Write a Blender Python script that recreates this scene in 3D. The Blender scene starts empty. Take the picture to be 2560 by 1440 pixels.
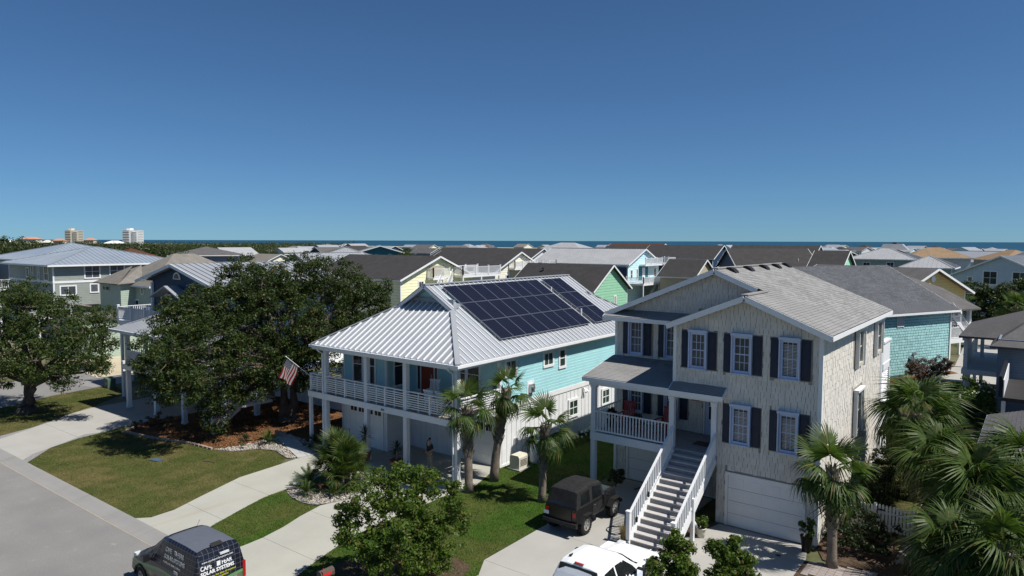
import bpy, math, random
import numpy as np
from mathutils import Vector, Matrix
R = math.radians
rnd = random.Random(11)
rng = np.random.default_rng(5)
sc = bpy.context.scene
col = sc.collection

# ---------------------------------------------------------------- camera
CAM_H = 11.6
yaw, pitch, roll = R(37.31), R(3.87), R(.16)
fw = Vector((-math.sin(yaw)*math.cos(pitch), math.cos(yaw)*math.cos(pitch), -math.sin(pitch)))
rx = Vector((math.cos(yaw), math.sin(yaw), 0)); up = rx.cross(fw)
cr = rx*math.cos(roll)+up*math.sin(roll); cu = -rx*math.sin(roll)+up*math.cos(roll)
cam = bpy.data.cameras.new('camera'); camo = bpy.data.objects.new('camera', cam); col.objects.link(camo)
camo.matrix_world = Matrix(((cr.x, cu.x, -fw.x, 0), (cr.y, cu.y, -fw.y, 0), (cr.z, cu.z, -fw.z, CAM_H), (0, 0, 0, 1)))
cam.sensor_width = 36; cam.lens = 36*1745/2560; cam.clip_start = .5; cam.clip_end = 120000
sc.camera = camo

# ---------------------------------------------------------------- sky, sun, exposure
SUN = Vector((.67, .14, 1)).normalized()
world = bpy.data.worlds.new('World'); sc.world = world; world.use_nodes = True
nt = world.node_tree; nt.nodes.clear()
sky = nt.nodes.new('ShaderNodeTexSky'); sky.sky_type = 'NISHITA'; sky.sun_disc = False
sky.sun_elevation = math.asin(SUN.z); sky.sun_rotation = math.atan2(SUN.x, SUN.y)
sky.altitude = 0; sky.air_density = .75; sky.dust_density = .35; sky.ozone_density = 1
tc = nt.nodes.new('ShaderNodeTexCoord'); ad = nt.nodes.new('ShaderNodeVectorMath'); ad.operation = 'ADD'; ad.inputs[1].default_value = (0, 0, .035)   # clear sea air: no dusty band at the horizon
nt.links.new(tc.outputs['Generated'], ad.inputs[0]); nt.links.new(ad.outputs[0], sky.inputs[0])
bg = nt.nodes.new('ShaderNodeBackground'); bg.inputs[1].default_value = .05
wo = nt.nodes.new('ShaderNodeOutputWorld')
tint = nt.nodes.new('ShaderNodeVectorMath'); tint.operation = 'MULTIPLY'; tint.inputs[1].default_value = (.655, 1.03, 1.345)   # clear, deep blue air
nt.links.new(sky.outputs[0], tint.inputs[0]); nt.links.new(tint.outputs[0], bg.inputs[0]); nt.links.new(bg.outputs[0], wo.inputs[0])
sun = bpy.data.lights.new('sun', 'SUN'); sun.energy = 4.6; sun.angle = R(.53); sun.color = (1, .955, .88)
suno = bpy.data.objects.new('sun', sun); col.objects.link(suno); suno.location = (0, 0, 60)
suno.rotation_euler = (-SUN).to_track_quat('-Z', 'Y').to_euler()
vs = sc.view_settings
vs.view_transform = 'Standard'; vs.look = 'None'; vs.gamma = 1; vs.exposure = .35; vs.use_curve_mapping = False
sc.render.engine = 'CYCLES'

# ---------------------------------------------------------------- materials
class NG:
    def __init__(s, name):
        s.m = bpy.data.materials.new(name); s.m.use_nodes = True
        s.t = s.m.node_tree; s.t.nodes.clear()
        s.o = s.n('OutputMaterial'); s.b = s.n('BsdfPrincipled'); s.l(s.b.outputs[0], s.o.inputs[0])
    def n(s, k, **kw):
        x = s.t.nodes.new('ShaderNode'+k)
        for a, v in kw.items(): setattr(x, a, v)
        return x
    def l(s, a, b): s.t.links.new(a, b)
    def math(s, op, a, b=None, clamp=False):
        x = s.n('Math', operation=op); x.use_clamp = clamp
        for i, q in enumerate((a, b)):
            if q is None: continue
            if isinstance(q, (int, float)): x.inputs[i].default_value = q
            else: s.l(q, x.inputs[i])
        return x.outputs[0]
    def mix(s, f, a, b, mode='MIX'):
        x = s.n('Mix', data_type='RGBA', blend_type=mode)
        for i, q in ((0, f), (6, a), (7, b)):
            if isinstance(q, (int, float)): x.inputs[i].default_value = q
            elif isinstance(q, tuple): x.inputs[i].default_value = q+(1,)
            else: s.l(q, x.inputs[i])
        return x.outputs[2]
    def noise(s, scale, detail=3, vec=None, rough=.55):
        x = s.n('TexNoise'); x.inputs['Scale'].default_value = scale; x.inputs['Detail'].default_value = detail
        x.inputs['Roughness'].default_value = rough
        s.l(vec or s.pos(), x.inputs['Vector']); return x.outputs[0]
    def pos(s):
        if not hasattr(s, '_p'): s._p = s.n('NewGeometry')
        return s._p.outputs['Position']
    def island(s):
        s.pos(); return s._p.outputs['Random Per Island']
    def xyz(s, vec=None):
        x = s.n('SeparateXYZ'); s.l(vec or s.pos(), x.inputs[0]); return x.outputs
    def objc(s):
        return s.n('TexCoord').outputs['Object']
    def rng(s, v, a, b, c=0, d=1):
        x = s.n('MapRange'); s.l(v, x.inputs[0])
        for i, q in enumerate((a, b, c, d)): x.inputs[i+1].default_value = q
        return x.outputs[0]
    def bump(s, h, strength=.3, dist=.02):
        x = s.n('Bump'); x.inputs['Strength'].default_value = strength; x.inputs['Distance'].default_value = dist
        s.l(h, x.inputs['Height']); s.l(x.outputs[0], s.b.inputs['Normal'])
    def set(s, rough=.6, spec=.4, metal=0):
        s.b.inputs['Roughness'].default_value = rough; s.b.inputs['Specular IOR Level'].default_value = spec
        s.b.inputs['Metallic'].default_value = metal
    def color(s, c): s.l(c, s.b.inputs['Base Color'])

def k(c, f): return tuple(min(1, max(0, x*f)) for x in c)
MATS = {}
def plain(name, c, rough=.6, spec=.35, var=.08, scale=3, isl=0, bump=0, bs=60, metal=0, fine=0):
    """painted, woven or mineral surface: large soft variation, optional piece-to-piece tone and fine relief"""
    g = NG(name); g.set(rough, spec, metal)
    c1 = g.mix(g.rng(g.noise(scale), .3, .7), k(c, 1-var), k(c, 1+var))
    if fine: c1 = g.mix(g.math('MULTIPLY', g.rng(g.noise(bs, 2), .35, .65), fine), c1, k(c, .55))
    if isl: c1 = g.mix(1.0, c1, g.mix(g.island(), (1-isl,)*3, (1+isl,)*3), 'MULTIPLY')
    g.color(c1)
    if bump: g.bump(g.noise(bs, 3), bump, .02)
    MATS[name] = g.m; return g.m
def glass(name, c=(.02, .026, .032), rough=.06):
    g = NG(name); g.set(rough, .55); g.color(g.mix(g.rng(g.noise(.7), .35, .65), k(c, .7), k(c, 1.4))); MATS[name] = g.m
def boards(name, c, pitch=.17, rough=.55, var=.06, line=.6, axis=2):
    """lap siding seen from too far to pick the boards apart"""
    g = NG(name); g.set(rough, .3)
    z = g.xyz()[axis]; fr = g.math('FRACT', g.math('DIVIDE', z, pitch))
    base = g.mix(g.rng(g.noise(2.5), .3, .7), k(c, 1-var), k(c, 1+var))
    g.color(g.mix(g.rng(fr, .0, .16, 1, 0), base, k(c, line))); g.bump(g.math('SUBTRACT', 1.0, fr), .5, .02)
    MATS[name] = g.m
def farshingle(name, c, pitch=.08, streak=.25):
    """asphalt roof: courses, weather streaks and granules"""
    g = NG(name); g.set(.9, .15)
    z = g.xyz()[2]; fr = g.math('FRACT', g.math('DIVIDE', z, pitch))
    st = g.n('Mapping'); st.inputs['Scale'].default_value = (1.2, 1.2, .25); g.l(g.pos(), st.inputs[0])
    a = g.mix(g.rng(g.noise(1.0, 4, st.outputs[0]), .3, .7), k(c, 1-streak), k(c, 1+streak))
    a = g.mix(g.rng(g.noise(9, 2), .35, .65), k(c, .85), a)
    g.color(g.mix(g.rng(fr, 0, .2, .55, 0), a, k(c, .45))); g.bump(fr, .4, .02); MATS[name] = g.m
def leafmat(name, c1, c2, c3=None, tr=.35, rough=.5, share=.06):
    g = NG(name); i = g.island()
    a = g.mix(i, c1, c2)
    if c3: a = g.mix(g.math('GREATER_THAN', i, 1-share), a, c3)
    a = g.mix(g.rng(g.noise(.8, 2), .35, .65), a, g.mix(1.0, a, (.7, .75, .65), 'MULTIPLY'))
    g.color(a); g.set(rough, .25)
    t = g.n('BsdfTranslucent'); g.l(g.mix(1.0, a, (1.3, 1.5, .6), 'MULTIPLY'), t.inputs[0])
    m = g.n('MixShader'); m.inputs[0].default_value = tr
    g.l(g.b.outputs[0], m.inputs[1]); g.l(t.outputs[0], m.inputs[2]); g.l(m.outputs[0], g.o.inputs[0]); MATS[name] = g.m

plain('white', (.74, .75, .76), .5, .35, .04, 2, fine=.06, bs=14)
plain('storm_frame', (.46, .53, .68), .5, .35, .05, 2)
plain('post_white', (.70, .71, .73), .55, .3, .05, 1.5, fine=.08, bs=9)
plain('white_metal', (.315, .33, .355), .36, .55, .04, .6, fine=.05, bs=5); plain('seam_glint_metal', (.78, .79, .80), .3, .6, .03, .6)  # roof seams: sun glint put into a paler base colour than the panels
plain('galv_metal', (.36, .365, .37), .35, .5, .07, .5)
plain('blue_metal', (.27, .31, .36), .35, .5, .08, .4)
plain('aqua', (.40, .70, .74), .55, .3, .04, 1.5, isl=.035, fine=.05, bs=20)
plain('aqua_plain', (.36, .62, .68), .55, .3, .04, 1.5)
plain('slate_aqua', (.25, .36, .42), .55, .3, .06, 1.5)
plain('navy_shutter', (.018, .026, .05), .5, .3, .15, 4)
plain('shake', (.655, .62, .56), .8, .15, .07, 2.2, isl=.06, bump=.3, bs=40, fine=.2)
plain('shake_back', (.30, .275, .235), .9, .1)
plain('roof_tab', (.275, .27, .265), .9, .15, .12, .7, isl=.14, bump=.5, bs=150, fine=.3)
plain('roof_tab_dark', (.13, .135, .15), .9, .15, .12, .7, isl=.16, bump=.5, bs=150, fine=.3)
plain('teal_shingle', (.33, .57, .58), .8, .15, .06, 2, isl=.13, fine=.15, bs=30)
plain('teal_back', (.07, .14, .15), .9, .1)
plain('grey_tab', (.095, .10, .11), .9, .15, .1, .7, isl=.14, fine=.3, bs=80)
plain('slate_tab', (.13, .125, .13), .9, .15, .1, .7, isl=.16, fine=.3, bs=80)
plain('black', (.012, .012, .013), .5, .35, .2, 5)
plain('dark_vent', (.012, .012, .014), .6, .3)
plain('red_door', (.25, .035, .015), .45, .4)
plain('red_wood', (.32, .05, .045), .6, .3)
plain('garage_white', (.78, .78, .77), .5, .35, .03, 2)
plain('deck_grey', (.30, .31, .33), .7, .2, .12, 4, isl=.12)
plain('deck_tan', (.36, .31, .26), .75, .2, .12, 4, isl=.15)
plain('tread', (.46, .44, .43), .65, .25, .07, 5, isl=.06)
plain('riser', (.20, .205, .215), .65, .25, .07, 5)
plain('steel', (.45, .46, .48), .3, .6, .05, 8, metal=.8)
plain('rubber', (.018, .018, .019), .85, .2, .3, 20)
plain('terracotta', (.30, .10, .055), .8, .2, .2, 8)
plain('tan_plastic', (.55, .52, .43), .5, .35, .05, 4)
plain('green_plastic', (.02, .13, .075), .45, .4, .1, 4)
plain('yellow_plastic', (.62, .38, .02), .45, .4, .05, 4)
plain('lid_blue', (.06, .10, .13), .6, .3, .1, 4)
plain('util_green', (.08, .13, .10), .55, .3, .1, 4)
plain('skin', (.42, .24, .17), .55, .35)
plain('shirt', (.025, .045, .04), .85, .1, .2, 15)
plain('trousers', (.36, .31, .23), .85, .1, .1, 15)
plain('hair', (.03, .02, .014), .7, .2)
plain('bark', (.115, .092, .076), .95, .1, .35, 3, bump=.9, bs=16, fine=.5)
plain('palm_bark', (.205, .17, .14), .95, .1, .25, 4, bump=.9, bs=25, fine=.5, isl=.25)
plain('cut_wood', (.60, .44, .27), .8, .2, .1, 10)
plain('stone', (.37, .33, .275), .8, .25, .25, 3, isl=.38, fine=.2, bs=40)
plain('chip', (.22, .105, .045), .9, .1, .3, 4, isl=.55)
plain('paver', (.40, .40, .39), .85, .2, .1, 2, isl=.08, fine=.15, bs=30)
plain('brick_paver', (.30, .26, .24), .9, .15, .1, 2, isl=.2, fine=.2, bs=30)
plain('wall_stone', (.36, .27, .22), .9, .15, .2, 4, isl=.2, fine=.3, bs=25)
plain('mail_brown', (.085, .065, .055), .6, .3)
plain('red_paint', (.55, .03, .03), .45, .4)
plain('plate', (.62, .66, .72), .4, .4)
glass('glass'); glass('glass_grey', (.07, .08, .095), .12); glass('glass_green', (.02, .045, .04), .08)
plain('blind', (.36, .36, .36), .6, .3)
boards('siding_grey', (.27, .30, .28), .2); boards('siding_yellow', (.84, .82, .55), .33, line=.5)
boards('siding_cream', (.80, .76, .63), .33, line=.5); boards('siding_mint', (.28, .55, .37), .36, line=.45); boards('siding_sky', (.52, .74, .78), .36, line=.55)
boards('siding_navy', (.018, .04, .085), .18); boards('siding_gold', (.66, .50, .20), .28, line=.55); boards('siding_paleblue', (.50, .58, .66), .15)
boards('siding_sage', (.38, .46, .38), .2); boards('siding_teal', (.03, .16, .20), .2); boards('siding_lime', (.36, .72, .48), .2)
boards('siding_white', (.62, .63, .64), .2); boards('siding_bluegrey', (.20, .24, .30), .17); boards('siding_khaki', (.42, .38, .28), .17); boards('siding_greenish', (.33, .41, .37), .2)
farshingle('sh_dark', (.055, .052, .052)); farshingle('sh_taupe', (.21, .195, .175)); farshingle('sh_tan', (.29, .20, .125)); farshingle('sh_grey', (.12, .115, .115))
farshingle('sh_brown', (.10, .045, .03)); farshingle('sh_blue', (.13, .15, .18))

def gmat(name, fn):
    g = NG(name); fn(g); MATS[name] = g.m
def f_grass(g, dry=.35, lush=(.10, .115, .034), dull=(.215, .165, .078)):
    g.set(.95, .1)
    a = g.mix(g.rng(g.noise(.33, 4), .42, .66), lush, dull)
    b = g.mix(g.rng(g.noise(1.3, 3), .3, .7), a, g.mix(1.0, a, (.62, .72, .6), 'MULTIPLY'))
    d = g.mix(g.rng(g.noise(24, 3), .35, .7), b, g.mix(1.0, b, (.5, .55, .4), 'MULTIPLY'))
    g.color(d); g.bump(g.noise(45, 3), .9, .04)
gmat('lawn', f_grass)
gmat('lawn_lush', lambda g: f_grass(g, 0, (.062, .122, .018), (.125, .125, .04)))
gmat('lawn_dry', lambda g: f_grass(g, 0, (.105, .10, .035), (.16, .125, .07)))
def f_ground(g):
    g.set(.95, .1)
    a = g.mix(g.rng(g.noise(.06, 4), .4, .62), (.07, .085, .03), (.26, .225, .165))
    g.color(g.mix(g.rng(g.noise(1.2, 3), .3, .7), a, g.mix(1.0, a, (.6, .65, .55), 'MULTIPLY')))
gmat('ground', f_ground)
def f_road(g):
    g.set(.9, .2)
    a = g.mix(g.rng(g.noise(.25, 4), .35, .7), (.205, .20, .195), (.27, .262, .25))
    b = g.mix(g.rng(g.noise(1.7, 5, rough=.7), .62, .74), a, (.36, .345, .32))
    g.color(g.mix(g.rng(g.noise(60, 2), .4, .7), b, g.mix(1.0, b, (.72, .72, .72), 'MULTIPLY'))); g.bump(g.noise(90, 2), .4, .01)
gmat('asphalt', f_road)
def f_conc(g, c=(.385, .38, .335), stain=(.33, .285, .20), br=1):
    g.set(.85, .25); mp = g.n('Mapping'); mp.inputs['Scale'].default_value = (1.0, .16, 1); g.l(g.pos(), mp.inputs[0])
    a = g.mix(g.rng(g.noise(.5, 4), .35, .7), k(c, 1.06*br), k(c, .93*br))
    b = g.mix(g.math('MULTIPLY', g.rng(g.noise(.9, 4, mp.outputs[0]), .56, .74), .55), a, k(stain, br))
    g.color(g.mix(g.math('MULTIPLY', g.rng(g.noise(35, 3), .4, .7), .3), b, k(c, .72*br))); g.bump(g.noise(70, 2), .15, .01)
gmat('concrete', f_conc)
gmat('concrete_b', lambda g: f_conc(g, (.375, .365, .34), (.32, .30, .26)))
gmat('kerb', lambda g: f_conc(g, (.26, .255, .245), (.19, .185, .175)))
def f_mulch(g):
    g.set(.95, .1); a = g.mix(g.rng(g.noise(14, 4, rough=.7), .35, .65), (.10, .048, .024), (.26, .135, .062))
    g.color(g.mix(g.rng(g.noise(.7, 3), .4, .65), a, (.075, .04, .025))); g.bump(g.noise(30, 3), 1, .05)
gmat('mulch', f_mulch)
gmat('soil', lambda g: (g.set(.95, .1), g.color(g.mix(g.rng(g.noise(10, 4), .3, .7), (.06, .04, .03), (.13, .09, .06))), g.bump(g.noise(30, 3), 1, .04)))
gmat('gravel', lambda g: (g.set(.9, .15), g.color(g.mix(g.rng(g.noise(22, 4, rough=.75), .35, .65), (.17, .165, .17), (.34, .33, .325))), g.bump(g.noise(30, 3), 1, .03)))
gmat('sand', lambda g: (g.set(.95, .1), g.color(g.mix(g.rng(g.noise(.8, 4), .3, .7), (.42, .36, .26), (.52, .46, .34)))))
def f_sea(g):
    g.set(.6, .06)
    mp = g.n('Mapping'); mp.inputs['Rotation'].default_value = (0, 0, R(45)); mp.inputs['Scale'].default_value = (.0015, .012, 1); g.l(g.pos(), mp.inputs[0])
    g.color(g.mix(g.rng(g.noise(1, 3, mp.outputs[0]), .3, .7), (.013, .058, .108), (.018, .070, .115))); g.bump(g.noise(.12, 3), .3, .6)
gmat('sea', f_sea)
def f_panel(g):
    g.set(.28, .06); o = g.xyz(g.objc())
    def ln(v, p, w): 
        f = g.math('FRACT', g.math('DIVIDE', v, p)); return g.math('ADD', g.math('LESS_THAN', f, w), g.math('GREATER_THAN', f, 1-w), True)
    a = ln(o[0], .1755, .035); b = ln(o[1], .1575, .04)
    cell = g.mix(g.noise(1.5, 2), (.003, .004, .013), (.0045, .0055, .018))
    g.color(g.mix(g.math('MULTIPLY', g.math('MAXIMUM', a, b), .75), cell, (.075, .085, .115)))
gmat('solar_cell', f_panel)
leafmat('oak_leaf', (.020, .040, .009), (.060, .085, .020), (.13, .10, .03), .25)
leafmat('oak_leaf_b', (.026, .050, .012), (.075, .105, .026), (.14, .11, .035), .25)
leafmat('far_leaf', (.028, .048, .016), (.070, .088, .030), (.11, .10, .04), .2)
leafmat('myrtle_leaf', (.045, .09, .012), (.13, .18, .03), (.20, .12, .05), .38, share=.04)
leafmat('palm_leaf', (.034, .068, .015), (.09, .132, .032), (.19, .15, .06), .3, share=.035)
leafmat('palm_dead', (.20, .13, .06), (.30, .22, .11), None, .2)
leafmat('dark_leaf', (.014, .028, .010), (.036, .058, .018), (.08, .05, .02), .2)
leafmat('bright_leaf', (.035, .075, .012), (.10, .15, .03), (.16, .17, .05), .35)
leafmat('purple_leaf', (.085, .038, .042), (.20, .12, .11), (.10, .09, .05), .2)
leafmat('red_leaf', (.035, .045, .018), (.10, .05, .03), (.20, .05, .03), .2)
leafmat('dry_grass', (.22, .15, .06), (.40, .29, .13), None, .2)
leafmat('blade', (.055, .115, .014), (.10, .155, .028), (.16, .145, .05), .3)
leafmat('blade_dry', (.11, .115, .035), (.21, .17, .075), (.27, .21, .11), .3)
leafmat('petal', (.7, .7, .66), (.8, .78, .74), None, .2)

# ---------------------------------------------------------------- builders
OFF = {}
def root_of(o):
    while o.parent: o = o.parent
    return o
class MB:
    def __init__(s): s.v = []; s.f = []
    def add(s, v, f):
        n = len(s.v); s.v += [tuple(q) for q in v]; s.f += [tuple(i+n for i in q) for q in f]; return s
    def box(s, a, b):
        x0, y0, z0 = (min(p, q) for p, q in zip(a, b)); x1, y1, z1 = (max(p, q) for p, q in zip(a, b))
        return s.add([(x0,y0,z0),(x1,y0,z0),(x1,y1,z0),(x0,y1,z0),(x0,y0,z1),(x1,y0,z1),(x1,y1,z1),(x0,y1,z1)],
                     [(3,2,1,0),(4,5,6,7),(0,1,5,4),(1,2,6,5),(2,3,7,6),(3,0,4,7)])
    def obox(s, c, d, m=None):
        c = Vector(c); h = [q/2 for q in d]; vv = []
        for z in (-1, 1):
            for x, y in ((-1,-1),(1,-1),(1,1),(-1,1)):
                p = Vector((x*h[0], y*h[1], z*h[2])); vv.append(c+(m @ p if m else p))
        return s.add(vv, [(3,2,1,0),(4,5,6,7),(0,1,5,4),(1,2,6,5),(2,3,7,6),(3,0,4,7)])
    def beam(s, a, b, w, h, upv=(0,0,1)):
        a, b = Vector(a), Vector(b); d = b-a; L = d.length; d.normalize()
        sd = d.cross(Vector(upv))
        if sd.length < 1e-4: sd = d.cross(Vector((0,1,0)))
        sd.normalize(); u = sd.cross(d)
        return s.obox((a+b)/2, (w, L, h), Matrix((sd, d, u)).transposed())
    def tube(s, pts, rad, n=8, cap=True):
        pts = [Vector(p) for p in pts]; rad = rad if isinstance(rad, (list, tuple)) else [rad]*len(pts); vv = []; ff = []
        for i, p in enumerate(pts):
            d = (pts[min(i+1, len(pts)-1)]-pts[max(i-1, 0)]).normalized()
            a = d.cross(Vector((0,0,1)) if abs(d.z) < .9 else Vector((0,1,0))).normalized(); b = d.cross(a)
            for j in range(n):
                t = 2*math.pi*j/n; vv.append(p+(a*math.cos(t)+b*math.sin(t))*rad[i])
        for i in range(len(pts)-1):
            for j in range(n): ff.append((i*n+j, i*n+(j+1)%n, (i+1)*n+(j+1)%n, (i+1)*n+j))
        if cap: ff += [tuple(range(n))[::-1], tuple(range((len(pts)-1)*n, len(pts)*n))]
        return s.add(vv, ff)
    def poly(s, pts): return s.add(pts, [tuple(range(len(pts)))])
    def prism(s, pts, off):
        n = len(pts); off = Vector(off); a = [Vector(p) for p in pts]
        return s.add(a+[p+off for p in a], [tuple(range(n))[::-1], tuple(range(n, 2*n))]+[(i, (i+1)%n, n+(i+1)%n, n+i) for i in range(n)])
    def lathe(s, c, prof, n=12):
        vv = []; ff = []; c = Vector(c)
        for r, z in prof:
            for j in range(n): vv.append(c+Vector((r*math.cos(2*math.pi*j/n), r*math.sin(2*math.pi*j/n), z)))
        for i in range(len(prof)-1):
            for j in range(n): ff.append((i*n+j, i*n+(j+1)%n, (i+1)*n+(j+1)%n, (i+1)*n+j))
        ff += [tuple(range(n))[::-1], tuple(range((len(prof)-1)*n, len(prof)*n))]
        return s.add(vv, ff)
    def mesh(s, name, off=None):
        me = bpy.data.meshes.new(name); v = s.v
        if off: v = [(a-off[0], b-off[1], c-off[2]) for a, b, c in v]
        me.from_pydata(v, [], s.f); return me
def link(o, parent=None):
    col.objects.link(o)
    if parent: o.parent = parent
    return o
def obj(name, mb, m, parent=None, kind=None, smooth=False):
    off = OFF.get(root_of(parent).name) if parent else None
    me = mb.mesh(name, off); me.materials.append(MATS[m])
    if smooth: me.polygons.foreach_set('use_smooth', [True]*len(me.polygons))
    o = link(bpy.data.objects.new(name, me), parent)
    if kind: o['kind'] = kind
    return o
def tag(o, label=None, cat=None, group=None, kind=None):
    for a, b in (('label', label), ('category', cat), ('group', group), ('kind', kind)):
        if b: o[a] = b
    return o
def thing(name, label, cat, loc=(0,0,0), rot=0, group=None, local=False):
    """an Empty at the thing's base; world coordinates are used for its parts unless local"""
    o = link(bpy.data.objects.new(name, None)); o.location = loc; o.rotation_euler = (0, 0, rot); o.empty_display_size = .3
    tag(o, label, cat, group)
    OFF[o.name] = (0,0,0) if local else tuple(loc)
    return o
def single(name, mb, m, label, cat, group=None, smooth=False):
    return tag(obj(name, mb, m, smooth=smooth), label, cat, group)
BOXES = {}
def pieces(name, parent, m, items, limit=300):
    """alike small boards, tabs, pickets: each its own object sharing box meshes; past the limit one joined part"""
    off = Vector(OFF.get(root_of(parent).name, (0,0,0)))
    rest = MB()
    for i, (c, d, rot) in enumerate(items):
        if i < limit:
            key = (m,)+tuple(round(q, 3) for q in d)
            if key not in BOXES:
                me = MB().obox((0,0,0), d).mesh(name); me.materials.append(MATS[m]); BOXES[key] = me
            o = link(bpy.data.objects.new(name, BOXES[key]), parent); o.location = Vector(c)-off
            if rot: o.rotation_euler = rot.to_euler()
        else: rest.obox(c, d, rot)
    if rest.v: obj(name+'_field', rest, m, parent, 'stuff')
def copy_tree(o, parent=None):
    c = o.copy(); col.objects.link(c); c.parent = parent
    for ch in [x for x in o.children]: copy_tree(ch, c)
    return c
def npmesh(name, V, F, m):
    me = bpy.data.meshes.new(name); n = len(V); kf = F.shape[1]; nf = len(F)
    me.vertices.add(n); me.vertices.foreach_set('co', V.astype(np.float32).ravel())
    me.loops.add(nf*kf); me.loops.foreach_set('vertex_index', F.astype(np.int32).ravel())
    me.polygons.add(nf); me.polygons.foreach_set('loop_start', np.arange(0, nf*kf, kf, dtype=np.int32))
    me.update(calc_edges=True); me.materials.append(MATS[m]); return me
def leafcloud(name, C, rad, per, size, m, flat=.75, upb=.5, thin=.45):
    """leaf-sized faces spread through clumps: C centres (n,3), rad (n,)"""
    C = np.asarray(C, float); rad = np.asarray(rad, float); n = len(C)
    D = rng.normal(size=(n, per, 3)); D /= np.linalg.norm(D, axis=2, keepdims=True)
    r = rad[:, None]*(rng.random((n, per))**.45); P = C[:, None]+D*r[..., None]*np.array([1, 1, flat])
    P = P.reshape(-1, 3); D = D.reshape(-1, 3); N = len(P)
    nr = D+rng.normal(size=(N, 3))*.7+np.array([0, 0, upb]); nr /= np.linalg.norm(nr, axis=1, keepdims=True)
    t = np.cross(nr, rng.normal(size=(N, 3))); t /= np.linalg.norm(t, axis=1, keepdims=True); b = np.cross(nr, t)
    L = size*(.65+.7*rng.random((N, 1))); W = L*thin
    V = np.stack([P-t*L*.5, P+b*W*.5-t*L*.05, P+t*L*.5, P-b*W*.5-t*L*.05], 1).reshape(-1, 3)
    F = np.arange(4*N).reshape(-1, 4)
    return npmesh(name, V, F, m)
# ================================================================ SETTING
def struct(name, mb, m): o = obj(name, mb, m); o['kind'] = 'structure'; return o
def sheet(name, pts, z, m, parent=None, th=0):
    mb = MB(); a = [(x, y, z) for x, y in pts]
    ar = sum(a[i][0]*a[(i+1)%len(a)][1]-a[(i+1)%len(a)][0]*a[i][1] for i in range(len(a)))
    if ar < 0: a = a[::-1]
    if th: mb.prism([(x, y, z-th) for x, y, z in a], (0, 0, th))
    else: mb.poly(a)
    if parent: return obj(name, mb, m, parent)
    return struct(name, mb, m)
def smooth_poly(pts, it=2):
    for _ in range(it):
        q = []
        for i in range(len(pts)):
            a, b = pts[i], pts[(i+1)%len(pts)]
            q += [(.75*a[0]+.25*b[0], .75*a[1]+.25*b[1]), (.25*a[0]+.75*b[0], .25*a[1]+.75*b[1])]
        pts = q
    return pts
def clip(poly, n, d):
    """part of poly where n.p <= d"""
    out = []
    for i in range(len(poly)):
        a, b = poly[i], poly[(i+1)%len(poly)]
        fa = n[0]*a[0]+n[1]*a[1]-d; fb = n[0]*b[0]+n[1]*b[1]-d
        if fa <= 0: out.append(a)
        if (fa < 0 < fb) or (fb < 0 < fa):
            t = fa/(fa-fb); out.append((a[0]+t*(b[0]-a[0]), a[1]+t*(b[1]-a[1])))
    return out
def slabs(name, poly, z, m, cuts, th=.1):
    """concrete drive poured in bays: a dark bed with one slab per bay, joints left open"""
    base = sheet(name, poly, z-.03, 'soil')
    parts = [poly]
    for n, d in cuts:
        new = []
        for p in parts:
            a = clip(p, n, d-.006); b = clip(p, (-n[0], -n[1]), -(d+.006))
            new += [q for q in (a, b) if len(q) > 2]
        parts = new
    for p in parts: sheet('slab', p, z, m, base, th)
    return base
coast_n = Vector((math.sin(R(3.9)), math.cos(R(3.9)), 0)); COAST = 823
def coast_pt(t, d): p = coast_n*d+Vector((coast_n.y, -coast_n.x, 0))*t; return (p.x, p.y)
sheet('ground', [(-9000, -400), (900, -400), coast_pt(1200, COAST), coast_pt(-9000, COAST)], 0, 'ground')
sheet('beach', [coast_pt(1200, COAST-2), coast_pt(-9000, COAST-2), coast_pt(-9000, COAST+55), coast_pt(1200, COAST+55)], .3, 'sand')
sheet('sea', [(-90000, 200), (60000, 200), (60000, 90000), (-90000, 90000)], -1.2, 'sea')

# street with rolled kerb along the house fronts (runs along x), cross street on the far left (runs along y)
sheet('street', [(-52, 1.5), (30, 1.5), (30, 12.25), (-52, 12.25)], .006, 'asphalt')
sheet('cross_street', [(-66.5, -30), (-57.6, -30), (-57.6, 5), (-52, 1.5), (-52, 12.25), (-56, 14.5), (-58.3, 20), (-59.6, 30), (-62, 150), (-69.5, 150), (-68, 40), (-66.6, 20)], .010, 'asphalt')
sheet('asphalt_patch', [(-59.0, 23.2), (-61.5, 22.6), (-62.6, 25), (-64, 40), (-59.9, 40)], .015, 'gravel')
kb = MB(); kb.poly([(-56, 12.2, .012), (30, 12.2, .012), (30, 13.02, .012), (-56, 13.02, .012)])
kerb = struct('kerb', kb, 'sand')
for i, x in enumerate(np.arange(-55.2, 28, 3.05)):
    q = MB(); y0, y1 = 12.23, 12.99; a, b = x, x+3.03
    prof = [(y0, .02), (y0+.3, .028), (y0+.62, .085), (y1, .09), (y1, -.05), (y0, -.05)]
    q.prism([(a, y, z) for y, z in prof], (b-a, 0, 0)); obj('kerb_segment', q, 'kerb', kerb)

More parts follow.
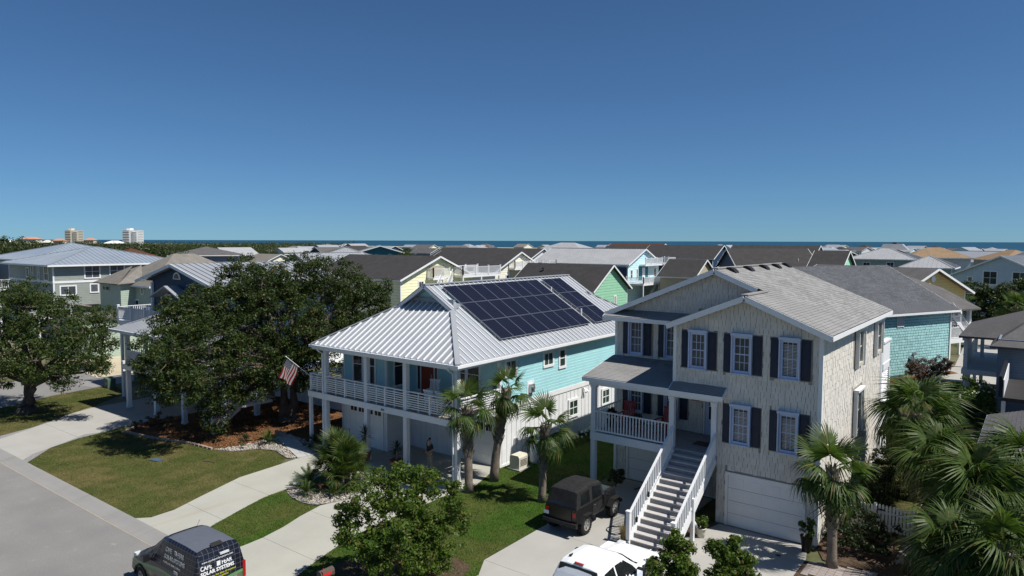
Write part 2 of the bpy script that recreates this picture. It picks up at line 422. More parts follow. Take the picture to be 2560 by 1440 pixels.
# lawns
LAWN1 = [(-41.5, 13.02), (-29.7, 13.02), (-29.2, 13.6), (-29.3, 14.6), (-29.9, 16.1), (-30.8, 18.5), (-30.97, 20.9), (-31.6, 21.65), (-33.2, 22.1), (-34.2, 21.7), (-34.9, 20.6), (-36.1, 20.1), (-38, 20.0), (-41, 19.2), (-43.6, 18.8), (-44.6, 17.8), (-44.4, 16.6), (-43.5, 14.8)]
LAWN2 = [(-23.7, 13.02), (-23.7, 14.5), (-23.8, 15.3), (-24.0, 16.3), (-24.4, 17.4), (-24.7, 18.6), (-25.4, 18.34), (-26.3, 18.38), (-26.9, 18.55), (-27.6, 18.9), (-27.5, 17.7), (-27.05, 16.3), (-26.4, 14.6), (-25.6, 13.02)]
LAWN3 = [(-20.0, 13.02), (-20.1, 14.2), (-20.5, 15.3), (-20.85, 16.5), (-21.1, 17.5), (-21.2, 22.8), (-20.8, 24.2), (-21.6, 26.8), (-21.5, 45), (-16.7, 45), (-16.7, 27.4), (-15.75, 27.3), (-15.75, 19.0), (-15.1, 18.0), (-15.1, 13.02)]
LAWN4 = [(-56, 13.1), (-48.4, 13.1), (-49.2, 15.8), (-50.4, 17.6), (-51.2, 18.5), (-52.3, 20.4), (-55, 24), (-59, 24.5), (-58, 20), (-56, 15)]
LAWN5 = [(-6.2, 27), (-3.9, 27), (-3.9, 46), (-6.2, 46)]
LAWN6 = [(-11.5, 45), (2, 45), (2, 74.5), (-6.4, 73.6), (-9.9, 66.4)]
LAWNS = [(LAWN1, 'lawn', 'front_lawn'), (LAWN2, 'lawn_lush', 'lawn_strip'), (LAWN3, 'lawn_lush', 'side_lawn'), (LAWN4, 'lawn', 'corner_lawn'), (LAWN6, 'lawn_dry', 'rear_lawn'), (LAWN5, 'lawn_dry', 'narrow_lawn')]
for p, m, n in LAWNS: sheet(n, p, .028, m)
# drives
slabs('left_driveway', [(-46.9, 13.02), (-47.8, 13.7), (-50.1, 17.5), (-50.95, 18.3), (-51.8, 20.3), (-52.2, 30), (-44, 30), (-45, 21.2), (-45.1, 19.5), (-44.7, 17.9), (-45, 17.1), (-44.1, 15.7), (-43, 13.75), (-42.2, 13.02)], .034, 'concrete_b', [((0, 1), 16.6), ((0, 1), 20.3), ((.95, .3), -41.6)])
sheet('gravel_strip', [(-42.15, 13.02), (-41.55, 13.02), (-43.55, 14.8), (-44.4, 16.6), (-44.6, 17.85), (-45, 17.1), (-44.1, 15.7), (-43, 13.75)], .030, 'gravel')
sheet('gravel_border', [(-46.95, 13.02), (-48.3, 13.15), (-49.2, 15.8), (-50.4, 17.6), (-50.1, 17.5), (-47.8, 13.7)], .031, 'gravel')
slabs('fork_driveway', [(-29.65, 13.02), (-25.6, 13.02), (-26.4, 14.6), (-27.05, 16.3), (-27.55, 17.7), (-27.66, 18.9), (-27.6, 19.6), (-27.85, 21.2), (-27.7, 22.3), (-26.5, 22.6), (-24.3, 21.2), (-24.3, 19.9), (-24.7, 18.65), (-24.4, 17.4), (-24.0, 16.3), (-23.75, 15.2), (-23.7, 14.5), (-23.7, 13.02), (-20, 13.02), (-20.1, 14.2), (-20.5, 15.3), (-20.85, 16.5), (-21.1, 17.5), (-21.2, 22.8), (-20.8, 24.2), (-21.6, 26.8), (-21.7, 27.4), (-32.2, 27.4), (-32.2, 24), (-31.15, 22.9), (-31.1, 21.9), (-30.97, 20.9), (-30.8, 18.5), (-29.9, 16.1), (-29.25, 14.5), (-29.2, 13.5)], .036, 'concrete', [((0, 1), 23.9), ((0, 1), 18.0), ((0, 1), 15.2), ((1, 0), -25.6)])
slabs('grey_house_driveway', [(-15.1, 13.02), (-15.14, 18), (-15.71, 19), (-15.75, 29.9), (-11.4, 29.9), (-11.4, 24.6), (-10.6, 25.6), (-10.15, 27.4), (-6.7, 27.4), (-6.45, 26.2), (-6.45, 13.02)], .033, 'concrete_b', [((0, 1), 22.5), ((0, 1), 19.0), ((1, 0), -12.9), ((0, 1), 25.7)])
sheet('concrete_pad', [(-9.5, 67), (3, 70), (3, 100), (-7, 100), (-6.2, 76)], .035, 'concrete_b')
sheet('rear_drive', [(-75, 26), (-62.7, 25), (-63, 33), (-76, 36)], .02, 'sand')
sheet('mulch_bed', [(-45.0, 21.2), (-43.6, 18.8), (-41, 19.2), (-38, 20), (-36.1, 20.1), (-35.2, 20.9), (-35.0, 22.3), (-35.9, 23.6), (-33, 24.2), (-32.3, 27), (-32.2, 45), (-44, 45)], .040, 'mulch')
PEB1 = [(-36.1, 20.12), (-34.9, 20.62), (-34.2, 21.75), (-33.2, 22.15), (-31.6, 21.7), (-31.1, 21.95), (-33.4, 22.9), (-35.6, 23.75), (-35.4, 22.6), (-35.6, 21.2)]
PEB2 = [(-31.2, 22.95), (-31.2, 23.8), (-32.6, 24.3), (-35, 24.5), (-34.9, 24.02), (-33, 23.4)]
PEB3 = smooth_poly([(-27.66, 18.9), (-27.6, 19.6), (-27.85, 21.2), (-27.7, 22.3), (-26.5, 22.6), (-24.3, 21.2), (-24.3, 19.9), (-24.7, 18.65), (-25.4, 18.36), (-26.3, 18.4), (-26.9, 18.57)], 1)
for p in (PEB1, PEB2, PEB3): sheet('pebble_bed', p, .045, 'gravel')
BED4 = [(-6.35, 27.6), (-3.7, 28.6), (-4.0, 30.4), (-6.35, 30.4)]
sheet('shrub_bed', smooth_poly([(-6.4, 26.6), (-4.6, 26.3), (-3.8, 28), (-4.1, 30.3), (-6.4, 30.3)], 1), .042, 'soil')
sheet('stair_bed', [(-11.4, 24.6), (-10.55, 25.6), (-10.2, 27.4), (-12.2, 27.45), (-12.2, 24.6)], .041, 'soil')
sheet('rear_shrub_bed', [(-11.5, 60), (-9.75, 66.6), (-6.3, 73.4), (-5.6, 72.4), (-8.6, 66), (-9.6, 62)], .040, 'mulch')
sheet('myrtle_bed', smooth_poly([(-19.9, 13.3), (-15.2, 13.3), (-15.3, 18.2), (-17, 18.6), (-19.5, 17.3)], 1), .041, 'soil')
# paved walk beside the grey house and stepping stones up to the porch
pv = sheet('paver_walk', [(-6.45, 24.6), (-4.3, 25.3), (-2.6, 27.5), (-2.6, 47), (-3.9, 47), (-3.9, 28), (-4.6, 26.2), (-6.45, 26.1)], .036, 'soil')
it = []
for i in range(46):
    for j in range(6):
        x = -3.85+.21*j+(.1 if i % 2 else 0); y = 28+.26*i
        if x < -2.65: it.append(((x+.1, y, .045), (.195, .245, .04), None))
for i in range(9):
    for j in range(6): it.append(((-6.3+.24*i+.12, 24.95+.2*j+.1*(i % 2)+.06*i, .044), (.225, .19, .04), None))
pieces('paver', pv, 'brick_paver', it)
ws = sheet('stone_walk', [(-31.0, 22.0), (-31.25, 22.95), (-33, 23.35), (-35.1, 24.0), (-35.7, 23.8), (-33.3, 22.85)], .046, 'gravel')
it = []
dv = Vector((-4.55, 1.65, 0)).normalized(); dn = Vector((-dv.y, dv.x, 0)); m3 = Matrix((dv, dn, Vector((0,0,1)))).transposed()
for i in range(7):
    w0 = .02
    for j, w in enumerate(((.55, .4), (.4, .55))[i % 2]):
        c = Vector((-31.1, 22.05, .055))+dv*(.35+.68*i)-dn*(w0+w/2)*1.0+dn*.02; w0 += w
        c = c.copy(); it.append(((c.x, c.y, .056), (.66, w-.02, .05), m3))
pieces('flagstone', ws, 'paver', it)

def in_poly(P, poly):
    x, y = P[:, 0], P[:, 1]; r = np.zeros(len(P), bool); n = len(poly)
    for i in range(n):
        (x0, y0), (x1, y1) = poly[i], poly[(i+1) % n]
        c = ((y0 > y) != (y1 > y)) & (x < (x1-x0)*(y-y0)/((y1-y0) or 1e-9)+x0); r ^= c
    return r
def scatter(poly, n, keep=None):
    a = np.array(poly); lo, hi = a.min(0), a.max(0); out = []
    P = lo+(hi-lo)*rng.random((n*3, 2)); P = P[in_poly(P, poly)][:n]; return P
def grass(polys, dens, name, m, label, h=.05):
    Ps = []
    for p in polys:
        a = np.array(p); A = abs(sum(a[i, 0]*a[(i+1) % len(a), 1]-a[(i+1) % len(a), 0]*a[i, 1] for i in range(len(a))))/2
        Ps.append(scatter(p, int(A*dens)))
    P = np.concatenate(Ps); n = len(P); B = np.c_[P, np.full(n, .025)]
    th = rng.random(n)*6.283; w = .011+.008*rng.random(n); d = np.c_[np.cos(th)*w, np.sin(th)*w, np.zeros(n)]
    T = B+np.c_[rng.normal(size=(n, 2))*.025, h*(.5+.8*rng.random(n))]
    V = np.stack([B-d, B+d, T], 1).reshape(-1, 3)
    o = link(bpy.data.objects.new(name, npmesh(name, V, np.arange(3*n).reshape(-1, 3), m)))
    tag(o, label, 'grass', kind='stuff')
grass([LAWN2, LAWN3], 300, 'grass', 'blade', 'short mown green grass on the lawn strip and side lawn'); grass([LAWN1, LAWN4], 220, 'dry_grass', 'blade_dry', 'short sun browned grass on the front and corner lawns', .045)
def stones(polys, dens, name, m, lo, hi, label, cat, z=.05, flat=.6):
    V = []; F = []; base = np.array([(1,0,0),(0,1,0),(-1,0,0),(0,-1,0),(0,0,1),(0,0,-1)], float)
    fc = np.array([(0,1,4),(1,2,4),(2,3,4),(3,0,4),(1,0,5),(2,1,5),(3,2,5),(0,3,5)])
    Ps = []
    for p in polys:
        a = np.array(p); A = abs(sum(a[i, 0]*a[(i+1) % len(a), 1]-a[(i+1) % len(a), 0]*a[i, 1] for i in range(len(a))))/2
        Ps.append(scatter(p, int(A*dens)))
    P = np.concatenate(Ps)
    for i, (x, y) in enumerate(P):
        s = lo+(hi-lo)*rng.random(); t = rng.random()*6.28; c, q = math.cos(t), math.sin(t)
        b = base*np.array([s, s*(.6+.4*rng.random()), s*flat])*(.8+.4*rng.random((6, 1)))
        b = np.c_[b[:, 0]*c-b[:, 1]*q, b[:, 0]*q+b[:, 1]*c, b[:, 2]]+np.array([x, y, z+s*.2]); V.append(b); F.append(fc+6*i)
    o = link(bpy.data.objects.new(name, npmesh(name, np.concatenate(V), np.concatenate(F), m))); tag(o, label, cat, kind='stuff')
stones([PEB1, PEB2, PEB3], 130, 'pebbles', 'stone', .03, .085, 'pale river pebbles filling the planting beds', 'pebbles')
stones([[(-43, 20.2), (-36.1, 20.4), (-35.2, 21.5), (-35.9, 23.5), (-33, 25), (-33, 29), (-43, 29)]], 60, 'mulch_chips', 'chip', .03, .075, 'reddish bark chips under the big oak', 'mulch', .05, .35)
e_ = single('bed_edging', MB().box((-45.05, 21.0, .0), (-44.95, 21.1, .12)), 'wall_stone', 'low stone edging round the bark mulch bed', 'edging')
pts = [(-36.1, 20.1), (-38, 19.95), (-41, 19.15), (-43.6, 18.75), (-45, 21)]; it = []
for a, b in zip(pts, pts[1:]):
    n = int(math.dist(a, b)/.32)
    for i in range(n):
        t = (i+.5)/n; it.append(((a[0]+t*(b[0]-a[0]), a[1]+t*(b[1]-a[1]), .08), (.29, .13, .12), Matrix.Rotation(math.atan2(b[1]-a[1], b[0]-a[0])+rnd.uniform(-.08, .08), 3, 'Z')))
OFF[e_.name] = (0, 0, 0)
pieces('edging_stone', e_, 'wall_stone', it)
# ================================================================ house parts
def window(parent, face, a0, a1, z0, z1, at, trim=.12, m='white', pane='glass', mull=0, rails=(), proud=.05, grid=None, out=1):
    """face 'x': wall plane x=at, a runs along y; face 'y': wall plane y=at, a runs along x. out = outward sign."""
    def B(mb, a, b, za, zb, d0, d1):
        p, q = at+out*d0, at+out*d1
        if face == 'x': mb.box((p, a, za), (q, b, zb))
        else: mb.box((a, p, za), (b, q, zb))
    f = MB()
    B(f, a0, a1, z1-trim, z1, .005, proud); B(f, a0, a1, z0, z0+trim, .005, proud+.015)
    B(f, a0, a0+trim, z0+trim, z1-trim, .005, proud); B(f, a1-trim, a1, z0+trim, z1-trim, .005, proud)
    w = obj('window', f, m, parent)
    p = MB(); B(p, a0+trim*.9, a1-trim*.9, z0+trim*.9, z1-trim*.9, .003, .018); obj('pane', p, pane, w)
    g = MB(); ia, ib, ja, jb = a0+trim, a1-trim, z0+trim, z1-trim
    for i in range(1, mull+1):
        c = ia+(ib-ia)*i/(mull+1); B(g, c-.025, c+.025, ja, jb, .018, .036)
    for r in rails: c = ja+(jb-ja)*r; B(g, ia, ib, c-.022, c+.022, .018, .034)
    if grid:
        nx, nz = grid
        for i in range(1, nx): c = ia+(ib-ia)*i/nx; B(g, c-.011, c+.011, ja, jb, .018, .026)
        for i in range(1, nz): c = ja+(jb-ja)*i/nz; B(g, ia, ib, c-.011, c+.011, .018, .0255)
    if g.v: obj('muntin', g, m, w)
    return w
def railing(parent, a, b, h=1.0, m='white', sp=.14, bw=.04, posts=(), pw=.12, name='railing', top=.09, limit=90):
    """top and bottom rail with upright balusters, each its own piece; a,b at deck level (may slope)"""
    a, b = Vector(a), Vector(b); d = b-a; L = Vector((d.x, d.y, 0)).length
    f = MB(); f.beam(a+Vector((0,0,h)), b+Vector((0,0,h)), top, .05); f.beam(a+Vector((0,0,.1)), b+Vector((0,0,.1)), .05, .07)
    r = obj(name, f, m, parent)
    n = max(2, int(L/sp)); ang = math.atan2(d.y, d.x); rot = Matrix.Rotation(ang, 3, 'Z')
    pieces('baluster', r, m, [(a+d*((i+.5)/n)+Vector((0,0,.06+h/2)), (bw, bw, h-.14), rot) for i in range(n)], limit)
    for t in posts:
        p = a+d*t; q = MB(); q.obox(p+Vector((0,0,(h+.12)/2)), (pw, pw, h+.12), rot); q.obox(p+Vector((0,0,h+.14)), (pw*1.3, pw*1.3, .05), rot); obj('newel_post', q, m, parent)
    return r
def garage_door(parent, face, a0, a1, z1, at, out, rows=4, cols=4, windows=True, m='garage_white', z0=.04):
    def bx(mb, a, b, za, zb, d0, d1):
        p, q = at+out*d0, at+out*d1
        mb.box((a, p, za), (b, q, zb)) if face == 'y' else mb.box((p, a, za), (q, b, zb))
    t = MB(); bx(t, a0-.12, a0, z0, z1+.12, .004, .05); bx(t, a1, a1+.12, z0, z1+.12, .004, .05); bx(t, a0, a1, z1, z1+.12, .004, .05)
    gd = MB(); H = (z1-z0)/rows
    for r in range(rows): bx(gd, a0+.01, a1-.01, z0+r*H+.008, z0+(r+1)*H-.008, .003, .02)
    g = obj('garage_door', gd, m, parent); obj('door_trim', t, m, parent)
    W = (a1-a0)/cols
    for r in range(rows-(1 if windows else 0)):
        for c in range(cols):
            q = MB(); bx(q, a0+c*W+.1, a0+(c+1)*W-.1, z0+r*H+.1, z0+(r+1)*H-.1, .02, .028); obj('panel', q, m, g)
    if windows:
        for c in range(cols):
            q = MB(); bx(q, a0+c*W+.08, a0+(c+1)*W-.08, z0+(rows-1)*H+.1, z1-.1, .019, .024); p = obj('pane', q, 'glass', g)
            q = MB(); mid = a0+(c+.5)*W; bx(q, mid-.015, mid+.015, z0+(rows-1)*H+.1, z1-.1, .024, .032); obj('muntin', q, m, g)
    return g
def text_mesh(s, size, extrude=.002, bold=0):
    c = bpy.data.curves.new('t', 'FONT'); c.body = s; c.size = size; c.extrude = extrude; c.align_x = 'LEFT'; c.offset = bold; c.resolution_u = 2
    o = bpy.data.objects.new('t', c); col.objects.link(o); dg = bpy.context.evaluated_depsgraph_get()
    me = bpy.data.meshes.new_from_object(o.evaluated_get(dg)); bpy.data.objects.remove(o); return me
def text(parent, s, size, loc, xdir, updir, m, name='lettering', bold=0, sx=1):
    me = text_mesh(s, size, .002, bold); me.materials.clear(); me.materials.append(MATS[m]); me.name = name
    o = link(bpy.data.objects.new(name, me), parent)
    x = Vector(xdir).normalized(); u = Vector(updir).normalized(); n = x.cross(u)
    o.matrix_local = Matrix.Translation(Vector(loc)-Vector(OFF[root_of(parent).name])) @ Matrix((x*sx, u, n)).transposed().to_4x4()
    return o
def post(parent, x, y, z0, z1, w=.22, m='post_white', cap=True):
    q = MB(); q.box((x-w/2, y-w/2, z0), (x+w/2, y+w/2, z1))
    if cap: q.box((x-w*.62, y-w*.62, z1-.14), (x+w*.62, y+w*.62, z1-.004)); q.box((x-w*.6, y-w*.6, z0), (x+w*.6, y+w*.6, z0+.16))
    return obj('post', q, m, parent)

# ================================================================ AQUA HOUSE WITH SOLAR ROOF
H1 = thing('beach_house', 'aqua and white raised house with silver metal roof carrying solar panels', 'house', (-26.7, 35, 0))
xR, xL, yF, yB, yE = -21.66, -31.8, 27.4, 25.8, 44.3
zD, zE, zR, xc = 3.14, 5.87, 9.2, -26.67
w = MB()   # lower and upper wall cores
w.box((xL, yF, 0), (xR, yE, 3.05)); w.box((xL, yB, 0), (-28.24, yF, 3.05))
obj('ground_floor_wall', w, 'white', H1)
w = MB(); w.box((xL, yF, 3.05), (xR, yE, 5.8)); w.box((xL, yB, 3.05), (-28.24, yF, 5.8)); obj('upper_wall', w, 'aqua_plain', H1)
# battens on the white ground floor, lap boards on the aqua upper side wall
it = []
for i in range(41):
    y = 27.62+.405*i
    if y > 44.2: break
    zs = [(.12, 2.86)]
    if 33.66 < y < 35.0 or 37.5 < y < 38.75: zs = [(.12, 1.22), (2.44, 2.86)]
    for a, b in zs: it.append(((xR+.012, y, (a+b)/2), (.024, .045, b-a), None))
for i in range(8):
    x = -28.05+.41*i
    if x < -24.7: it.append(((x, yF-.012, 1.5), (.045, .024, 2.75), None))
for x in (-31.7, -28.4, -28.33): it.append(((x, yB-.012, 1.5), (.045, .024, 2.75), None))
pieces('batten', H1, 'white', it)
it = []
for i in range(16):
    z = 3.2+.165*i
    if z > 5.75: break
    it.append(((xR+.016, (yF+yE)/2, z+.085), (.02, yE-yF-.02, .185), Matrix.Rotation(R(4.2), 3, 'Y')))
pieces('lap_board', H1, 'aqua', it)
t = MB(); t.box((xR, yF-.02, 2.92), (xR+.045, yE, 3.19)); t.box((xR, yF, 0), (xR+.03, yE, .14)); obj('belt_board', t, 'white', H1)
for a, b in (((xR-.12, yF-.03, 3.14), (xR+.05, yF+.12, 5.72)), ((xR-.12, yF-.03, 0), (xR+.048, yF+.12, 2.92)), ((-28.34, yB-.03, 0), (-28.2, yB+.1, 2.8)), ((-28.36, yB-.03, 3.16), (-28.2, yB+.1, 5.72)), ((xL-.02, yB-.03, 3.16), (xL+.1, yB+.1, 5.72)), ((xL-.02, yB-.03, 0), (xL+.1, yB+.1, 2.8))):
    obj('corner_board', MB().box(a, b), 'white', H1)
for a0, a1, z0, z1, mu, rl in ((27.75, 28.82, 4.6, 5.55, 1, ()), (31.19, 32.26, 4.62, 5.52, 1, ()), (32.73, 33.5, 4.35, 5.52, 0, (.5,)), (33.8, 34.88, 1.28, 2.38, 1, (.5,)), (37.62, 38.66, 1.28, 2.38, 1, (.5,))):
    window(H1, 'x', a0, a1, z0, z1, xR+.02, .14, 'white', 'glass_green', mu, rl, .055)
for a0, a1 in ((-31.05, -30.1), (-29.98, -29.05)): window(H1, 'y', a0, a1, 3.42, 5.5, yB, .12, 'white', 'glass', 0, (.6,), out=-1)
window(H1, 'x', 26.25, 27.2, 3.5, 5.5, -28.24, .12, 'white', 'glass', 0, (.6,))
window(H1, 'y', -24.5, -23.85, 3.3, 5.5, yF, .1, 'white', 'glass', 0, (.62,), out=-1); window(H1, 'y', -23.9+.05, -22.9, 3.3, 5.5, yF, .1, 'white', 'glass', 0, (.62,), out=-1)
q = MB(); q.box((-27.14, yF-.03, 3.16), (-26.24, yF-.004, 5.25)); dr = obj('front_door', q, 'red_door', H1)
q = MB()
for i in range(2):
    for j in range(3): q.box((-27.06+.42*i, yF-.04, 3.3+.64*j), (-26.72+.42*i, yF-.031, 3.82+.64*j))
obj('door_panel', q, 'red_door', dr); obj('handle', MB().box((-26.36, yF-.09, 4.1), (-26.31, yF-.031, 4.3)), 'steel', dr)
for a0, a1 in ((-27.5, -27.17), (-26.2, -25.87)): window(H1, 'y', a0, a1, 3.3, 5.3, yF, .07, 'white', 'glass', 0, (), out=-1)
garage_door(H1, 'y', -31.3, -28.62, 2.42, yB, -1); garage_door(H1, 'y', -24.4, -22.05, 2.3, yF, -1)
# deck, rim, posts, slatted railing
it = [((-27.25, 24.02+.143*i+.07, zD-.02), (11.0, .135, .04), None) for i in range(12)] + [((-24.98, 25.75+.143*i+.07, zD-.02), (6.45, .135, .04), None) for i in range(11)]
pieces('deck_board', H1, 'deck_tan', it)
q = MB(); q.box((-32.78, 24.0, 2.82), (xR+.12, 24.08, zD)); q.box((xR+.04, 24.08, 2.82), (xR+.12, yF-.04, zD)); q.box((-32.78, 24.08, 2.82), (-32.7, 26.6, zD)); q.box((-32.7, 26.52, 2.82), (xL-.03, 26.6, zD)); obj('rim_board', q, 'white', H1)
q = MB()
for i in range(12): q.box((-32.5+.95*i, 24.1, 2.9), (-32.45+.95*i, 25.75, 3.09))
obj('joist', q, 'white', H1)
for x in (-31.37, -28.0, -25.07, -21.68): post(H1, x, 24.2, .03, 5.7, .24)
post(H1, -32.66, 24.12, .03, 2.82, .16, cap=False); post(H1, -32.66, 26.45, .03, 2.82, .16, cap=False)
q = MB(); q.box((-32.0, 24.07, 5.52), (xR+.14, 24.33, 5.72)); q.box((xR-.12, 24.33, 5.52), (xR+.14, yF-.04, 5.72)); obj('porch_beam', q, 'white', H1)
q = MB(); q.poly([(-32.05, 23.85, 5.725), (xR+.4, 23.85, 5.725), (xR+.4, yE+.4, 5.725), (-32.05, yE+.4, 5.725)][::-1]); obj('soffit', q, 'white', H1)
def slat_rail(x0, y0, x1, y1, posts):
    a, b = Vector((x0, y0, zD)), Vector((x1, y1, zD)); d = b-a; rot = Matrix.Rotation(math.atan2(d.y, d.x), 3, 'Z'); f = MB()
    f.beam(a+Vector((0,0,.98)), b+Vector((0,0,.98)), .12, .05); r = obj('railing', f, 'white', H1)
    pieces('rail_slat', r, 'white', [((a+b)/2+Vector((0,0,.14+.113*i)), (d.length, .035, .05), rot) for i in range(7)])
    for t in posts: q = MB(); q.obox(a+d*t+Vector((0,0,.47)), (.1, .1, .92), rot); obj('newel_post', q, 'white', H1)
    n = max(1, round(d.length/1.6))
    for i in range(n): q = MB(); q.obox(a+d*((i+.5)/n)+Vector((0,0,.47)), (.03, .055, .92), rot); obj('rail_stay', q, 'white', r)
yr = 24.14
slat_rail(-32.7, yr, -31.5, yr, (.04,)); slat_rail(-31.25, yr, -28.12, yr, (.5,)); slat_rail(-27.88, yr, -25.19, yr, (.5,)); slat_rail(-24.95, yr, -21.8, yr, (.5,))
slat_rail(xR+.04, 24.35, xR+.04, 27.3, (.5, .97)); slat_rail(-32.7, 24.2, -32.7, 26.5, (.97,))
text(H1, '434', .17, (-26.73, 23.995, 2.9), (1,0,0), (0,0,1), 'black', 'house_number', .004)
# roof: dutch gable, front and rear hips, standing seams
eR, eL, f0, g0, g1, b0 = -21.24, -32.1, 23.78, 27.1, 41.4, 44.75
kk = (zR-zE)/(eR-xc)
def rz(x): return zR-kk*abs(x-xc)
gx = xc+(g0-f0)*((eR-xc)/(eR-xc)); hipx = eR-(g0-f0); hipz = rz(hipx); hlx = eL+(g0-f0); hlz = hipz
fk = (hipz-zE)/(g0-f0)
th = Vector((0, 0, -.09))
rf = MB()
rf.prism([(eR, f0, zE), (eR, b0, zE), (hipx, g1, hipz), (xc, g1, zR), (xc, g0, zR), (hipx, g0, hipz)], th)
rf.prism([(eL, f0, zE), (hlx, g0, hipz), (xc, g0, zR), (xc, g1, zR), (hlx, g1, hipz), (eL, b0, zE)], th)
fr_ = g0+.62; fz = zE+fk*(fr_-f0)
rf.prism([(eL, f0, zE), (eR, f0, zE), (hipx, g0, hipz), (hipx, fr_, fz-.02), (hlx, fr_, fz-.02), (hlx, g0, hipz)], th)
rf.prism([(eL, b0, zE), (hlx, g1, hipz), (hlx, g1-.5, hipz+.25), (hipx, g1-.5, hipz+.25), (hipx, g1, hipz), (eR, b0, zE)][::-1], th)
roof1 = obj('roof', rf, 'white_metal', H1)
gw = MB(); gh = rz(xc)-.05
gw.prism([(hlx+.3, fr_, fz-.1), (hipx-.3, fr_, fz-.1), (xc, fr_, gh)], (0, .1, 0)); obj('gable_wall', gw, 'aqua_plain', H1); gw = MB(); gw.prism([(hlx+.3, g1-.45, hipz-.1), (hipx-.3, g1-.45, hipz-.1), (xc, g1-.45, gh)], (0, .1, 0)); obj('gable_wall', gw, 'aqua_plain', H1)
rk = MB()
for s in (1, -1):
    hx = hipx if s > 0 else hlx
    for yy in (g0, g1): rk.beam((xc, yy, zR-.06), (hx, yy, hipz-.06), .05, .2, (0, 0, 1))
obj('rake_board', rk, 'white', H1)
fl = MB(); fl.box((hlx+.4, fr_-.12, fz-.06), (hipx-.4, fr_-.01, fz+.16)); obj('gable_flashing', fl, 'blue_metal', H1)
it = []
sl = math.atan(kk)
y = f0+.3
while y < b0-.15:                                                  # seams on the right and left slopes
    x0 = eR
    if y < g0: x1 = eR-(y-f0)
    elif y > g1: x1 = eR-(b0-y)
    else: x1 = xc
    if abs(x1-x0) > .2:
        for s in (1, -1):
            a = (eR-.01 if s > 0 else eL+.01); b = (x1 if s > 0 else 2*xc-x1)
            A = Vector((a, y, rz(a))); B = Vector((b, y, rz(b))); d = B-A
            it.append(((A+B)/2+Vector((0, 0, .03)), (d.length, .045, .05), Matrix.Rotation(sl*s, 3, 'Y')))
    y += .41
x = eL+.35
sf = math.atan(fk)
while x < eR-.2:                                                   # seams on the front and rear hips
    d = min(x-eL, eR-x, g0-f0+.55)
    if d > .2:
        for s in (1, -1):
            y0, y1 = (f0, f0+d) if s > 0 else (b0, b0-min(d, b0-g1)); z1 = zE+fk*abs(y1-y0)
            it.append(((x, (y0+y1)/2, (zE+z1)/2+.03), (.045, math.hypot(y1-y0, z1-zE), .05), Matrix.Rotation(sf*s, 3, 'X')))
    x += .415
pieces('standing_seam', roof1, 'seam_glint_metal', it)
cp = MB(); cp.beam((xc, g0-.05, zR+.03), (xc, g1+.05, zR+.03), .34, .05)
for a, b in (((eR, f0, zE), (hipx, g0, hipz)), ((eL, f0, zE), (hlx, g0, hipz)), ((eR, b0, zE), (hipx, g1, hipz)), ((eL, b0, zE), (hlx, g1, hipz))):
    cp.beam(Vector(a)+Vector((0,0,.035)), Vector(b)+Vector((0,0,.035)), .26, .05)
for s in (1, -1):
    hx = hipx if s > 0 else hlx
    for yy in (g0+.06, g1-.06): cp.beam((xc, yy, zR+.03), (hx, yy, hipz+.03), .2, .05)
obj('ridge_cap', cp, 'white_metal', roof1)
gt = MB()
gt.box((eL-.1, f0-.11, zE-.15), (eR+.1, f0, zE-.02)); gt.box((eR, f0, zE-.15), (eR+.1, b0, zE-.02)); gt.box((eL-.1, f0, zE-.15), (eL, b0, zE-.02)); obj('gutter', gt, 'white', roof1)
fa = MB(); fa.box((eL+.02, f0+.004, zE-.26), (eR-.02, f0+.03, zE-.1)); fa.box((eR-.03, f0+.03, zE-.26), (eR-.004, b0, zE-.1)); obj('fascia', fa, 'white', roof1)
ds = MB()
for px, y0 in ((-21.68, 24.05), (-31.37, 24.05)):
    ds.tube([(px-.12, f0-.05, zE-.15), (px-.12, f0-.05, zE-.3), (px-.1, y0-.02, zE-.5), (px-.1, y0-.02, .3), (px-.1, y0-.3, .08)], .045, 8)
obj('downspout', ds, 'white', H1)
# small fittings on the side wall
q = MB(); q.box((xR+.03, 29.72, 3.36), (xR+.05, 30.34, 4.12)); pl = obj('meter_board', q, 'white', H1)
q = MB(); q.box((xR+.05, 29.86, 3.5), (xR+.2, 30.22, 3.95)); q.tube([(xR+.2, 30.04, 3.78), (xR+.29, 30.04, 3.78)], .09, 12); obj('electric_meter', q, 'steel', pl)
q = MB(); q.box((xR+.03, 35.4, 2.7), (xR+.1, 35.55, 2.86)); q.tube([(xR+.1, 35.48, 2.8), (xR+.2, 35.42, 2.68), (xR+.26, 35.38, 2.6)], [.04, .06, .08], 8); q.tube([(xR+.1, 35.5, 2.8), (xR+.2, 35.58, 2.68), (xR+.26, 35.62, 2.6)], [.04, .06, .08], 8); obj('flood_light', q, 'white', H1)
q = MB(); q.tube([(xR+.07, 29.3, .1), (xR+.07, 29.3, 1.5)], .03, 6); q.tube([(xR+.06, 30.9, .1), (xR+.06, 30.9, 1.25), (xR+.3, 30.7, 1.15)], .03, 6); q.box((xR+.03, 28.6, .95), (xR+.1, 28.85, 1.3)); obj('conduit', q, 'steel', H1)
vt = MB(); x = -22.9; vt.tube([(x, 37.2, rz(x)-.05), (x, 37.2, rz(x)+.5)], .05, 8); vt.tube([(-25.2, 37.25, rz(-25.2)-.05), (-25.2, 37.25, rz(-25.2)+.35)], .04, 8); obj('vent_pipe', vt, 'white', roof1)

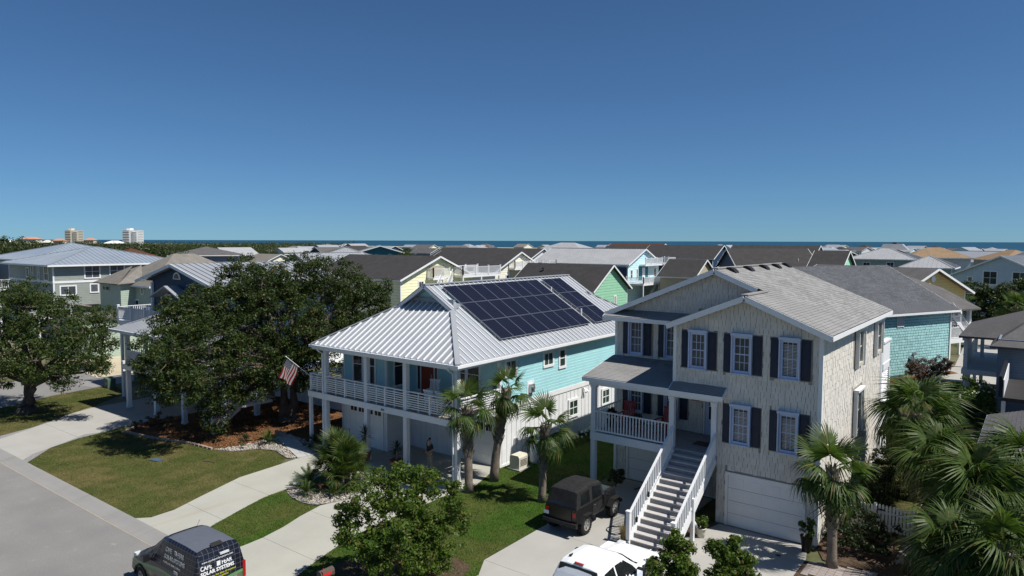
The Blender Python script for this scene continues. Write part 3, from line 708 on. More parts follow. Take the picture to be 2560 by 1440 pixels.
# ---------------------------------------------------------------- solar arrays
ca, sa = math.cos(sl), math.sin(sl); nrm = Vector((sa, 0, ca)); dn_ = Vector((ca, 0, -sa))
PB = None
def array(cols, y0, label):
    p0 = Vector((xc+.42, y0, rz(xc+.42)))+nrm*.17
    A = thing('solar_array', label, 'solar array', tuple(p0), group=None, local=True)
    A.rotation_euler = Matrix((dn_, Vector((0,1,0)), nrm)).transposed().to_euler()
    W, L = 1.105, 1.585; global PB
    if PB is None:
        b = MB(); b.box((.012, .012, -.03), (L-.012, W-.012, 0)); PB = b.mesh('solar_panel'); PB.materials.append(MATS['solar_cell'])
        f = MB(); f.box((0, 0, -.035), (L, .02, .004)); f.box((0, W-.02, -.035), (L, W, .004)); f.box((0, .02, -.035), (.02, W-.02, .004)); f.box((L-.02, .02, -.035), (L, W-.02, .004)); array.fr = f.mesh('frame'); array.fr.materials.append(MATS['steel'])
    for r in range(3):
        for c in range(cols):
            o = link(bpy.data.objects.new('solar_panel', PB), A); o.location = (r*(L+.035), c*(W+.012), 0)
            fo = link(bpy.data.objects.new('frame', array.fr), o)
    b = MB()
    for r in range(3):
        for t in (.25, .75): x = (r+t)*(L+.035); b.box((x-.02, -.06, -.09), (x+.02, cols*(W+.012)+.05, -.04))
    for r in range(3):
        for t in (.25, .75):
            for c in range(0, cols+1, 2): x = (r+t)*(L+.035); y = min(c*(W+.012), cols*(W+.012)-.1); b.box((x-.03, y, -.17), (x+.03, y+.06, -.091))
    obj('mounting_rail', b, 'steel', A)
array(8, 28.03, 'large block of dark solar panels, eight columns wide, on silver roof')
array(2, 37.5, 'narrow block of dark solar panels, two columns wide, on silver roof')
# ================================================================ shingle fields
def shakes(a0, a1, z0, z1, at, face, out, holes=(), top=None, expo=.225, wmin=.11, wmax=.26, seed=1, th=.018, stag=.035, gap=.013, over=.03):
    """hand-split wall shakes in courses with uneven butts; returns piece list"""
    r = random.Random(seed); it = []; z = z0
    while z < z1-.02:
        a = a0-r.uniform(0, .1)
        while a < a1-.03:
            w = r.uniform(wmin, wmax); b = min(a+w, a1); s = max(a, a0)
            if b-s > .05:
                zb = z-r.uniform(0, stag); zt = z+expo+over; mid = (s+b)/2
                tl = min(top(s), top(b)) if top else z1
                zt = min(zt, tl)
                ok = zt-zb > .06
                for h0, h1, h2, h3 in holes:
                    if b > h0+.01 and s < h1-.01 and zt > h2+.05 and zb < h3-.03:
                        if s < h0-.05: b = h0
                        elif b > h1+.05: s = h1
                        elif zt > h3+.08 and zb < h3: zb = h3
                        elif zb < h2-.08: zt = h2
                        else: ok = False
                mid = (s+b)/2
                if ok and b-s > .04 and zt-zb > .04:
                    t = th*r.uniform(.7, 1.5); c = at+out*(t/2+.002); d = b-s-gap; hgt = zt-zb
                    tilt = R(3.0)
                    if face == 'y': it.append(((mid, c, (zb+zt)/2), (d, t, hgt), Matrix.Rotation(tilt*out*1, 3, 'X')))
                    else: it.append(((c, mid, (zb+zt)/2), (t, d, hgt), Matrix.Rotation(-tilt*out, 3, 'Y')))
            a += w
        z += expo
    return it
def tabs(P0, along, upd, rows_len, width_at, expo=.145, tab=.3, seed=2, th=.012, gap=.01):
    """roof shingle tabs: P0 eave corner, along = eave direction, upd = up the slope; width_at(s)->(a,b) span at slope distance s"""
    r = random.Random(seed); it = []; along = Vector(along).normalized(); upd = Vector(upd).normalized(); n = along.cross(upd)
    if n.z < 0: n = -n
    rot = Matrix((along, upd, along.cross(upd))).transposed(); lift = Matrix.Rotation(R(-1.6), 3, 'X'); s = 0; i = 0
    while s < rows_len:
        a0, a1 = width_at(min(s+expo/2, rows_len)); a = a0-(tab/2 if i % 2 else 0)-r.uniform(0, .05)
        while a < a1:
            b = min(a+tab*r.choice((1, 1, 1, .85, 1.15)), a1); q = max(a, a0)
            if b-q > .06: it.append((Vector(P0)+along*((q+b)/2)+upd*(s+expo*.5)+n*(.012+r.uniform(0, .004)), (b-q-gap, expo-.012, th), rot @ lift))
            a = b if b > a else a+tab
        s += expo; i += 1
    return it
def near(it): return sorted(it, key=lambda q: (Vector(q[0])-Vector((0, 0, CAM_H))).length)

# ================================================================ SHAKE-SIDED HOUSE
H2 = thing('shake_house', 'tan shake sided two storey house with navy shutters and white front stairs', 'house', (-11.4, 33, 0))
X0, X1, XB, YB, YM, YR = -16.5, -6.42, -12.28, 27.5, 30.1, 39.3
ze, zr2, kx = 8.16, 10.4, .41; eR2, eL2, xm, xb = -6.0, -16.92, -11.46, -9.25; zb_ = ze+kx*(eR2-xb)
q = MB()
q.box((X0, YM, 0), (X1, YR, ze-.02)); q.box((XB, YB, 5.5), (X1, YM, ze-.02)); q.box((-10.35, YB, 0), (X1, YM, 5.5))
q.prism([(X0, YM, ze-.02), (X1, YM, ze-.02), (xm, YM, zr2-.15)], (0, .2, 0)); q.prism([(XB, YB, ze-.02), (X1, YB, ze-.02), (xb, YB, zb_-.12)], (0, .2, 0))
q.prism([(X0, YR, ze-.02), (xm, YR, zr2-.15), (X1, YR, ze-.02)], (0, -.2, 0))
obj('wall', q, 'shake_back', H2)
def gtop(xc_, zc_): return lambda x: zc_-.16-kx*abs(x-xc_)
winb = [(-11.97, -10.42, 6.3, 7.92), (-10.16, -8.6, 6.3, 7.92), (-8.3, -6.74, 6.3, 7.92), (-10.14, -8.58, 3.42, 5.06), (-8.27, -6.75, 3.42, 5.06)]
it = shakes(XB, X1, 5.5, 9.4, YB, 'y', -1, winb, gtop(xb, zb_), seed=3)
it += shakes(-10.35, X1, 2.32, 5.5, YB, 'y', -1, winb+[(-9.98, -6.84, 0, 2.34)], seed=4)
it += shakes(-10.35, -9.98, .1, 2.32, YB, 'y', -1, seed=5)+shakes(-6.84, X1, .1, 2.32, YB, 'y', -1, seed=6)
wm = [(-16.1, -14.53, 6.15, 7.9), (-14.27, -12.7, 6.15, 7.9), (-16.1, -14.53, 3.35, 5.0), (-14.27, -12.7, 3.35, 5.0), (-12.02, -10.95, 2.85, 5.0)]
it2 = shakes(X0, XB, 8.2, 10.3, YM, 'y', -1, (), gtop(xm, zr2), seed=7)+shakes(X0, XB, 5.6, 8.05, YM, 'y', -1, wm, seed=8)+shakes(X0, -10.4, 2.9, 5.6, YM, 'y', -1, wm, seed=9)+shakes(X0, -10.4, .1, 2.6, YM, 'y', -1, [(-15.9, -13.0, 0, 2.3)], seed=10)
it2 += shakes(xm-.9, xb+.2, 8.6, 10.3, YM, 'y', -1, (), gtop(xm, zr2), seed=21)
sidew = [(32.75, 34.95, 6.0, 7.9), (37.2, 39.15, 6.0, 7.85), (32.8, 34.85, 2.95, 5.2)]
it3 = shakes(YB, YR, .15, ze-.1, X1, 'x', 1, sidew, seed=11, stag=.05)
shl = obj('shake_siding', MB().box((XB+.2, YB+.01, 5.6), (XB+.4, YB+.03, 5.7)), 'shake_back', H2)
allit = near(it)[:170]; rest = near(it)[170:]; s3 = near(it3)
pieces('shake', shl, 'shake', allit+s3[:130]+rest+s3[130:]+it2)
# trim
for a, b in (((X1-.1, YB-.05, .1), (X1+.05, YB+.1, ze-.05)), ((XB-.05, YB-.05, 5.55), (XB+.09, YB+.1, ze-.05)), ((X0-.05, YM-.05, .1), (X0+.09, YM+.1, ze-.05)), ((X1-.05, YR-.1, .1), (X1+.05, YR+.05, ze-.05))):
    obj('corner_board', MB().box(a, b), 'white', H2)
# roof
rf = MB(); th = Vector((0, 0, -.16))
rf.prism([(eR2, 27.1, ze), (eR2, 39.6, ze), (xm, 39.6, zr2), (xm, 29.65, zr2), (xb, 29.65, zb_), (xb, 27.1, zb_)], th)
rf.prism([(eL2, 29.65, ze), (xm, 29.65, zr2), (xm, 39.6, zr2), (eL2, 39.6, ze)], th)
rf.prism([(-12.5, 27.1, ze), (xb, 27.1, zb_), (xb, 30.1, zb_), (-12.5, 30.1, ze)], th)
roof2 = obj('roof', rf, 'sh_dark', H2)
sl2 = math.atan(kx); c2, s2 = math.cos(sl2), math.sin(sl2)
Lr = (eR2-xm)/c2; Lb = (eR2-xb)/c2
def wR(s): return (0, 12.5) if s < Lb else (2.55, 12.5)
tr_ = tabs((eR2, 27.1, ze), (0, 1, 0), (-c2, 0, s2), Lr, wR, .15, .33, 5, .014)
tl_ = tabs((-12.5, 30.1, ze), (0, -1, 0), (c2, 0, s2), Lb, lambda s: (0, 3.0), .15, .33, 6, .014)
trn = near(tr_); pieces('roof_shingle', roof2, 'roof_tab', trn+tl_)
fb = MB()
for a, b in (((xb, 27.1, zb_), (eR2, 27.1, ze)), ((xb, 27.1, zb_), (-12.5, 27.1, ze)), ((xm, 29.65, zr2), (eL2, 29.65, ze)), ((xm, 29.65, zr2), (xb-.35, 29.65, zb_+.14))):
    fb.beam(Vector(a)+Vector((0, -.02, -.12)), Vector(b)+Vector((0, -.02, -.12)), .05, .22)
fb.box((eR2-.02, 27.12, ze-.2), (eR2+.03, 39.6, ze-.02)); fb.box((eL2-.03, 29.65, ze-.2), (eL2+.02, 39.6, ze-.02)); obj('fascia', fb, 'white', roof2)
so = MB(); so.box((X1, YB, ze-.2), (eR2-.03, YR+.2, ze-.17)); so.box((X0, YM, ze-.2), (eL2+.03, YR+.2, ze-.17)); obj('soffit', so, 'white', roof2)
cp = MB(); cp.beam((xm, 29.65, zr2+.02), (xm, 39.6, zr2+.02), .3, .04); cp.beam((xb, 27.1, zb_+.02), (xb, 29.7, zb_+.02), .3, .04); obj('ridge_cap', cp, 'roof_tab', roof2)
for y in (30.9, 33.1, 35.4, 37.4, 39.2):
    v = MB(); x = -11.12; z = zr2-kx*(x-xm); rot = Matrix.Rotation(sl2, 3, 'Y')
    pr_ = [(-.24, -.02), (.24, -.02), (.24, .06), (.1, .13), (-.08, .16), (-.24, .1)]
    v.prism([Vector((x, y-.22, z))+rot @ Vector((a, 0, b)) for a, b in pr_], (0, .44, 0)); obj('roof_vent', v, 'dark_vent', roof2)
# pent roofs and porch roof
def pent(x0, x1, y0, z0, y1, z1, name='pent_roof', m='roof_tab', seed=1):
    p = MB(); p.prism([(x0, y0, z0), (x1, y0, z0), (x1, y1, z1), (x0, y1, z1)], (0, 0, -.12)); o = obj(name, p, 'sh_dark', H2)
    L = math.hypot(y1-y0, z1-z0); pieces('roof_shingle', o, m, tabs((x0, y0, z0), (1, 0, 0), (0, y1-y0, z1-z0), L-.05, lambda s: (0, x1-x0), .15, .33, seed, .014), 200)
    f = MB(); f.box((x0-.02, y0-.04, z0-.2), (x1+.02, y0-.002, z0-.01)); f.beam((x1+.015, y0, z0-.07), (x1+.015, y1, z1-.07), .03, .16); f.beam((x0-.015, y0, z0-.07), (x0-.015, y1, z1-.07), .03, .16); obj('fascia', f, 'white', o)
    return o
pent(-16.85, -12.33, 29.4, 8.0, 30.07, 8.28, m='roof_tab', seed=31)
pent(-16.6, -12.33, 27.15, 5.42, 30.05, 6.02, 'porch_roof', 'roof_tab', 32); pent(-12.3, -10.0, 27.0, 5.40, 27.46, 5.66, m='roof_tab', seed=33)
q = MB(); q.box((-16.35, 27.3, 5.05), (-10.3, 27.5, 5.27)); q.box((-16.35, 27.5, 5.05), (-16.15, 30.0, 5.27)); q.poly([(-16.5, 27.2, 5.28), (-10.1, 27.2, 5.28), (-10.1, 30, 5.28), (-16.5, 30, 5.28)][::-1]); obj('porch_beam', q, 'white', H2)
# porch
q = MB(); q.box((-16.3, 27.35, 2.5), (-12.2, 27.43, 2.85)); q.box((-16.3, 27.43, 2.5), (-16.22, 30.05, 2.85)); q.box((-16.2, 27.45, 2.6), (-10.37, 30.05, 2.79)); obj('porch_frame', q, 'white', H2)
pieces('deck_board', H2, 'deck_grey', [((-13.3, 27.42+.142*i, 2.825), (5.85, .134, .04), None) for i in range(19)])
for x, y in ((-16.18, 27.5), (-12.3, 27.42), (-10.45, 27.42)): post(H2, x, y, .04 if x < -12 else 2.85, 5.05, .22)
railing(H2, (-16.05, 27.45, 2.85), (-12.42, 27.45, 2.85), .98, 'white', .15, .045, limit=60); railing(H2, (-16.2, 27.62, 2.85), (-16.2, 30.0, 2.85), .98, 'white', .15, .045, limit=60)
# front stairs
NS = 15; ytop, ybot = 27.36, 23.5; rise = 2.85/NS; run = (ytop-ybot)/(NS-1); sx0, sx1 = -12.14, -10.42
pieces('tread', H2, 'tread', [((-11.28, ytop-run*(i+.5)-.01, 2.85-rise*(i+1)-.02), (sx1-sx0, run+.03, .04), None) for i in range(NS-1)])
pieces('riser', H2, 'riser', [((-11.28, ytop-run*i-.014, 2.85-rise*(i+.5)-.02), (sx1-sx0, .025, rise-.042), None) for i in range(NS)])
st = MB()
for x in (sx0-.04, sx1+.04): st.beam((x, ytop+.05, 2.85-.22), (x, ybot-.1, .04), .06, .3)
obj('stringer', st, 'white', H2)
for x in (sx0-.06, sx1+.06):
    railing(H2, (x, ytop, 2.85), (x, ybot-.1, .22), .95, 'white', .15, .045, (1,), .15, 'stair_railing')
q = MB(); q.box((sx1+.02, 25.0, .05), (sx1+.15, 25.13, 1.75)); q.beam((sx1+.08, 25.1, .9), (sx1+.08, 25.9, .1), .06, .08); obj('stair_post', q, 'white', H2)
for y, z in ((24.9, 1.45), (23.9, .75)):
    q = MB(); q.box((sx0-.0, y-.05, z), (sx0+.05, y+.05, z+.16)); q.lathe((sx0+.03, y, z+.16), [(.06, 0), (.03, .05), (.005, .07)], 8); obj('stair_lamp', q, 'black', H2)
# windows with projecting storm-shutter frames and navy shutters
def shwin(x0, x1, z0, z1, at, blinds=False, sh=.37):
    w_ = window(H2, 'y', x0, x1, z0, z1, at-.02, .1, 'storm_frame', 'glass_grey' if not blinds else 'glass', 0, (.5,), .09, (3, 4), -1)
    f = MB()
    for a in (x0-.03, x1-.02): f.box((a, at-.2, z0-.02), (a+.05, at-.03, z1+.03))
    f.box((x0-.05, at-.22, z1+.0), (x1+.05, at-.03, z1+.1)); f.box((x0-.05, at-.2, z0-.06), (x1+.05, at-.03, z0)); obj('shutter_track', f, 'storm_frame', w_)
    if blinds:
        pieces('blind_slat', w_, 'blind', [(((x0+x1)/2, at-.039, z0+.14+.055*i), (x1-x0-.24, .003, .032), None) for i in range(int((z1-z0-.28)/.055))])
    for a, b in ((x0-sh, x0-.05), (x1+.05, x1+sh+.02)):
        s = MB(); s.box((a, at-.06, z0-.02), (b, at-.02, z1+.02)); o = obj('shutter', s, 'navy_shutter', H2)
        p = MB()
        for u, v in ((.08, .5), (.54, .94)): p.box((a+.05, at-.075, z0+(z1-z0)*u), (b-.05, at-.061, z0+(z1-z0)*v))
        obj('panel', p, 'navy_shutter', o)
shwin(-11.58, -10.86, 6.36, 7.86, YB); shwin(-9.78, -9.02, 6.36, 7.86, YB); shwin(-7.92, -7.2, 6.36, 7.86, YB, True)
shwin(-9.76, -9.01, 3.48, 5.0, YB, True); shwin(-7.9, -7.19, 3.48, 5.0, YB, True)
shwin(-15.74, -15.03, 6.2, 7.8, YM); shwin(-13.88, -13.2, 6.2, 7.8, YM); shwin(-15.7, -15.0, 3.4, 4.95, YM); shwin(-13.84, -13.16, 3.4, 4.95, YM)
def sidewin(y0, y1, z0, z1):
    w_ = window(H2, 'x', y0, y1, z0, z1, X1+.02, .14, 'tan_plastic', 'glass_grey', 0, (.5,), .1)
    f = MB(); f.box((X1+.03, y0-.05, z0-.05), (X1+.2, y0+.02, z1)); f.box((X1+.03, y1-.02, z0-.05), (X1+.2, y1+.05, z1)); f.box((X1+.03, y0-.08, z1), (X1+.25, y1+.08, z1+.1)); obj('shutter_track', f, 'white', w_)
sidewin(33.2, 34.5, 6.1, 7.75); sidewin(37.4, 38.9, 6.1, 7.75); sidewin(33.2, 34.5, 3.1, 5.0)
# door, garage doors, sign
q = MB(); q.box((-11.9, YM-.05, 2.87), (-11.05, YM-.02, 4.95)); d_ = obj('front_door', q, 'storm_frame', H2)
q = MB(); q.box((-11.72, YM-.06, 3.6), (-11.23, YM-.051, 4.8)); obj('pane', q, 'glass', d_); q = MB(); q.box((-11.72, YM-.07, 4.18), (-11.23, YM-.061, 4.22)); q.box((-11.99, YM-.07, 2.87), (-11.91, YM-.02, 5.03)); q.box((-11.04, YM-.07, 2.87), (-10.96, YM-.02, 5.03)); q.box((-11.91, YM-.07, 4.955), (-11.04, YM-.02, 5.03)); obj('door_trim', q, 'white', d_)
obj('handle', MB().box((-11.15, YM-.1, 3.75), (-11.1, YM-.051, 3.95)), 'steel', d_)
q = MB(); q.box((-12.55, YM-.05, 4.35), (-12.2, YM-.03, 4.55)); obj('door_sign', q, 'red_wood', H2)
garage_door(H2, 'y', -9.85, -6.95, 2.13, YB, -1, 4, 4, False); garage_door(H2, 'y', -15.75, -13.15, 2.1, YM, -1, 4, 4, False)
q = MB(); q.box((-16.0, 30.0, .04), (-10.4, 30.05, .1)); obj('sill', q, 'white', H2)
# white rear porch corner with louvred panels
q = MB(); q.box((-6.62, 39.36, 0), (-6.35, 39.6, 7.9)); q.box((-6.5, 41.4, 0), (-6.3, 41.6, 5.3)); q.box((-6.55, 39.6, 5.0), (-6.3, 41.6, 5.35)); q.box((-6.5, 39.6, 5.35), (-6.34, 41.6, 6.4)); q.box((-6.55, 39.6, 6.4), (-6.28, 41.65, 6.5)); q.box((-6.5, 39.6, .2), (-6.34, 41.4, 2.6)); q.box((-9, 39.62, 4.9), (-6.5, 41.6, 5.05)); obj('rear_porch_panel', q, 'white', H2)
pieces('louvre', H2, 'white', [((-6.4, 40.5, 2.7+.11*i), (.1, 1.8, .02), Matrix.Rotation(R(35), 3, 'Y')) for i in range(21)])
# ================================================================ NEIGHBOURING HOUSES (ridge runs along local y, gable 'S' at the ridge end A)
def rhouse(name, label, A, B, w, e, r, wall, roof, kind='gable', oh=.45, wins=(), seam=None, z0=0, trim='white', group=None, gwall=None, vents=0):
    A, B = Vector((A[0], A[1], 0)), Vector((B[0], B[1], 0)); d = B-A; L = d.length; rot = math.atan2(-d.x, d.y)
    T = thing(name, label, 'house', tuple((A+B)/2), rot, group, local=True); hw, hl = w/2, L/2
    k_ = (r-e)/hw; zo = e-k_*oh
    body = MB()
    if kind == 'gable': body.prism([(-hw, -hl, z0), (hw, -hl, z0), (hw, -hl, e), (0, -hl, r-.05), (-hw, -hl, e)], (0, L, 0))
    else: body.box((-hw, -hl, z0), (hw, hl, e))
    bo = obj('wall', body, wall, T)
    ro = MB(); X, Y = hw+oh, hl+oh; t = (0, 0, -.14)
    if kind == 'gable':
        ro.prism([(0, -Y, r), (X, -Y, zo), (X, Y, zo), (0, Y, r)][::-1], t); ro.prism([(0, -Y, r), (-X, -Y, zo), (-X, Y, zo), (0, Y, r)], t)
        h = Y
    else:
        h = max(.01, Y-X)
        ro.prism([(X, -Y, zo), (X, Y, zo), (0, h, r), (0, -h, r)], t); ro.prism([(-X, -Y, zo), (0, -h, r), (0, h, r), (-X, Y, zo)], t)
        ro.prism([(-X, -Y, zo), (X, -Y, zo), (0, -h, r)], t); ro.prism([(X, Y, zo), (-X, Y, zo), (0, h, r)], t)
    R_ = obj('roof', ro, roof, T)
    tr = MB()
    if kind == 'gable':
        for yy in (-Y-.02, Y+.02):
            for s in (1, -1): tr.beam((0, yy, r-.1), (s*X, yy, zo-.1), .05, .2)
        for s in (1, -1): tr.box((s*X, -Y, zo-.2), (s*(X+.04), Y, zo-.02))
    else: tr.box((-X-.04, -Y-.04, zo-.2), (X+.04, -Y, zo-.02)); tr.box((X, -Y, zo-.2), (X+.04, Y, zo-.02)); tr.box((-X-.04, -Y, zo-.2), (-X, Y, zo-.02))
    obj('fascia', tr, trim, R_)
    if seam:
        sl_ = math.atan(k_); y = -Y+.2; it = []
        while y < Y-.1:
            xe = 0 if abs(y) <= h else X-(Y-abs(y))
            for s in (1, -1):
                a, b = s*(X-.02), s*xe; za, zb = r-k_*abs(a), r-k_*abs(b)
                if X-xe > .3: it.append((((a+b)/2, y, (za+zb)/2+.02), (math.hypot(a-b, za-zb), .03, .05), Matrix.Rotation(sl_*s, 3, 'Y')))
            y += seam
        if kind == 'hip':
            x = -X+.2
            while x < X-.1:
                dd = X-abs(x)
                for s in (1, -1):
                    y0, y1 = s*Y, s*(Y-dd)
                    if dd > .3: it.append(((x, (y0+y1)/2, (zo+zo+k_*dd)/2+.02), (.03, math.hypot(dd, k_*dd), .05), Matrix.Rotation(sl_*-s, 3, 'X')))
                x += seam
        pieces('standing_seam', R_, roof, it, 120)
        cp = MB(); cp.beam((0, -h, r+.02), (0, h, r+.02), .3, .04)
        if kind == 'hip':
            for sx in (1, -1):
                for sy in (1, -1): cp.beam((sx*X, sy*Y, zo+.03), (0, sy*h, r+.03), .22, .04)
        obj('ridge_cap', cp, roof, R_)
    if kind == 'gable':
        for s in (1, -1):
            c = MB(); c.box((s*(hw-.12), -hl-.03, z0), (s*(hw+.03), -hl+.12, e-.05)); obj('corner_board', c, trim, T)
    else:
        for sx in (1, -1): c = MB(); c.box((sx*(hw-.12), -hl-.03, z0), (sx*(hw+.03), -hl+.12, e-.12)); obj('corner_board', c, trim, T)
    for wd in wins:
        f, a, z, ww, hh = wd[:5]; mu = wd[5] if len(wd) > 5 else 0; mm = wd[6] if len(wd) > 6 else trim; pn = wd[7] if len(wd) > 7 else 'glass'
        if f in 'EW': window(T, 'x', a-ww/2, a+ww/2, z, z+hh, hw if f == 'E' else -hw, .14, mm, pn, mu, () if hh < 1.3 else (.5,), .06, out=1 if f == 'E' else -1)
        else: window(T, 'y', a-ww/2, a+ww/2, z, z+hh, -hl if f == 'S' else hl, .14, mm, pn, mu, () if hh < 1.3 else (.5,), .06, out=-1 if f == 'S' else 1)
    for i in range(vents):
        v = MB(); x = hw*rnd.uniform(.3, .7)*(-1 if i % 2 else 1); y = hl*rnd.uniform(-.6, .6); z = r-k_*abs(x); v.tube([(x, y, z-.1), (x, y, z+.45)], .07, 8); obj('vent_pipe', v, 'white', R_)
    return T
def deck(T, x0, x1, y0, y1, z, sides, posts=(), m='white', h=1.0, sp=.16, zb=0, bw=.05, fl='deck_grey', limit=60):
    q = MB(); q.box((x0, y0, z-.3), (x1, y1, z-.05)); q.box((x0+.02, y0+.02, z-.04), (x1-.02, y1-.02, z)); obj('deck', q, m, T)
    for s in sides:
        a, b = {'S': ((x0, y0), (x1, y0)), 'N': ((x0, y1), (x1, y1)), 'W': ((x0, y0), (x0, y1)), 'E': ((x1, y0), (x1, y1))}[s]
        n = max(1, round(math.dist(a, b)/2.4)); railing(T, a+(z,), b+(z,), h, m, sp, bw, [i/n for i in range(n+1)], .13, limit=limit)
    for x, y in posts: post(T, x, y, zb, z-.3, .18, m, False)
def stair(T, top, bot, wdir, w, n, m='white', rails=True):
    """straight flight from top to bot (centre line points), treads run along wdir"""
    top, bot, wd = Vector(top), Vector(bot), Vector(wdir).normalized(); d = bot-top; hd = Vector((d.x, d.y, 0)); run = hd.length/n; hn = hd.normalized(); rise = -d.z/n
    rot = Matrix((wd, hn, wd.cross(hn))).transposed()
    pieces('tread', T, 'tread', [(top+hn*(run*(i+.5))-Vector((0,0,rise*(i+1))), (w, run+.03, .05), rot) for i in range(n)])
    for s in (1, -1):
        q = MB(); q.beam(top+wd*s*w/2-Vector((0,0,.15)), bot+wd*s*w/2-Vector((0,0,.02)), .06, .28); obj('stringer', q, m, T)
        if rails: railing(T, top+wd*s*w/2, bot+wd*s*w/2, .95, m, .16, .04, (1,), .12, 'stair_railing')
# --- yellow house with roof deck
Y1 = rhouse('yellow_house', 'pale yellow lap sided house, dark roof, white roof deck beside gable', (-58.1, 61.5), (-74, 61.5), 12.4, 7.3, 9.75, 'siding_yellow', 'sh_dark', wins=[('S', -2.9, 5.5, 1.0, 1.4, 1), ('W', -5.5, 5.0, .9, 1.7, 1), ('S', 2.5, 3.0, 1, 1.4, 1)], vents=1)
q = MB(); q.box((-1.9, -8.0, 7.35), (1.0, -7.97, 8.6)); obj('balcony_recess', q, 'siding_khaki', Y1)
deck(Y1, -1.9, .9, -9.0, -7.96, 7.25, 'SW'); stair(Y1, (.4, -9.2, 7.25), (-2.2, -10.3, 5.0), (.4, -.9, 0), 1.2, 10)
deck(Y1, 2.9, 10.3, -9.4, -5.5, 7.35, 'SWN', [(3, -9.3), (6.5, -9.3), (10.2, -9.3)], limit=120)
deck(Y1, -5, 3, -9.2, -8, 4.4, 'S', [(-4.8, -9)])
# --- cream house
Y2 = rhouse('cream_house', 'cream lap sided house with dark roof and white stair tower', (-67.3, 90.3), (-84, 90.3), 12.6, 7.05, 9.85, 'siding_cream', 'sh_dark', wins=[('S', -1.6, 5.0, .8, 1.2), ('S', -3.2, 5.0, .9, 1.3)], vents=1)
q = MB(); q.box((-2.6, -8.43, 5.0), (.8, -8.4, 7.0)); obj('porch_recess', q, 'siding_khaki', Y2)
deck(Y2, -2.9, 3.2, -9.6, -8.4, 7.3, 'SW', limit=90); deck(Y2, 3.2, 7.2, -10.6, -8.4, 7.3, 'SE', [(3.3, -10.5), (7.1, -10.5), (3.3, -8.6), (7.1, -8.6)]); stair(Y2, (7.0, -9.6, 7.2), (10.5, -9.6, 4.4), (0, 1, 0), 1.3, 12)
stair(Y2, (4.0, -9.4, 6.0), (6.6, -9.4, 4.2), (0, 1, 0), 1.1, 8, rails=False)
# --- sky-blue house with metal roof
B1 = rhouse('skyblue_house', 'sky blue house with ribbed pale metal roof and white double deck stairs', (-54.3, 108.3), (-72.8, 108.3), 11.4, 7.95, 10.3, 'siding_sky', 'galv_metal', seam=.5, wins=[('S', -4.4, 5.3, .8, 1.6, 0), ('S', 4.3, 5.3, .9, 1.7, 0), ('S', -2.4, 5.2, .6, 1.8)])
q = MB(); q.box((-1.9, -9.29, 5.0), (1.6, -9.27, 7.4)); obj('porch_recess', q, 'siding_teal', B1); q = MB(); q.box((-.6, -9.33, 5.0), (.4, -9.295, 7.1)); obj('door', q, 'white', B1)
wl = MB(); wl.box((-6.04, -9.2, 0), (-6.01, 9.2, 7.3)); obj('side_wall', wl, 'siding_navy', B1)
deck(B1, -1.6, 4.9, -10.4, -9.27, 7.7, 'S', limit=60); deck(B1, 4.9, 8.0, -11.5, -9.3, 7.75, 'SE', [(5, -11.4), (7.9, -11.4)]); deck(B1, -6.3, -.2, -12.4, -9.3, 4.7, 'SW', [(-6.2, -12.3), (-.3, -12.3)]); deck(B1, -.2, 12.5, -13.0, -9.3, 4.7, 'SE', [(4, -12.9), (8, -12.9), (12.4, -12.9), (-.1, -12.9)], limit=90)
stair(B1, (7.9, -10.6, 7.7), (12, -10.6, 4.9), (0, 1, 0), 1.2, 13); stair(B1, (1.5, -12, 4.6), (-2.4, -12, 1.5), (0, 1, 0), 1.2, 12)
for x in (5, 8): post(B1, x, -12.9, 4.7, 7.45, .16, 'white', False)
# --- mint green gable
G1 = rhouse('mint_house', 'mint green lap sided gable house under a blackish roof', (-45.1, 80.5), (-58, 80.5), 9.2, 5.55, 8.5, 'siding_mint', 'sh_dark', oh=.5, wins=[('S', -2.3, 2.2, .75, 2.1, 0, 'white', 'blind'), ('S', 1.2, 1.5, .8, 2.9, 0, 'white', 'blind')], vents=1)
v = MB(); z = 8.5-.63*1.6; v.lathe((-1.6, 3.2, z-.1), [(.06, 0), (.06, .35), (.22, .4), (.2, .5), (.05, .58)], 10); obj('roof_vent', v, 'black', G1)
q = MB(); q.box((4.0, -8.5, 0), (5.0, -6.2, 2.6)); obj('stair_wall', q, 'siding_teal', G1)
# --- small cream, navy, dark roofed and further gables
rhouse('khaki_house', 'small khaki gable house with stained dark roof behind the grey gable', (-44.4, 110.6), (-50.3, 110.6), 8.6, 6.1, 8.6, 'siding_khaki', 'sh_dark', wins=[('S', 0, 5, .8, 1.2)])
rhouse('navy_house', 'deep navy gable house under a broad charcoal roof', (-43.1, 117.9), (-32.7, 125.7), 11, 7.5, 10.4, 'siding_navy', 'sh_dark', wins=[('S', 0, 5, .8, 1.2)], vents=1)
rhouse('charcoal_roof_house', 'navy house with long charcoal roof and white gable balcony', (-66, 176), (-86, 176), 13, 7.4, 10.6, 'siding_navy', 'sh_dark', wins=[('W', -4, 5.2, 1, 1.2), ('W', 2, 5.2, 1, 1.2), ('S', -3, 5, .8, 1.5), ('S', 2.5, 5, .8, 1.5)], vents=1)
rhouse('lime_house', 'bright lime green gable house beside a white railing', (-24.6, 119), (-29, 119), 9, 7.7, 10.2, 'siding_lime', 'sh_dark', wins=[('S', -2, 7.2, .5, .5), ('S', 1.2, 7.2, .5, .5)])
rhouse('teal_house', 'dark teal cottage with white trimmed gable and silver roof', (-141, 127), (-156, 140), 11, 8.6, 10.2, 'siding_teal', 'white_metal', oh=.8, seam=.6, wins=[('S', -2.5, 6.9, .7, 1.1), ('S', 2.5, 6.9, .7, 1.1)])
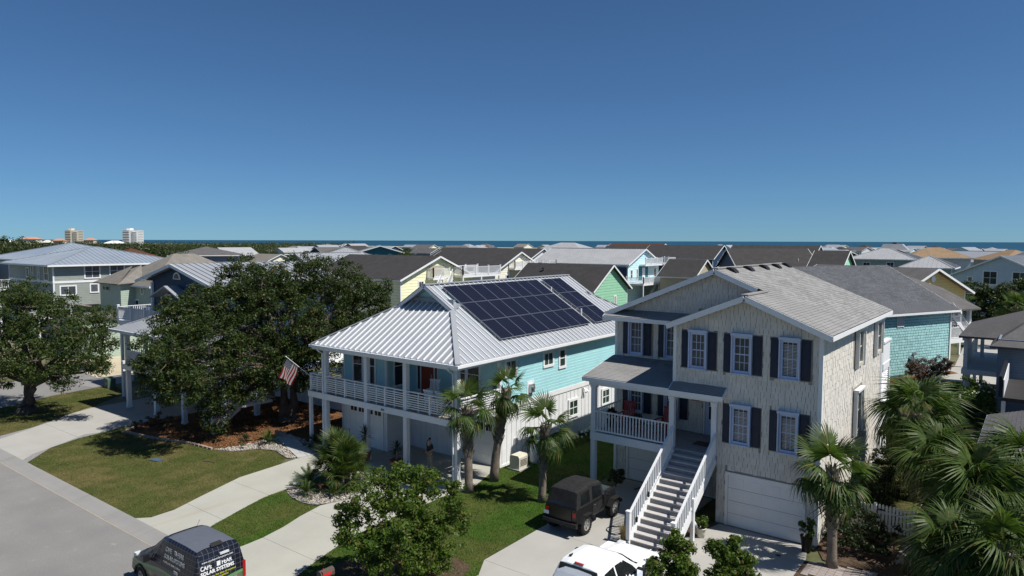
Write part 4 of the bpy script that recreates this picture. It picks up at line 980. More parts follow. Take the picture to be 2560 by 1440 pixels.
# --- grey three storey house on the left and its twin
def gwins(f, xs, lv): return [(f, a, z, w_, h_, mu) for (a, w_, mu) in xs for z, h_ in lv]
rhouse('grey_house', 'three storey slate grey house with hipped blue metal roof and white trim', (-93.4, 30.4), (-93.4, 44.5), 13.4, 9.0, 10.7, 'siding_grey', 'blue_metal', 'hip', .7, [('E', -3.05, 7.15, 1.75, 1.65, 1, 'white', 'glass_grey'), ('E', -.35, 7.15, 1.75, 1.65, 1, 'white', 'glass_grey'), ('E', -5.6, 5.35, 1.75, 1.15, 1, 'white', 'glass_grey'), ('E', -2.9, 5.5, 1.0, 1.1, 0, 'white', 'glass_grey'), ('E', -4.9, 2.3, 1.1, 1.4), ('S', 4.9, 6.95, 1.3, 1.75, 1), ('S', 2.6, 7.0, .6, 1.7), ('S', .8, 6.8, .7, 1.9), ('S', -.6, 7.2, .9, 1.2), ('S', 4.9, 4.1, 1.3, 1.9, 1)], seam=.55)
g_ = [o for o in bpy.data.objects if o.name == 'grey_house'][0]
q = MB(); q.box((-6.75, -7.1, 6.75), (6.75, -7.06, 7.0)); q.box((6.7, -7.06, 6.75), (6.745, 7.05, 7.0)); obj('belt_board', q, 'white', g_)
deck(g_, -6.6, -3.2, -9.2, -7.1, 5.9, 'SE', [(-6.5, -9.1), (-3.3, -9.1)], sp=.2); deck(g_, 4.2, 6.6, -8.6, -7.1, 3.2, 'SE', [(6.5, -8.5)], sp=.2)
q = MB(); q.prism([(.6, -7.1, 6.1), (3.2, -7.1, 6.1), (3.2, -8.3, 5.75), (.6, -8.3, 5.75)], (0, 0, -.1)); q.beam((.7, -8.2, 5.7), (.7, -7.1, 4.9), .1, .1); q.beam((3.1, -8.2, 5.7), (3.1, -7.1, 4.9), .1, .1); obj('door_awning', q, 'blue_metal', g_)
rhouse('blue_grey_house', 'slate blue house with pale hipped roof beyond the three storey house', (-118, 36), (-118, 52), 17, 9.0, 11.1, 'siding_bluegrey', 'blue_metal', 'hip', .7, [('E', -5, 7.3, 1.2, 1.2), ('E', 0, 7.3, 1.2, 1.2), ('S', 4, 7.3, 1.2, 1.2)], seam=.6)
# --- sage house with taupe hipped roof
S1 = rhouse('sage_house', 'sage green house with round window and taupe hipped shingle roof', (-79.4, 35.3), (-79.4, 47.5), 9.8, 7.05, 10.0, 'siding_sage', 'sh_taupe', 'hip', .5, [('S', 1.5, 4, 1, 1.2)])
q = MB(); q.box((-3.9, -7.6, 0), (1.1, -6.1, 7.0)); obj('front_bay', q, 'siding_sage', S1)
q = MB(); q.prism([(-4.4, -8.1, 6.85), (1.6, -8.1, 6.85), (1.6, -5.5, 7.0), (-1.4, -4.2, 8.75), (-4.4, -5.5, 7.0)], (0, 0, .05)); q.prism([(-4.4, -8.1, 6.9), (1.6, -8.1, 6.9), (-1.4, -5.2, 8.7)], (0, 0, -.1)); obj('bay_roof', q, 'sh_taupe', S1)
window(S1, 'y', -3.1, -1.5, 6.05, 6.55, -7.6, .08, 'siding_sage', 'glass', out=-1)
q = MB(); q.tube([(2.8, -6.1, 6.1), (2.8, -6.18, 6.1)], .42, 16); rw = obj('round_window', q, 'white', S1); q = MB(); q.tube([(2.8, -6.18, 6.1), (2.8, -6.195, 6.1)], .3, 16); obj('pane', q, 'glass', rw)
q = MB(); q.box((.0, -14, 3.9), (7, -6.1, 4.0)); q.box((-9, -9, 4.2), (-4, -7, 4.3)); obj('garage_roof', q, 'sh_taupe', S1); q = MB(); q.box((.3, -13.7, 0), (6.7, -6.2, 3.9)); obj('garage_wall', q, 'siding_sage', S1)
# --- navy porch house behind the oak
N1 = thing('navy_porch_house', 'navy house on white posts with balustraded porch and low silver roofs', 'house', (-48, 28, 0))
q = MB(); q.box((-53.9, 25.6, 2.75), (-45.4, 36, 8.55)); q.prism([(-55.2, 25.62, 8.5), (-45.2, 25.62, 8.5), (-50.2, 25.62, 9.72)], (0, .3, 0)); obj('wall', q, 'siding_navy', N1)
q = MB(); q.prism([(-55.6, 25.1, 8.5), (-50.2, 25.1, 9.86), (-50.2, 36.5, 9.86), (-55.6, 36.5, 8.5)], (0, 0, -.14)); q.prism([(-44.8, 25.1, 8.5), (-50.2, 25.1, 9.86), (-50.2, 36.5, 9.86), (-44.8, 36.5, 8.5)][::-1], (0, 0, -.14)); nr_ = obj('roof', q, 'white_metal', N1)
pieces('standing_seam', nr_, 'white_metal', [((-50.2+s*2.7, 25.4+.5*i, 9.18+.03), (5.55, .03, .05), Matrix.Rotation(R(14.1)*s, 3, 'Y')) for i in range(22) for s in (1, -1)])
q = MB()
for s in (1, -1): q.beam((-50.2, 25.08, 9.76), (-50.2+5.4*s, 25.08, 8.4), .05, .22)
obj('rake_board', q, 'white', N1)
q = MB(); q.prism([(-52.4, 24.6, 7.45), (-50.2, 24.6, 8.3), (-50.2, 25.7, 8.3), (-52.4, 25.7, 7.45)], (0, 0, -.1)); q.prism([(-48, 24.6, 7.45), (-50.2, 24.6, 8.3), (-50.2, 25.7, 8.3), (-48, 25.7, 7.45)][::-1], (0, 0, -.1)); obj('porch_gable', q, 'white_metal', N1)
arc = lambda r_, y_: [(-50.2+r_*math.cos(R(a)), y_, 8.72+r_*math.sin(R(a))) for a in range(0, 181, 15)]
q = MB(); q.prism(arc(.52, 25.55), (0, .05, 0)); aw = obj('arch_window', q, 'white', N1); q = MB(); q.prism([(x, y, z+.06) for x, y, z in arc(.36, 25.535)], (0, .015, 0)); obj('pane', q, 'glass', aw)
window(N1, 'y', -52.6, -51.2, 6.0, 7.6, 25.6, .14, 'white', 'glass', 0, (.5,), out=-1); window(N1, 'y', -48.6, -47.2, 6.0, 7.6, 25.6, .14, 'white', 'glass', 0, (.5,), out=-1)
q = MB(); q.box((-53.95, 25.45, 2.8), (-53.75, 25.62, 8.4)); obj('corner_board', q, 'white', N1)
q = MB(); e0 = 5.5
q.prism([(-51.0, 21.2, e0), (-38.6, 21.2, e0), (-40, 24.9, 6.35), (-49.4, 24.9, 6.35)], (0, 0, -.1)); q.prism([(-51.0, 21.2, e0), (-49.4, 24.9, 6.35), (-49.4, 25.6, 6.35), (-51, 25.6, e0)], (0, 0, -.1)); pr3 = obj('porch_roof', q, 'white_metal', N1)
pieces('standing_seam', pr3, 'white_metal', [((-50.6+.42*i, 23.0, 5.95), (.03, 3.6, .04), Matrix.Rotation(R(12.9), 3, 'X')) for i in range(28)])
q = MB(); q.box((-51.0, 21.12, 5.33), (-38.6, 21.2, 5.5)); q.box((-51.08, 21.12, 5.33), (-51, 25.6, 5.5)); obj('fascia', q, 'white', pr3)
q = MB(); q.box((-50.2, 21.6, 2.72), (-38.8, 21.7, 3.05)); q.box((-50.2, 21.7, 2.72), (-50.1, 25.5, 3.05)); q.box((-50.1, 21.7, 2.85), (-38.8, 25.6, 3.03)); q.box((-50.4, 21.7, 5.1), (-38.9, 21.85, 5.33)); q.box((-54, 25.6, 2.6), (-40.5, 38, 2.78)); obj('porch_deck', q, 'white', N1)
for x, y in ((-49.9, 21.85), (-46.2, 21.95), (-42.6, 21.95), (-39.1, 21.95)): post(N1, x, y, .04, 5.1, .26)
for x, y in ((-53.6, 23.2), (-49.9, 23.6), (-53.6, 25.8), (-46.2, 25.8), (-53.6, 31), (-46.2, 31), (-41, 26)): post(N1, x, y, .04, 2.7, .3, cap=False)
for a, b in ((-49.75, -46.35), (-46.05, -42.75), (-42.45, -39.2)): railing(N1, (a, 21.75, 3.05), (b, 21.75, 3.05), 1.0, 'white', .14, .045, limit=40)
railing(N1, (-50.05, 21.9, 3.05), (-50.05, 25.5, 3.05), 1.0, 'white', .14, .045, limit=40)
q = MB(); q.box((-58.4, 24.9, 4.9), (-53.9, 30.2, 5.25)); q.box((-58.3, 25, .04), (-58.1, 25.2, 4.9)); q.box((-54.2, 24.95, .04), (-54.0, 25.15, 4.9)); obj('roof_deck', q, 'white', N1)
railing(N1, (-58.35, 24.95, 5.25), (-51.6, 24.95, 5.25), 1.05, 'white', .15, .045, (0, .33, .66, 1), .16, limit=60); railing(N1, (-58.35, 25, 5.25), (-58.35, 30.1, 5.25), 1.05, 'white', .15, .045, (1,), .16, limit=40); railing(N1, (-58.35, 30.15, 5.25), (-54, 30.15, 5.25), 1.05, 'white', .15, .045, limit=40)
q = MB(); q.box((-41.2, 23.8, 1.2), (-39.2, 26, 1.35)); obj('landing', q, 'white', N1); stair(N1, (-40.2, 23.9, 1.3), (-40.2, 22.3, .1), (1, 0, 0), 1.2, 6)
railing(N1, (-41.2, 23.8, 1.35), (-41.2, 26, 1.35), .95, 'white', .15, .045, (0, 1), .14, limit=20)
# board fence joining it to the aqua house
F1 = thing('board_fence', 'white vertical board fence behind the big oak trunk', 'fence', (-38, 30.2, 0))
pieces('board', F1, 'white', [((-45+.3*i, 30.2, 1.15), (.285, .03, 2.25), None) for i in range(44)])
pieces('batten', F1, 'white', [((-45.15+.3*i, 30.17, 1.15), (.05, .03, 2.25), None) for i in range(45)])
q = MB(); q.box((-45.1, 30.23, .4), (-31.9, 30.3, .5)); q.box((-45.1, 30.23, 1.9), (-31.9, 30.3, 2.0)); obj('rail', q, 'white', F1)
# --- teal shingled house beyond the shake house (street bends: rotated 26 degrees)
D26 = Vector((.438, .899, 0)); N26 = Vector((.899, -.438, 0))
base = Vector((-9.8, 66.7, 0))
wc = base-N26*6.6
A = wc-D26*10; B = wc+D26*7.6
T1 = rhouse('teal_shingle_house', 'teal shingle sided house with long slate grey roof and white corner porch', A[:2], B[:2], 13.2, 5.85, 9.25, 'teal_back', 'sh_grey', oh=.55)
hl = (B-A).length/2
it = shakes(-3, hl-.05, .2, 5.7, 6.6, 'x', 1, [(1.3, 2.2, 4.3, 5.4)], expo=.235, wmin=.3, wmax=.42, seed=41, stag=.02, gap=.03, over=-.045)
ts = obj('shingle_siding', MB().box((6.601, -2.8, .5), (6.605, -2.6, .7)), 'teal_back', T1); pieces('shingle', ts, 'teal_shingle', sorted(it, key=lambda q: -q[0][2]))
ky = (9.25-5.85)/6.6; sl3 = math.atan(ky); X = 6.6+.55
tb = tabs((X, hl+.55, 5.85-ky*.55), (0, -1, 0), (-math.cos(sl3), 0, math.sin(sl3)), X/math.cos(sl3), lambda s: (0, 2*hl+1.1), .21, .42, 7, .02, .015)
rr = [o for o in T1.children if o.name.startswith('roof')][0]; pieces('roof_shingle', rr, 'grey_tab', tb)
window(T1, 'x', 1.3, 2.2, 4.35, 5.35, 6.62, .06, 'white', 'blind', 5)
q = MB(); q.box((6.64, hl-.14, 0), (6.7, hl+.03, 5.6)); obj('corner_board', q, 'white', T1)
q = MB(); q.prism([(.5, hl, 8.9), (X, hl, 5.57), (X, hl+3.6, 5.57), (3.6, hl+3.6, 7.2)], (0, 0, -.14)); obj('porch_roof', q, 'sh_grey', T1)
for x, y in ((6.4, hl+3.1), (3.2, hl+3.1)): post(T1, x, y, .04, 5.5, .28, 'white', False)
q = MB(); q.box((3, hl+.05, 2.45), (6.6, hl+3.2, 2.85)); obj('porch_deck', q, 'white', T1)
railing(T1, (6.5, hl+.1, 2.85), (6.5, hl+3.0, 2.85), 1.0, 'white', .15, .05, limit=30); railing(T1, (3.2, hl+3.1, 2.85), (6.3, hl+3.1, 2.85), 1.0, 'white', .15, .05, limit=30)
stair(T1, (6.0, hl+.3, 5.2), (6.0, hl+2.9, 3.0), (1, 0, 0), 1.1, 9)
for dy, z, rr_ in ((-1.0, 1.6, .17), (-.55, 1.95, .16), (-.75, 1.3, .13)):
    q = MB(); q.tube([(6.62, 4.2+dy, z), (6.85, 4.2+dy, z)], rr_, 12); q.tube([(6.68, 4.2+dy, 0), (6.68, 4.2+dy, z)], .04, 6); obj('electric_meter', q, 'steel', T1)
# --- gold porch house, pale hips and gables towards the sea on the right
A = Vector((-8.67, 79.9, 0)); B = A-N26*13
Gd = rhouse('gold_house', 'golden yellow gable porch house with white trim and round vent', A[:2], B[:2], 10.8, 6.75, 9.0, 'siding_gold', 'sh_grey', oh=.6, z0=5.6)
q = MB(); q.tube([(0, -6.53, 7.95), (0, -6.58, 7.95)], .33, 14); obj('gable_vent', q, 'white', Gd)
q = MB(); q.box((-5, -4.5, 0), (5, 6.4, 5.7)); obj('lower_wall', q, 'siding_bluegrey', Gd)
for x in (-5.1, -1.7, 1.7, 5.1): post(Gd, x, -6.3, .04, 5.6, .22, 'white', False)
q = MB(); q.box((-5.3, -6.5, 2.7), (5.3, -4.5, 3.05)); obj('porch_deck', q, 'white', Gd); railing(Gd, (-5.2, -6.4, 3.05), (5.2, -6.4, 3.05), 1.0, 'white', .18, .05, limit=60); q = MB(); q.box((-.3, -5.3, 5.2), (.3, -4.8, 5.5)); obj('porch_lamp', q, 'white', Gd)
def hipat(name, label, c, w, l, e, r, rot, wall, roof, seam=None, wins=(), oh=.5, group=None):
    d = Vector((-math.sin(rot), math.cos(rot), 0)); c = Vector((c[0], c[1], 0)); return rhouse(name, label, (c-d*l/2)[:2], (c+d*l/2)[:2], w, e, r, wall, roof, 'hip', oh, wins, seam, group=group)
hipat('silver_hip_house', 'pale grey green house with silver hipped roof and rooftop turret', (-25.5, 159), 11.5, 11.5, 8.4, 10.6, 0, 'siding_greenish', 'galv_metal', .7, [('S', -2.6, 6.6, 1.4, 1.0, 1), ('S', 1.6, 6.3, 1.4, 1.4, 1)])
q = thing('roof_turret', 'small silver roof turret with dark finial over the hipped roof', 'turret', (-24, 159, 0)); m_ = MB(); m_.prism([(-26.6, 158, 10.0), (-21.6, 158, 10.0), (-22.8, 158.6, 11.15), (-26.2, 158.6, 11.15)], (0, 2.4, 0)); obj('cap', m_, 'galv_metal', q); obj('finial', MB().box((-24.6, 159.2, 11.1), (-23.8, 159.8, 11.5)), 'sh_grey', q)
hipat('silver_wing_house', 'low silver hipped roof wing with grey wall', (-16.2, 144), 7.5, 8.5, 7.4, 9.2, 0, 'siding_greenish', 'galv_metal', .7)
hipat('tan_roof_house', 'grey sided house under a bright tan hipped shingle roof', (-19.5, 181), 9.5, 12, 8.4, 10.4, R(-75), 'siding_white', 'sh_tan')
Pb = rhouse('pale_blue_house', 'large pale blue house with tall paired windows in its gable', (-4.6, 118), (2.2, 132), 13.5, 6.9, 9.75, 'siding_paleblue', 'sh_blue', wins=[('S', -1.5, 5.6, 2.0, 2.0, 1), ('S', 2.3, 5.6, 2.0, 2.0, 1), ('S', -4.2, 5.9, .8, .8), ('W', -5, 4, .7, .9, 1)])
# --- grey neighbour on the right edge
Ng = thing('grey_porch_house', 'blue grey neighbour house with dark shingle hips and slim porch posts', 'house', (1.5, 62, 0))
q = MB(); q.box((-2.2, 56, 0), (12, 68, 5.2)); obj('wall', q, 'siding_bluegrey', Ng)
q = MB(); q.prism([(-4.6, 69.3, 4.95), (-4.6, 58.5, 4.95), (2.5, 62, 7.6), (2.5, 66, 7.6)][::-1], (0, 0, -.14)); q.prism([(-4.6, 58.5, 4.95), (14, 58.5, 4.95), (8, 62, 7.6), (2.5, 62, 7.6)], (0, 0, -.14)); q.prism([(-4.6, 69.3, 4.95), (2.5, 66, 7.6), (14, 69.3, 4.95)], (0, 0, -.14)); q.prism([(-2.6, 55.2, 4.8), (6, 55.2, 4.8), (4, 59.5, 6.6), (-.2, 59.5, 6.6)], (0, 0, -.14)); q.prism([(-2.6, 55.2, 4.8), (-.2, 59.5, 6.6), (-2.6, 60, 4.8)], (0, 0, -.14)); obj('roof', q, 'sh_grey', Ng)
for x, y in ((-4.2, 69.0), (-3.6, 66), (-4.2, 62.5), (-4.2, 59.2)): post(Ng, x, y, .04, 4.85, .24, 'post_white', False)
q = MB(); q.box((-4.4, 58.8, 2.2), (-2.2, 69.1, 2.55)); q.box((-4.4, 58.8, 4.6), (-4.1, 69.1, 4.85)); obj('porch_deck', q, 'post_white', Ng); railing(Ng, (-4.3, 59, 2.55), (-4.3, 69, 2.55), 1.0, 'post_white', .2, .05, limit=40)
q = MB(); q.box((-1.6, 48, 0), (-1.4, 48.2, 2.6)); q.box((-1.55, 48.05, 2.8), (-1.5, 55, 3.8)); obj('side_deck', q, 'post_white', Ng)
q = MB(); q.box((-1.6, 48, 2.6), (3, 55, 2.8)); obj('side_deck_floor', q, 'sh_dark', Ng); q = MB(); q.box((-1.75, 48, 2.85), (-1.6, 55, 4.0)); obj('deck_screen', q, 'black', Ng)
Lg = hipat('low_roof_garage', 'low hipped roof with dark weathered shingles at the lot edge', (3.0, 37.6), 8.5, 8.6, 3.15, 5.2, 0, 'siding_bluegrey', 'sh_dark', oh=.7)
kL = (5.2-3.15)/4.25; slL = math.atan(kL); XL_ = 4.95; zo = 3.15-kL*.7
t1 = tabs((-XL_, 5.0, zo), (0, -1, 0), (math.cos(slL), 0, math.sin(slL)), XL_/math.cos(slL)-.1, lambda s: (s*.9, 10-s*.9), .2, .45, 8, .02, .02)
t2 = tabs((-XL_, -5.0, zo), (1, 0, 0), (0, math.cos(slL), math.sin(slL)), 4.95/math.cos(slL)-.1, lambda s: (s*.9, 9.9-s*.9), .2, .45, 9, .02, .02)
pieces('roof_shingle', [o for o in Lg.children if o.name.startswith('roof')][0], 'slate_tab', t1+t2)
# ================================================================ TREES AND PLANTS
def crown(name, lobes, parent, m, per=48, size=.16, dens=9, cr=(.35, .62), flat=.8, shell=.45):
    C = []; Rr = []
    off = np.array(OFF.get(root_of(parent).name, (0, 0, 0)))
    for x, y, z, r in lobes:
        n = int(dens*r*r)+4; D = rng.normal(size=(n, 3)); D /= np.linalg.norm(D, axis=1, keepdims=True)
        q = r*(shell+(1-shell)*rng.random((n, 1))**.6)
        P = np.array([x, y, z])+D*q*np.array([1, 1, flat]); C.append(P); Rr.append(cr[0]+(cr[1]-cr[0])*rng.random(n))
    C = np.concatenate(C)-off; Rr = np.concatenate(Rr); ok = C[:, 2] > .25
    me = leafcloud(name, C[ok], Rr[ok], per, size, m)
    return link(bpy.data.objects.new(name, me), parent)
def wob(a, b, n=6, amp=.25, seed=0, sag=0):
    r = random.Random(seed); a, b = Vector(a), Vector(b); out = []
    for i in range(n+1):
        t = i/n; p = a.lerp(b, t); f = math.sin(math.pi*t)
        out.append(p+Vector((r.uniform(-amp, amp), r.uniform(-amp, amp), r.uniform(-amp, amp)*.6+sag))*f)
    return out
def tree(name, label, base, lobes, m, trunk_r, fork_z, per=48, size=.16, dens=9, bark='bark', stems=((0, 0),), group=None, cr=(.35, .62), kind='tree', shell=.45):
    T = thing(name, label, kind, (base[0], base[1], 0), group=group)
    t = MB(); c = Vector(np.mean(np.array(lobes), 0)[:3]); forks = []
    for i, (sx, sy) in enumerate(stems):
        a = Vector((base[0]+sx*.25, base[1]+sy*.25, .0)); f = Vector((base[0]+sx, base[1]+sy, fork_z)).lerp(Vector((c.x, c.y, fork_z)), .22); forks.append(f)
        pts = wob(a, f, 6, trunk_r*.35, 3+i); t.tube(pts, [trunk_r*(1.55-.7*min(1, j/2.5)-.06*j) for j in range(7)], 12)
        t.lathe((a.x, a.y, 0), [(trunk_r*2.1, -.05), (trunk_r*1.75, .12), (trunk_r*1.45, .4)], 12)
    obj('trunk', t, bark, T, smooth=True)
    for i, (x, y, z, r) in enumerate(lobes):
        f = min(forks, key=lambda q: (q-Vector((x, y, z))).length); rr = trunk_r*(.28+.3*min(1, r/2.2))
        l = MB(); l.tube(wob(f-Vector((0, 0, .1)), (x, y, z), 6, .3, 50+i, .25), [rr*(1-.12*j) for j in range(7)], 7)
        rl = random.Random(i)
        for j in range(4):
            e = Vector((x, y, z))+Vector((rl.uniform(-1, 1), rl.uniform(-1, 1), rl.uniform(-.6, .9)))*r*.8
            l.tube(wob((x, y, z), e, 4, .12, 90+i*5+j), [rr*.32*(1-.2*q) for q in range(5)], 5)
        obj('limb', l, bark, T, smooth=True)
    crown('crown', lobes, T, m, per, size, dens, cr, shell=shell)
    return T
OAK_A = [(-39.2, 27.9, 9.2, 2.0), (-39.2, 25.3, 8.7, 1.8), (-38.1, 30.0, 8.9, 2.2), (-35.0, 30.3, 7.3, 1.8), (-40.1, 23.3, 7.5, 2.1), (-40.9, 21.3, 7.0, 1.4), (-38.2, 25.9, 6.6, 2.8), (-36.3, 28.5, 6.1, 2.2), (-38.6, 19.0, 5.5, 1.9), (-37.6, 20.4, 5.5, 2.4), (-37.5, 23.8, 4.6, 2.3), (-37.1, 26.6, 4.3, 1.5), (-37.4, 18.7, 3.7, 1.5), (-37.9, 21.4, 2.6, 1.6), (-37.3, 21.1, 1.3, .9), (-38.6, 18.2, 4.5, 1.1), (-35.8, 18.6, 3.9, 1.2), (-36.6, 18.0, 5.2, 1.3), (-39.9, 20.6, 6.9, 1.8), (-36.9, 22.8, 2.9, 1.2), (-41.1, 31.3, 7.0, 2.6), (-43.0, 28.6, 7.7, 2.5), (-42.2, 25.3, 5.6, 2.4), (-35.9, 26.0, 2.8, .6), (-34.0, 28.4, 5.9, 1.4), (-34.3, 26.8, 4.6, 1.4), (-34.8, 31.1, 8.2, 1.2), (-35.9, 26.3, 5.5, 1.7), (-37.0, 30.8, 8.4, 1.6), (-36.3, 24.6, 3.7, 1.2), (-42.1, 25.7, 9.2, 1.6), (-42.2, 23.0, 8.1, 1.3), (-33.9, 30.6, 6.7, .9)]
OAK_B = [(-53.3, 16.9, 7.1, 2.1), (-56.4, 15.8, 6.4, 2.4), (-51.6, 18.1, 5.8, 2.0), (-52.9, 15.8, 4.4, 2.2), (-50.6, 16.8, 3.9, 1.9), (-49.5, 18.4, 4.4, 1.5), (-55.7, 17.7, 7.9, 1.5), (-56.4, 14.4, 4.7, 2.4), (-47.7, 18.5, 3.9, 1.0), (-46.9, 19.0, 3.4, .6), (-49.0, 17.4, 3.0, 1.1), (-53.0, 14.9, 2.9, 1.3), (-54.1, 18.8, 6.9, 1.7), (-50.3, 19.1, 5.4, 1.2)]
TA = tree('live_oak', 'big dark live oak with sawn limb stub rising from bark mulch', (-38.3, 26.3), OAK_A, 'oak_leaf', .31, 3.6, 62, .155, 23, stems=((0, 0), (.9, .9)), cr=(.26, .5))
q = MB(); q.tube([(-38.4, 26.1, 3.0), (-37.9, 25.4, 3.35)], [.3, .27], 12); cl = obj('cut_limb', q, 'bark', TA); q = MB(); q.tube([(-37.9, 25.4, 3.35), (-37.88, 25.37, 3.365)], .25, 14); obj('sawn_face', q, 'cut_wood', cl)
tree('live_oak', 'spreading live oak with forked trunk on the street corner lawn', (-54.0, 17.0), OAK_B, 'oak_leaf_b', .36, 2.0, 60, .16, 19, stems=((-.5, .1), (.6, .2)), cr=(.26, .5))
tree('yard_tree', 'bushy green tree beside the slate grey house and drive', (-66.5, 26.9), [(-66.8, 26.6, 4.5, 1.6), (-67.1, 27.7, 4.9, 1.3), (-67.0, 26.4, 3.1, 1.4), (-65.8, 27.2, 3.1, 1.4), (-66.4, 26.7, 1.8, 1.1)], 'oak_leaf_b', .16, 1.4, 60, .2, 10)
MY = [(-16.8, 16.1, 3.2, 1.0), (-17.4, 15.2, 3.1, .73), (-15.8, 16.6, 2.8, .93), (-16.4, 15.5, 2.4, 1.15), (-17.5, 14.8, 2.0, .66), (-15.3, 16.5, 1.9, .72), (-16.2, 15.3, 1.4, 1.0), (-15.5, 16.0, 1.2, .75), (-15.3, 17.2, 2.2, .47), (-18.2, 15.0, 2.6, .47), (-17.7, 16.0, 3.5, .45), (-16.6, 16.9, 3.5, .5), (-16.8, 14.8, 1.5, .6), (-17.9, 14.5, 1.8, .33), (-17.0, 16.0, 3.9, .28), (-15.5, 17.0, 3.4, .3), (-18.4, 14.7, 2.2, .25)]
tree('crape_myrtle', 'rounded crape myrtle with fresh green leaves between the two driveways', (-16.66, 15.9), MY, 'myrtle_leaf', .06, .8, 50, .125, 52, 'bark', ((-.15, 0), (.15, .1), (0, -.15)), cr=(.14, .3), kind='tree')
for i, (b, L, lab) in enumerate((((-8.9, 20.3), [(-9.0, 20.4, 1.75, .5), (-8.6, 20.1, 1.5, .5), (-9.2, 20.0, 1.2, .55), (-8.7, 20.5, 1.0, .5), (-9.0, 20.5, 2.2, .2), (-8.5, 20.3, 2.05, .18)], 'leafy young crape myrtle shrub beside the white pickup'),
                                 ((-7.6, 21.2), [(-7.7, 21.2, 1.7, .5), (-7.2, 21.3, 1.6, .45), (-7.5, 20.9, 1.1, .55), (-7.4, 21.4, 2.1, .2), (-7.9, 21.0, 2.0, .18), (-7.0, 21.2, 1.3, .4)], 'leafy young crape myrtle shrub before the garage apron'))):
    tree('myrtle_shrub', lab, b, L, 'myrtle_leaf', .03, .5, 50, .125, 110, cr=(.12, .22), kind='shrub', stems=((0, 0), (.1, .08)), shell=.3)
sheet('shrub_island', smooth_poly([(-9.9, 19.3), (-6.6, 19.9), (-6.5, 22.0), (-9.4, 21.3)], 1), .045, 'soil')

# ---------------------------------------------------------------- palms
def fan_frond(name, seed, segs=30, pet=.85, L=.95, droop=.3, m='palm_leaf', wid=.034):
    r = random.Random(seed); b = MB()
    b.add([(0, .022, 0), (0, -.022, 0), (pet, -.014, .02), (pet, .014, .02)], [(0, 1, 2, 3)])
    for i in range(segs):
        a = R(-118+236*(i+.5)/segs+r.uniform(-2, 2)); l = L*(1-.28*(abs(a)/2.06)**1.5)*r.uniform(.88, 1.06); ca_, sa_ = math.cos(a), math.sin(a)
        d = Vector((ca_, sa_, 0)); p = Vector((-sa_, ca_, 0)); o = Vector((pet, 0, .02)); fold = -.22*abs(sa_)
        dr = droop*r.uniform(.6, 1.5)
        def P(t): return o+d*(l*t)+Vector((0, 0, fold*l*t-dr*l*max(0, t-.35)**2*2.2))
        w = wid*L; pts = []
        for t, ww in ((.05, .35), (.45, 1), (.75, .75)): c = P(t); pts += [c+p*w*ww, c-p*w*ww]
        pts.append(P(1))
        b.add(pts, [(0, 1, 3, 2), (2, 3, 5, 4), (4, 5, 6)])
    me = b.mesh(name); me.materials.append(MATS[m]); return me
FANS = [fan_frond('frond', 1, droop=.15), fan_frond('frond', 2, droop=.35), fan_frond('frond', 3, droop=.6), fan_frond('frond', 4, droop=.9)]
DEAD = fan_frond('frond', 9, 18, .8, .8, 1.2, 'palm_dead')
LONG = [fan_frond('frond', 11, 34, .9, 1.05, .7, wid=.027), fan_frond('frond', 12, 34, .9, 1.05, 1.1, wid=.027)]
STIFF = [fan_frond('frond', 21, 22, .45, .5, .05, wid=.03), fan_frond('frond', 22, 22, .5, .5, .15, wid=.03)]
def put_frond(T, me, loc, az, el, s, rollv=0, name='frond'):
    o = link(bpy.data.objects.new(name, me), T); o.location = Vector(loc)-Vector(OFF[T.name])
    o.rotation_euler = (Matrix.Rotation(az, 3, 'Z') @ Matrix.Rotation(-el, 3, 'Y') @ Matrix.Rotation(rollv, 3, 'X')).to_euler(); o.scale = (s, s, s); return o
def palm(name, label, base, h, top_off=(0, 0), n=24, s=1.0, r=.17, seed=0, fronds=None, boots=True, dead=2, group=None, el0=82, el1=-48, azs=None):
    T = thing(name, label, 'palm tree', (base[0], base[1], 0), group=group); rr = random.Random(seed); t = MB()
    pts = [Vector((base[0]+top_off[0]*(i/8)**1.4, base[1]+top_off[1]*(i/8)**1.4, h*i/8)) for i in range(9)]
    t.tube(pts, [r*(1.25 if i == 0 else 1.05-.02*i+rr.uniform(-.04, .04)) for i in range(9)], 14); obj('trunk', t, 'palm_bark', T, smooth=True)
    if boots:
        b = MB(); nb = int(h*26)
        for i in range(nb):
            z = h*(.42+.57*i/nb); a = i*2.4; f = z/h; x = base[0]+top_off[0]*f**1.4; y = base[1]+top_off[1]*f**1.4; d = Vector((math.cos(a), math.sin(a), 0)); sd = Vector((-d.y, d.x, 0)); c = Vector((x, y, z)); q = r*.93; l = rr.uniform(.2, .34); o = rr.uniform(.07, .15)
            b.add([c+d*q+sd*.085, c+d*q-sd*.085, c+d*(q+o)+Vector((0, 0, l))-sd*.03, c+d*(q+o)+Vector((0, 0, l))+sd*.03, c+d*(q+.035)+Vector((0, 0, -.02))+sd*.05, c+d*(q+.035)+Vector((0, 0, -.02))-sd*.05], [(0, 1, 2, 3), (4, 3, 2, 5), (4, 0, 3), (1, 5, 2)])
        obj('leaf_boots', b, 'palm_bark', T, 'stuff')
    top = pts[-1]; F = fronds or FANS
    for i in range(n):
        f = (i+.5)/n; el = R(el0+(el1-el0)*f**.85+rr.uniform(-8, 8)); az = i*2.39996+rr.uniform(-.25, .25); me = F[min(len(F)-1, int(f*len(F)))]
        put_frond(T, me, top+Vector((0, 0, -.25*f)), az, el, s*rr.uniform(.85, 1.1), rr.uniform(-.4, .4))
    for i in range(dead): put_frond(T, DEAD, top-Vector((0, 0, .35)), rr.uniform(0, 6.3), R(-70), s*.9)
    return T
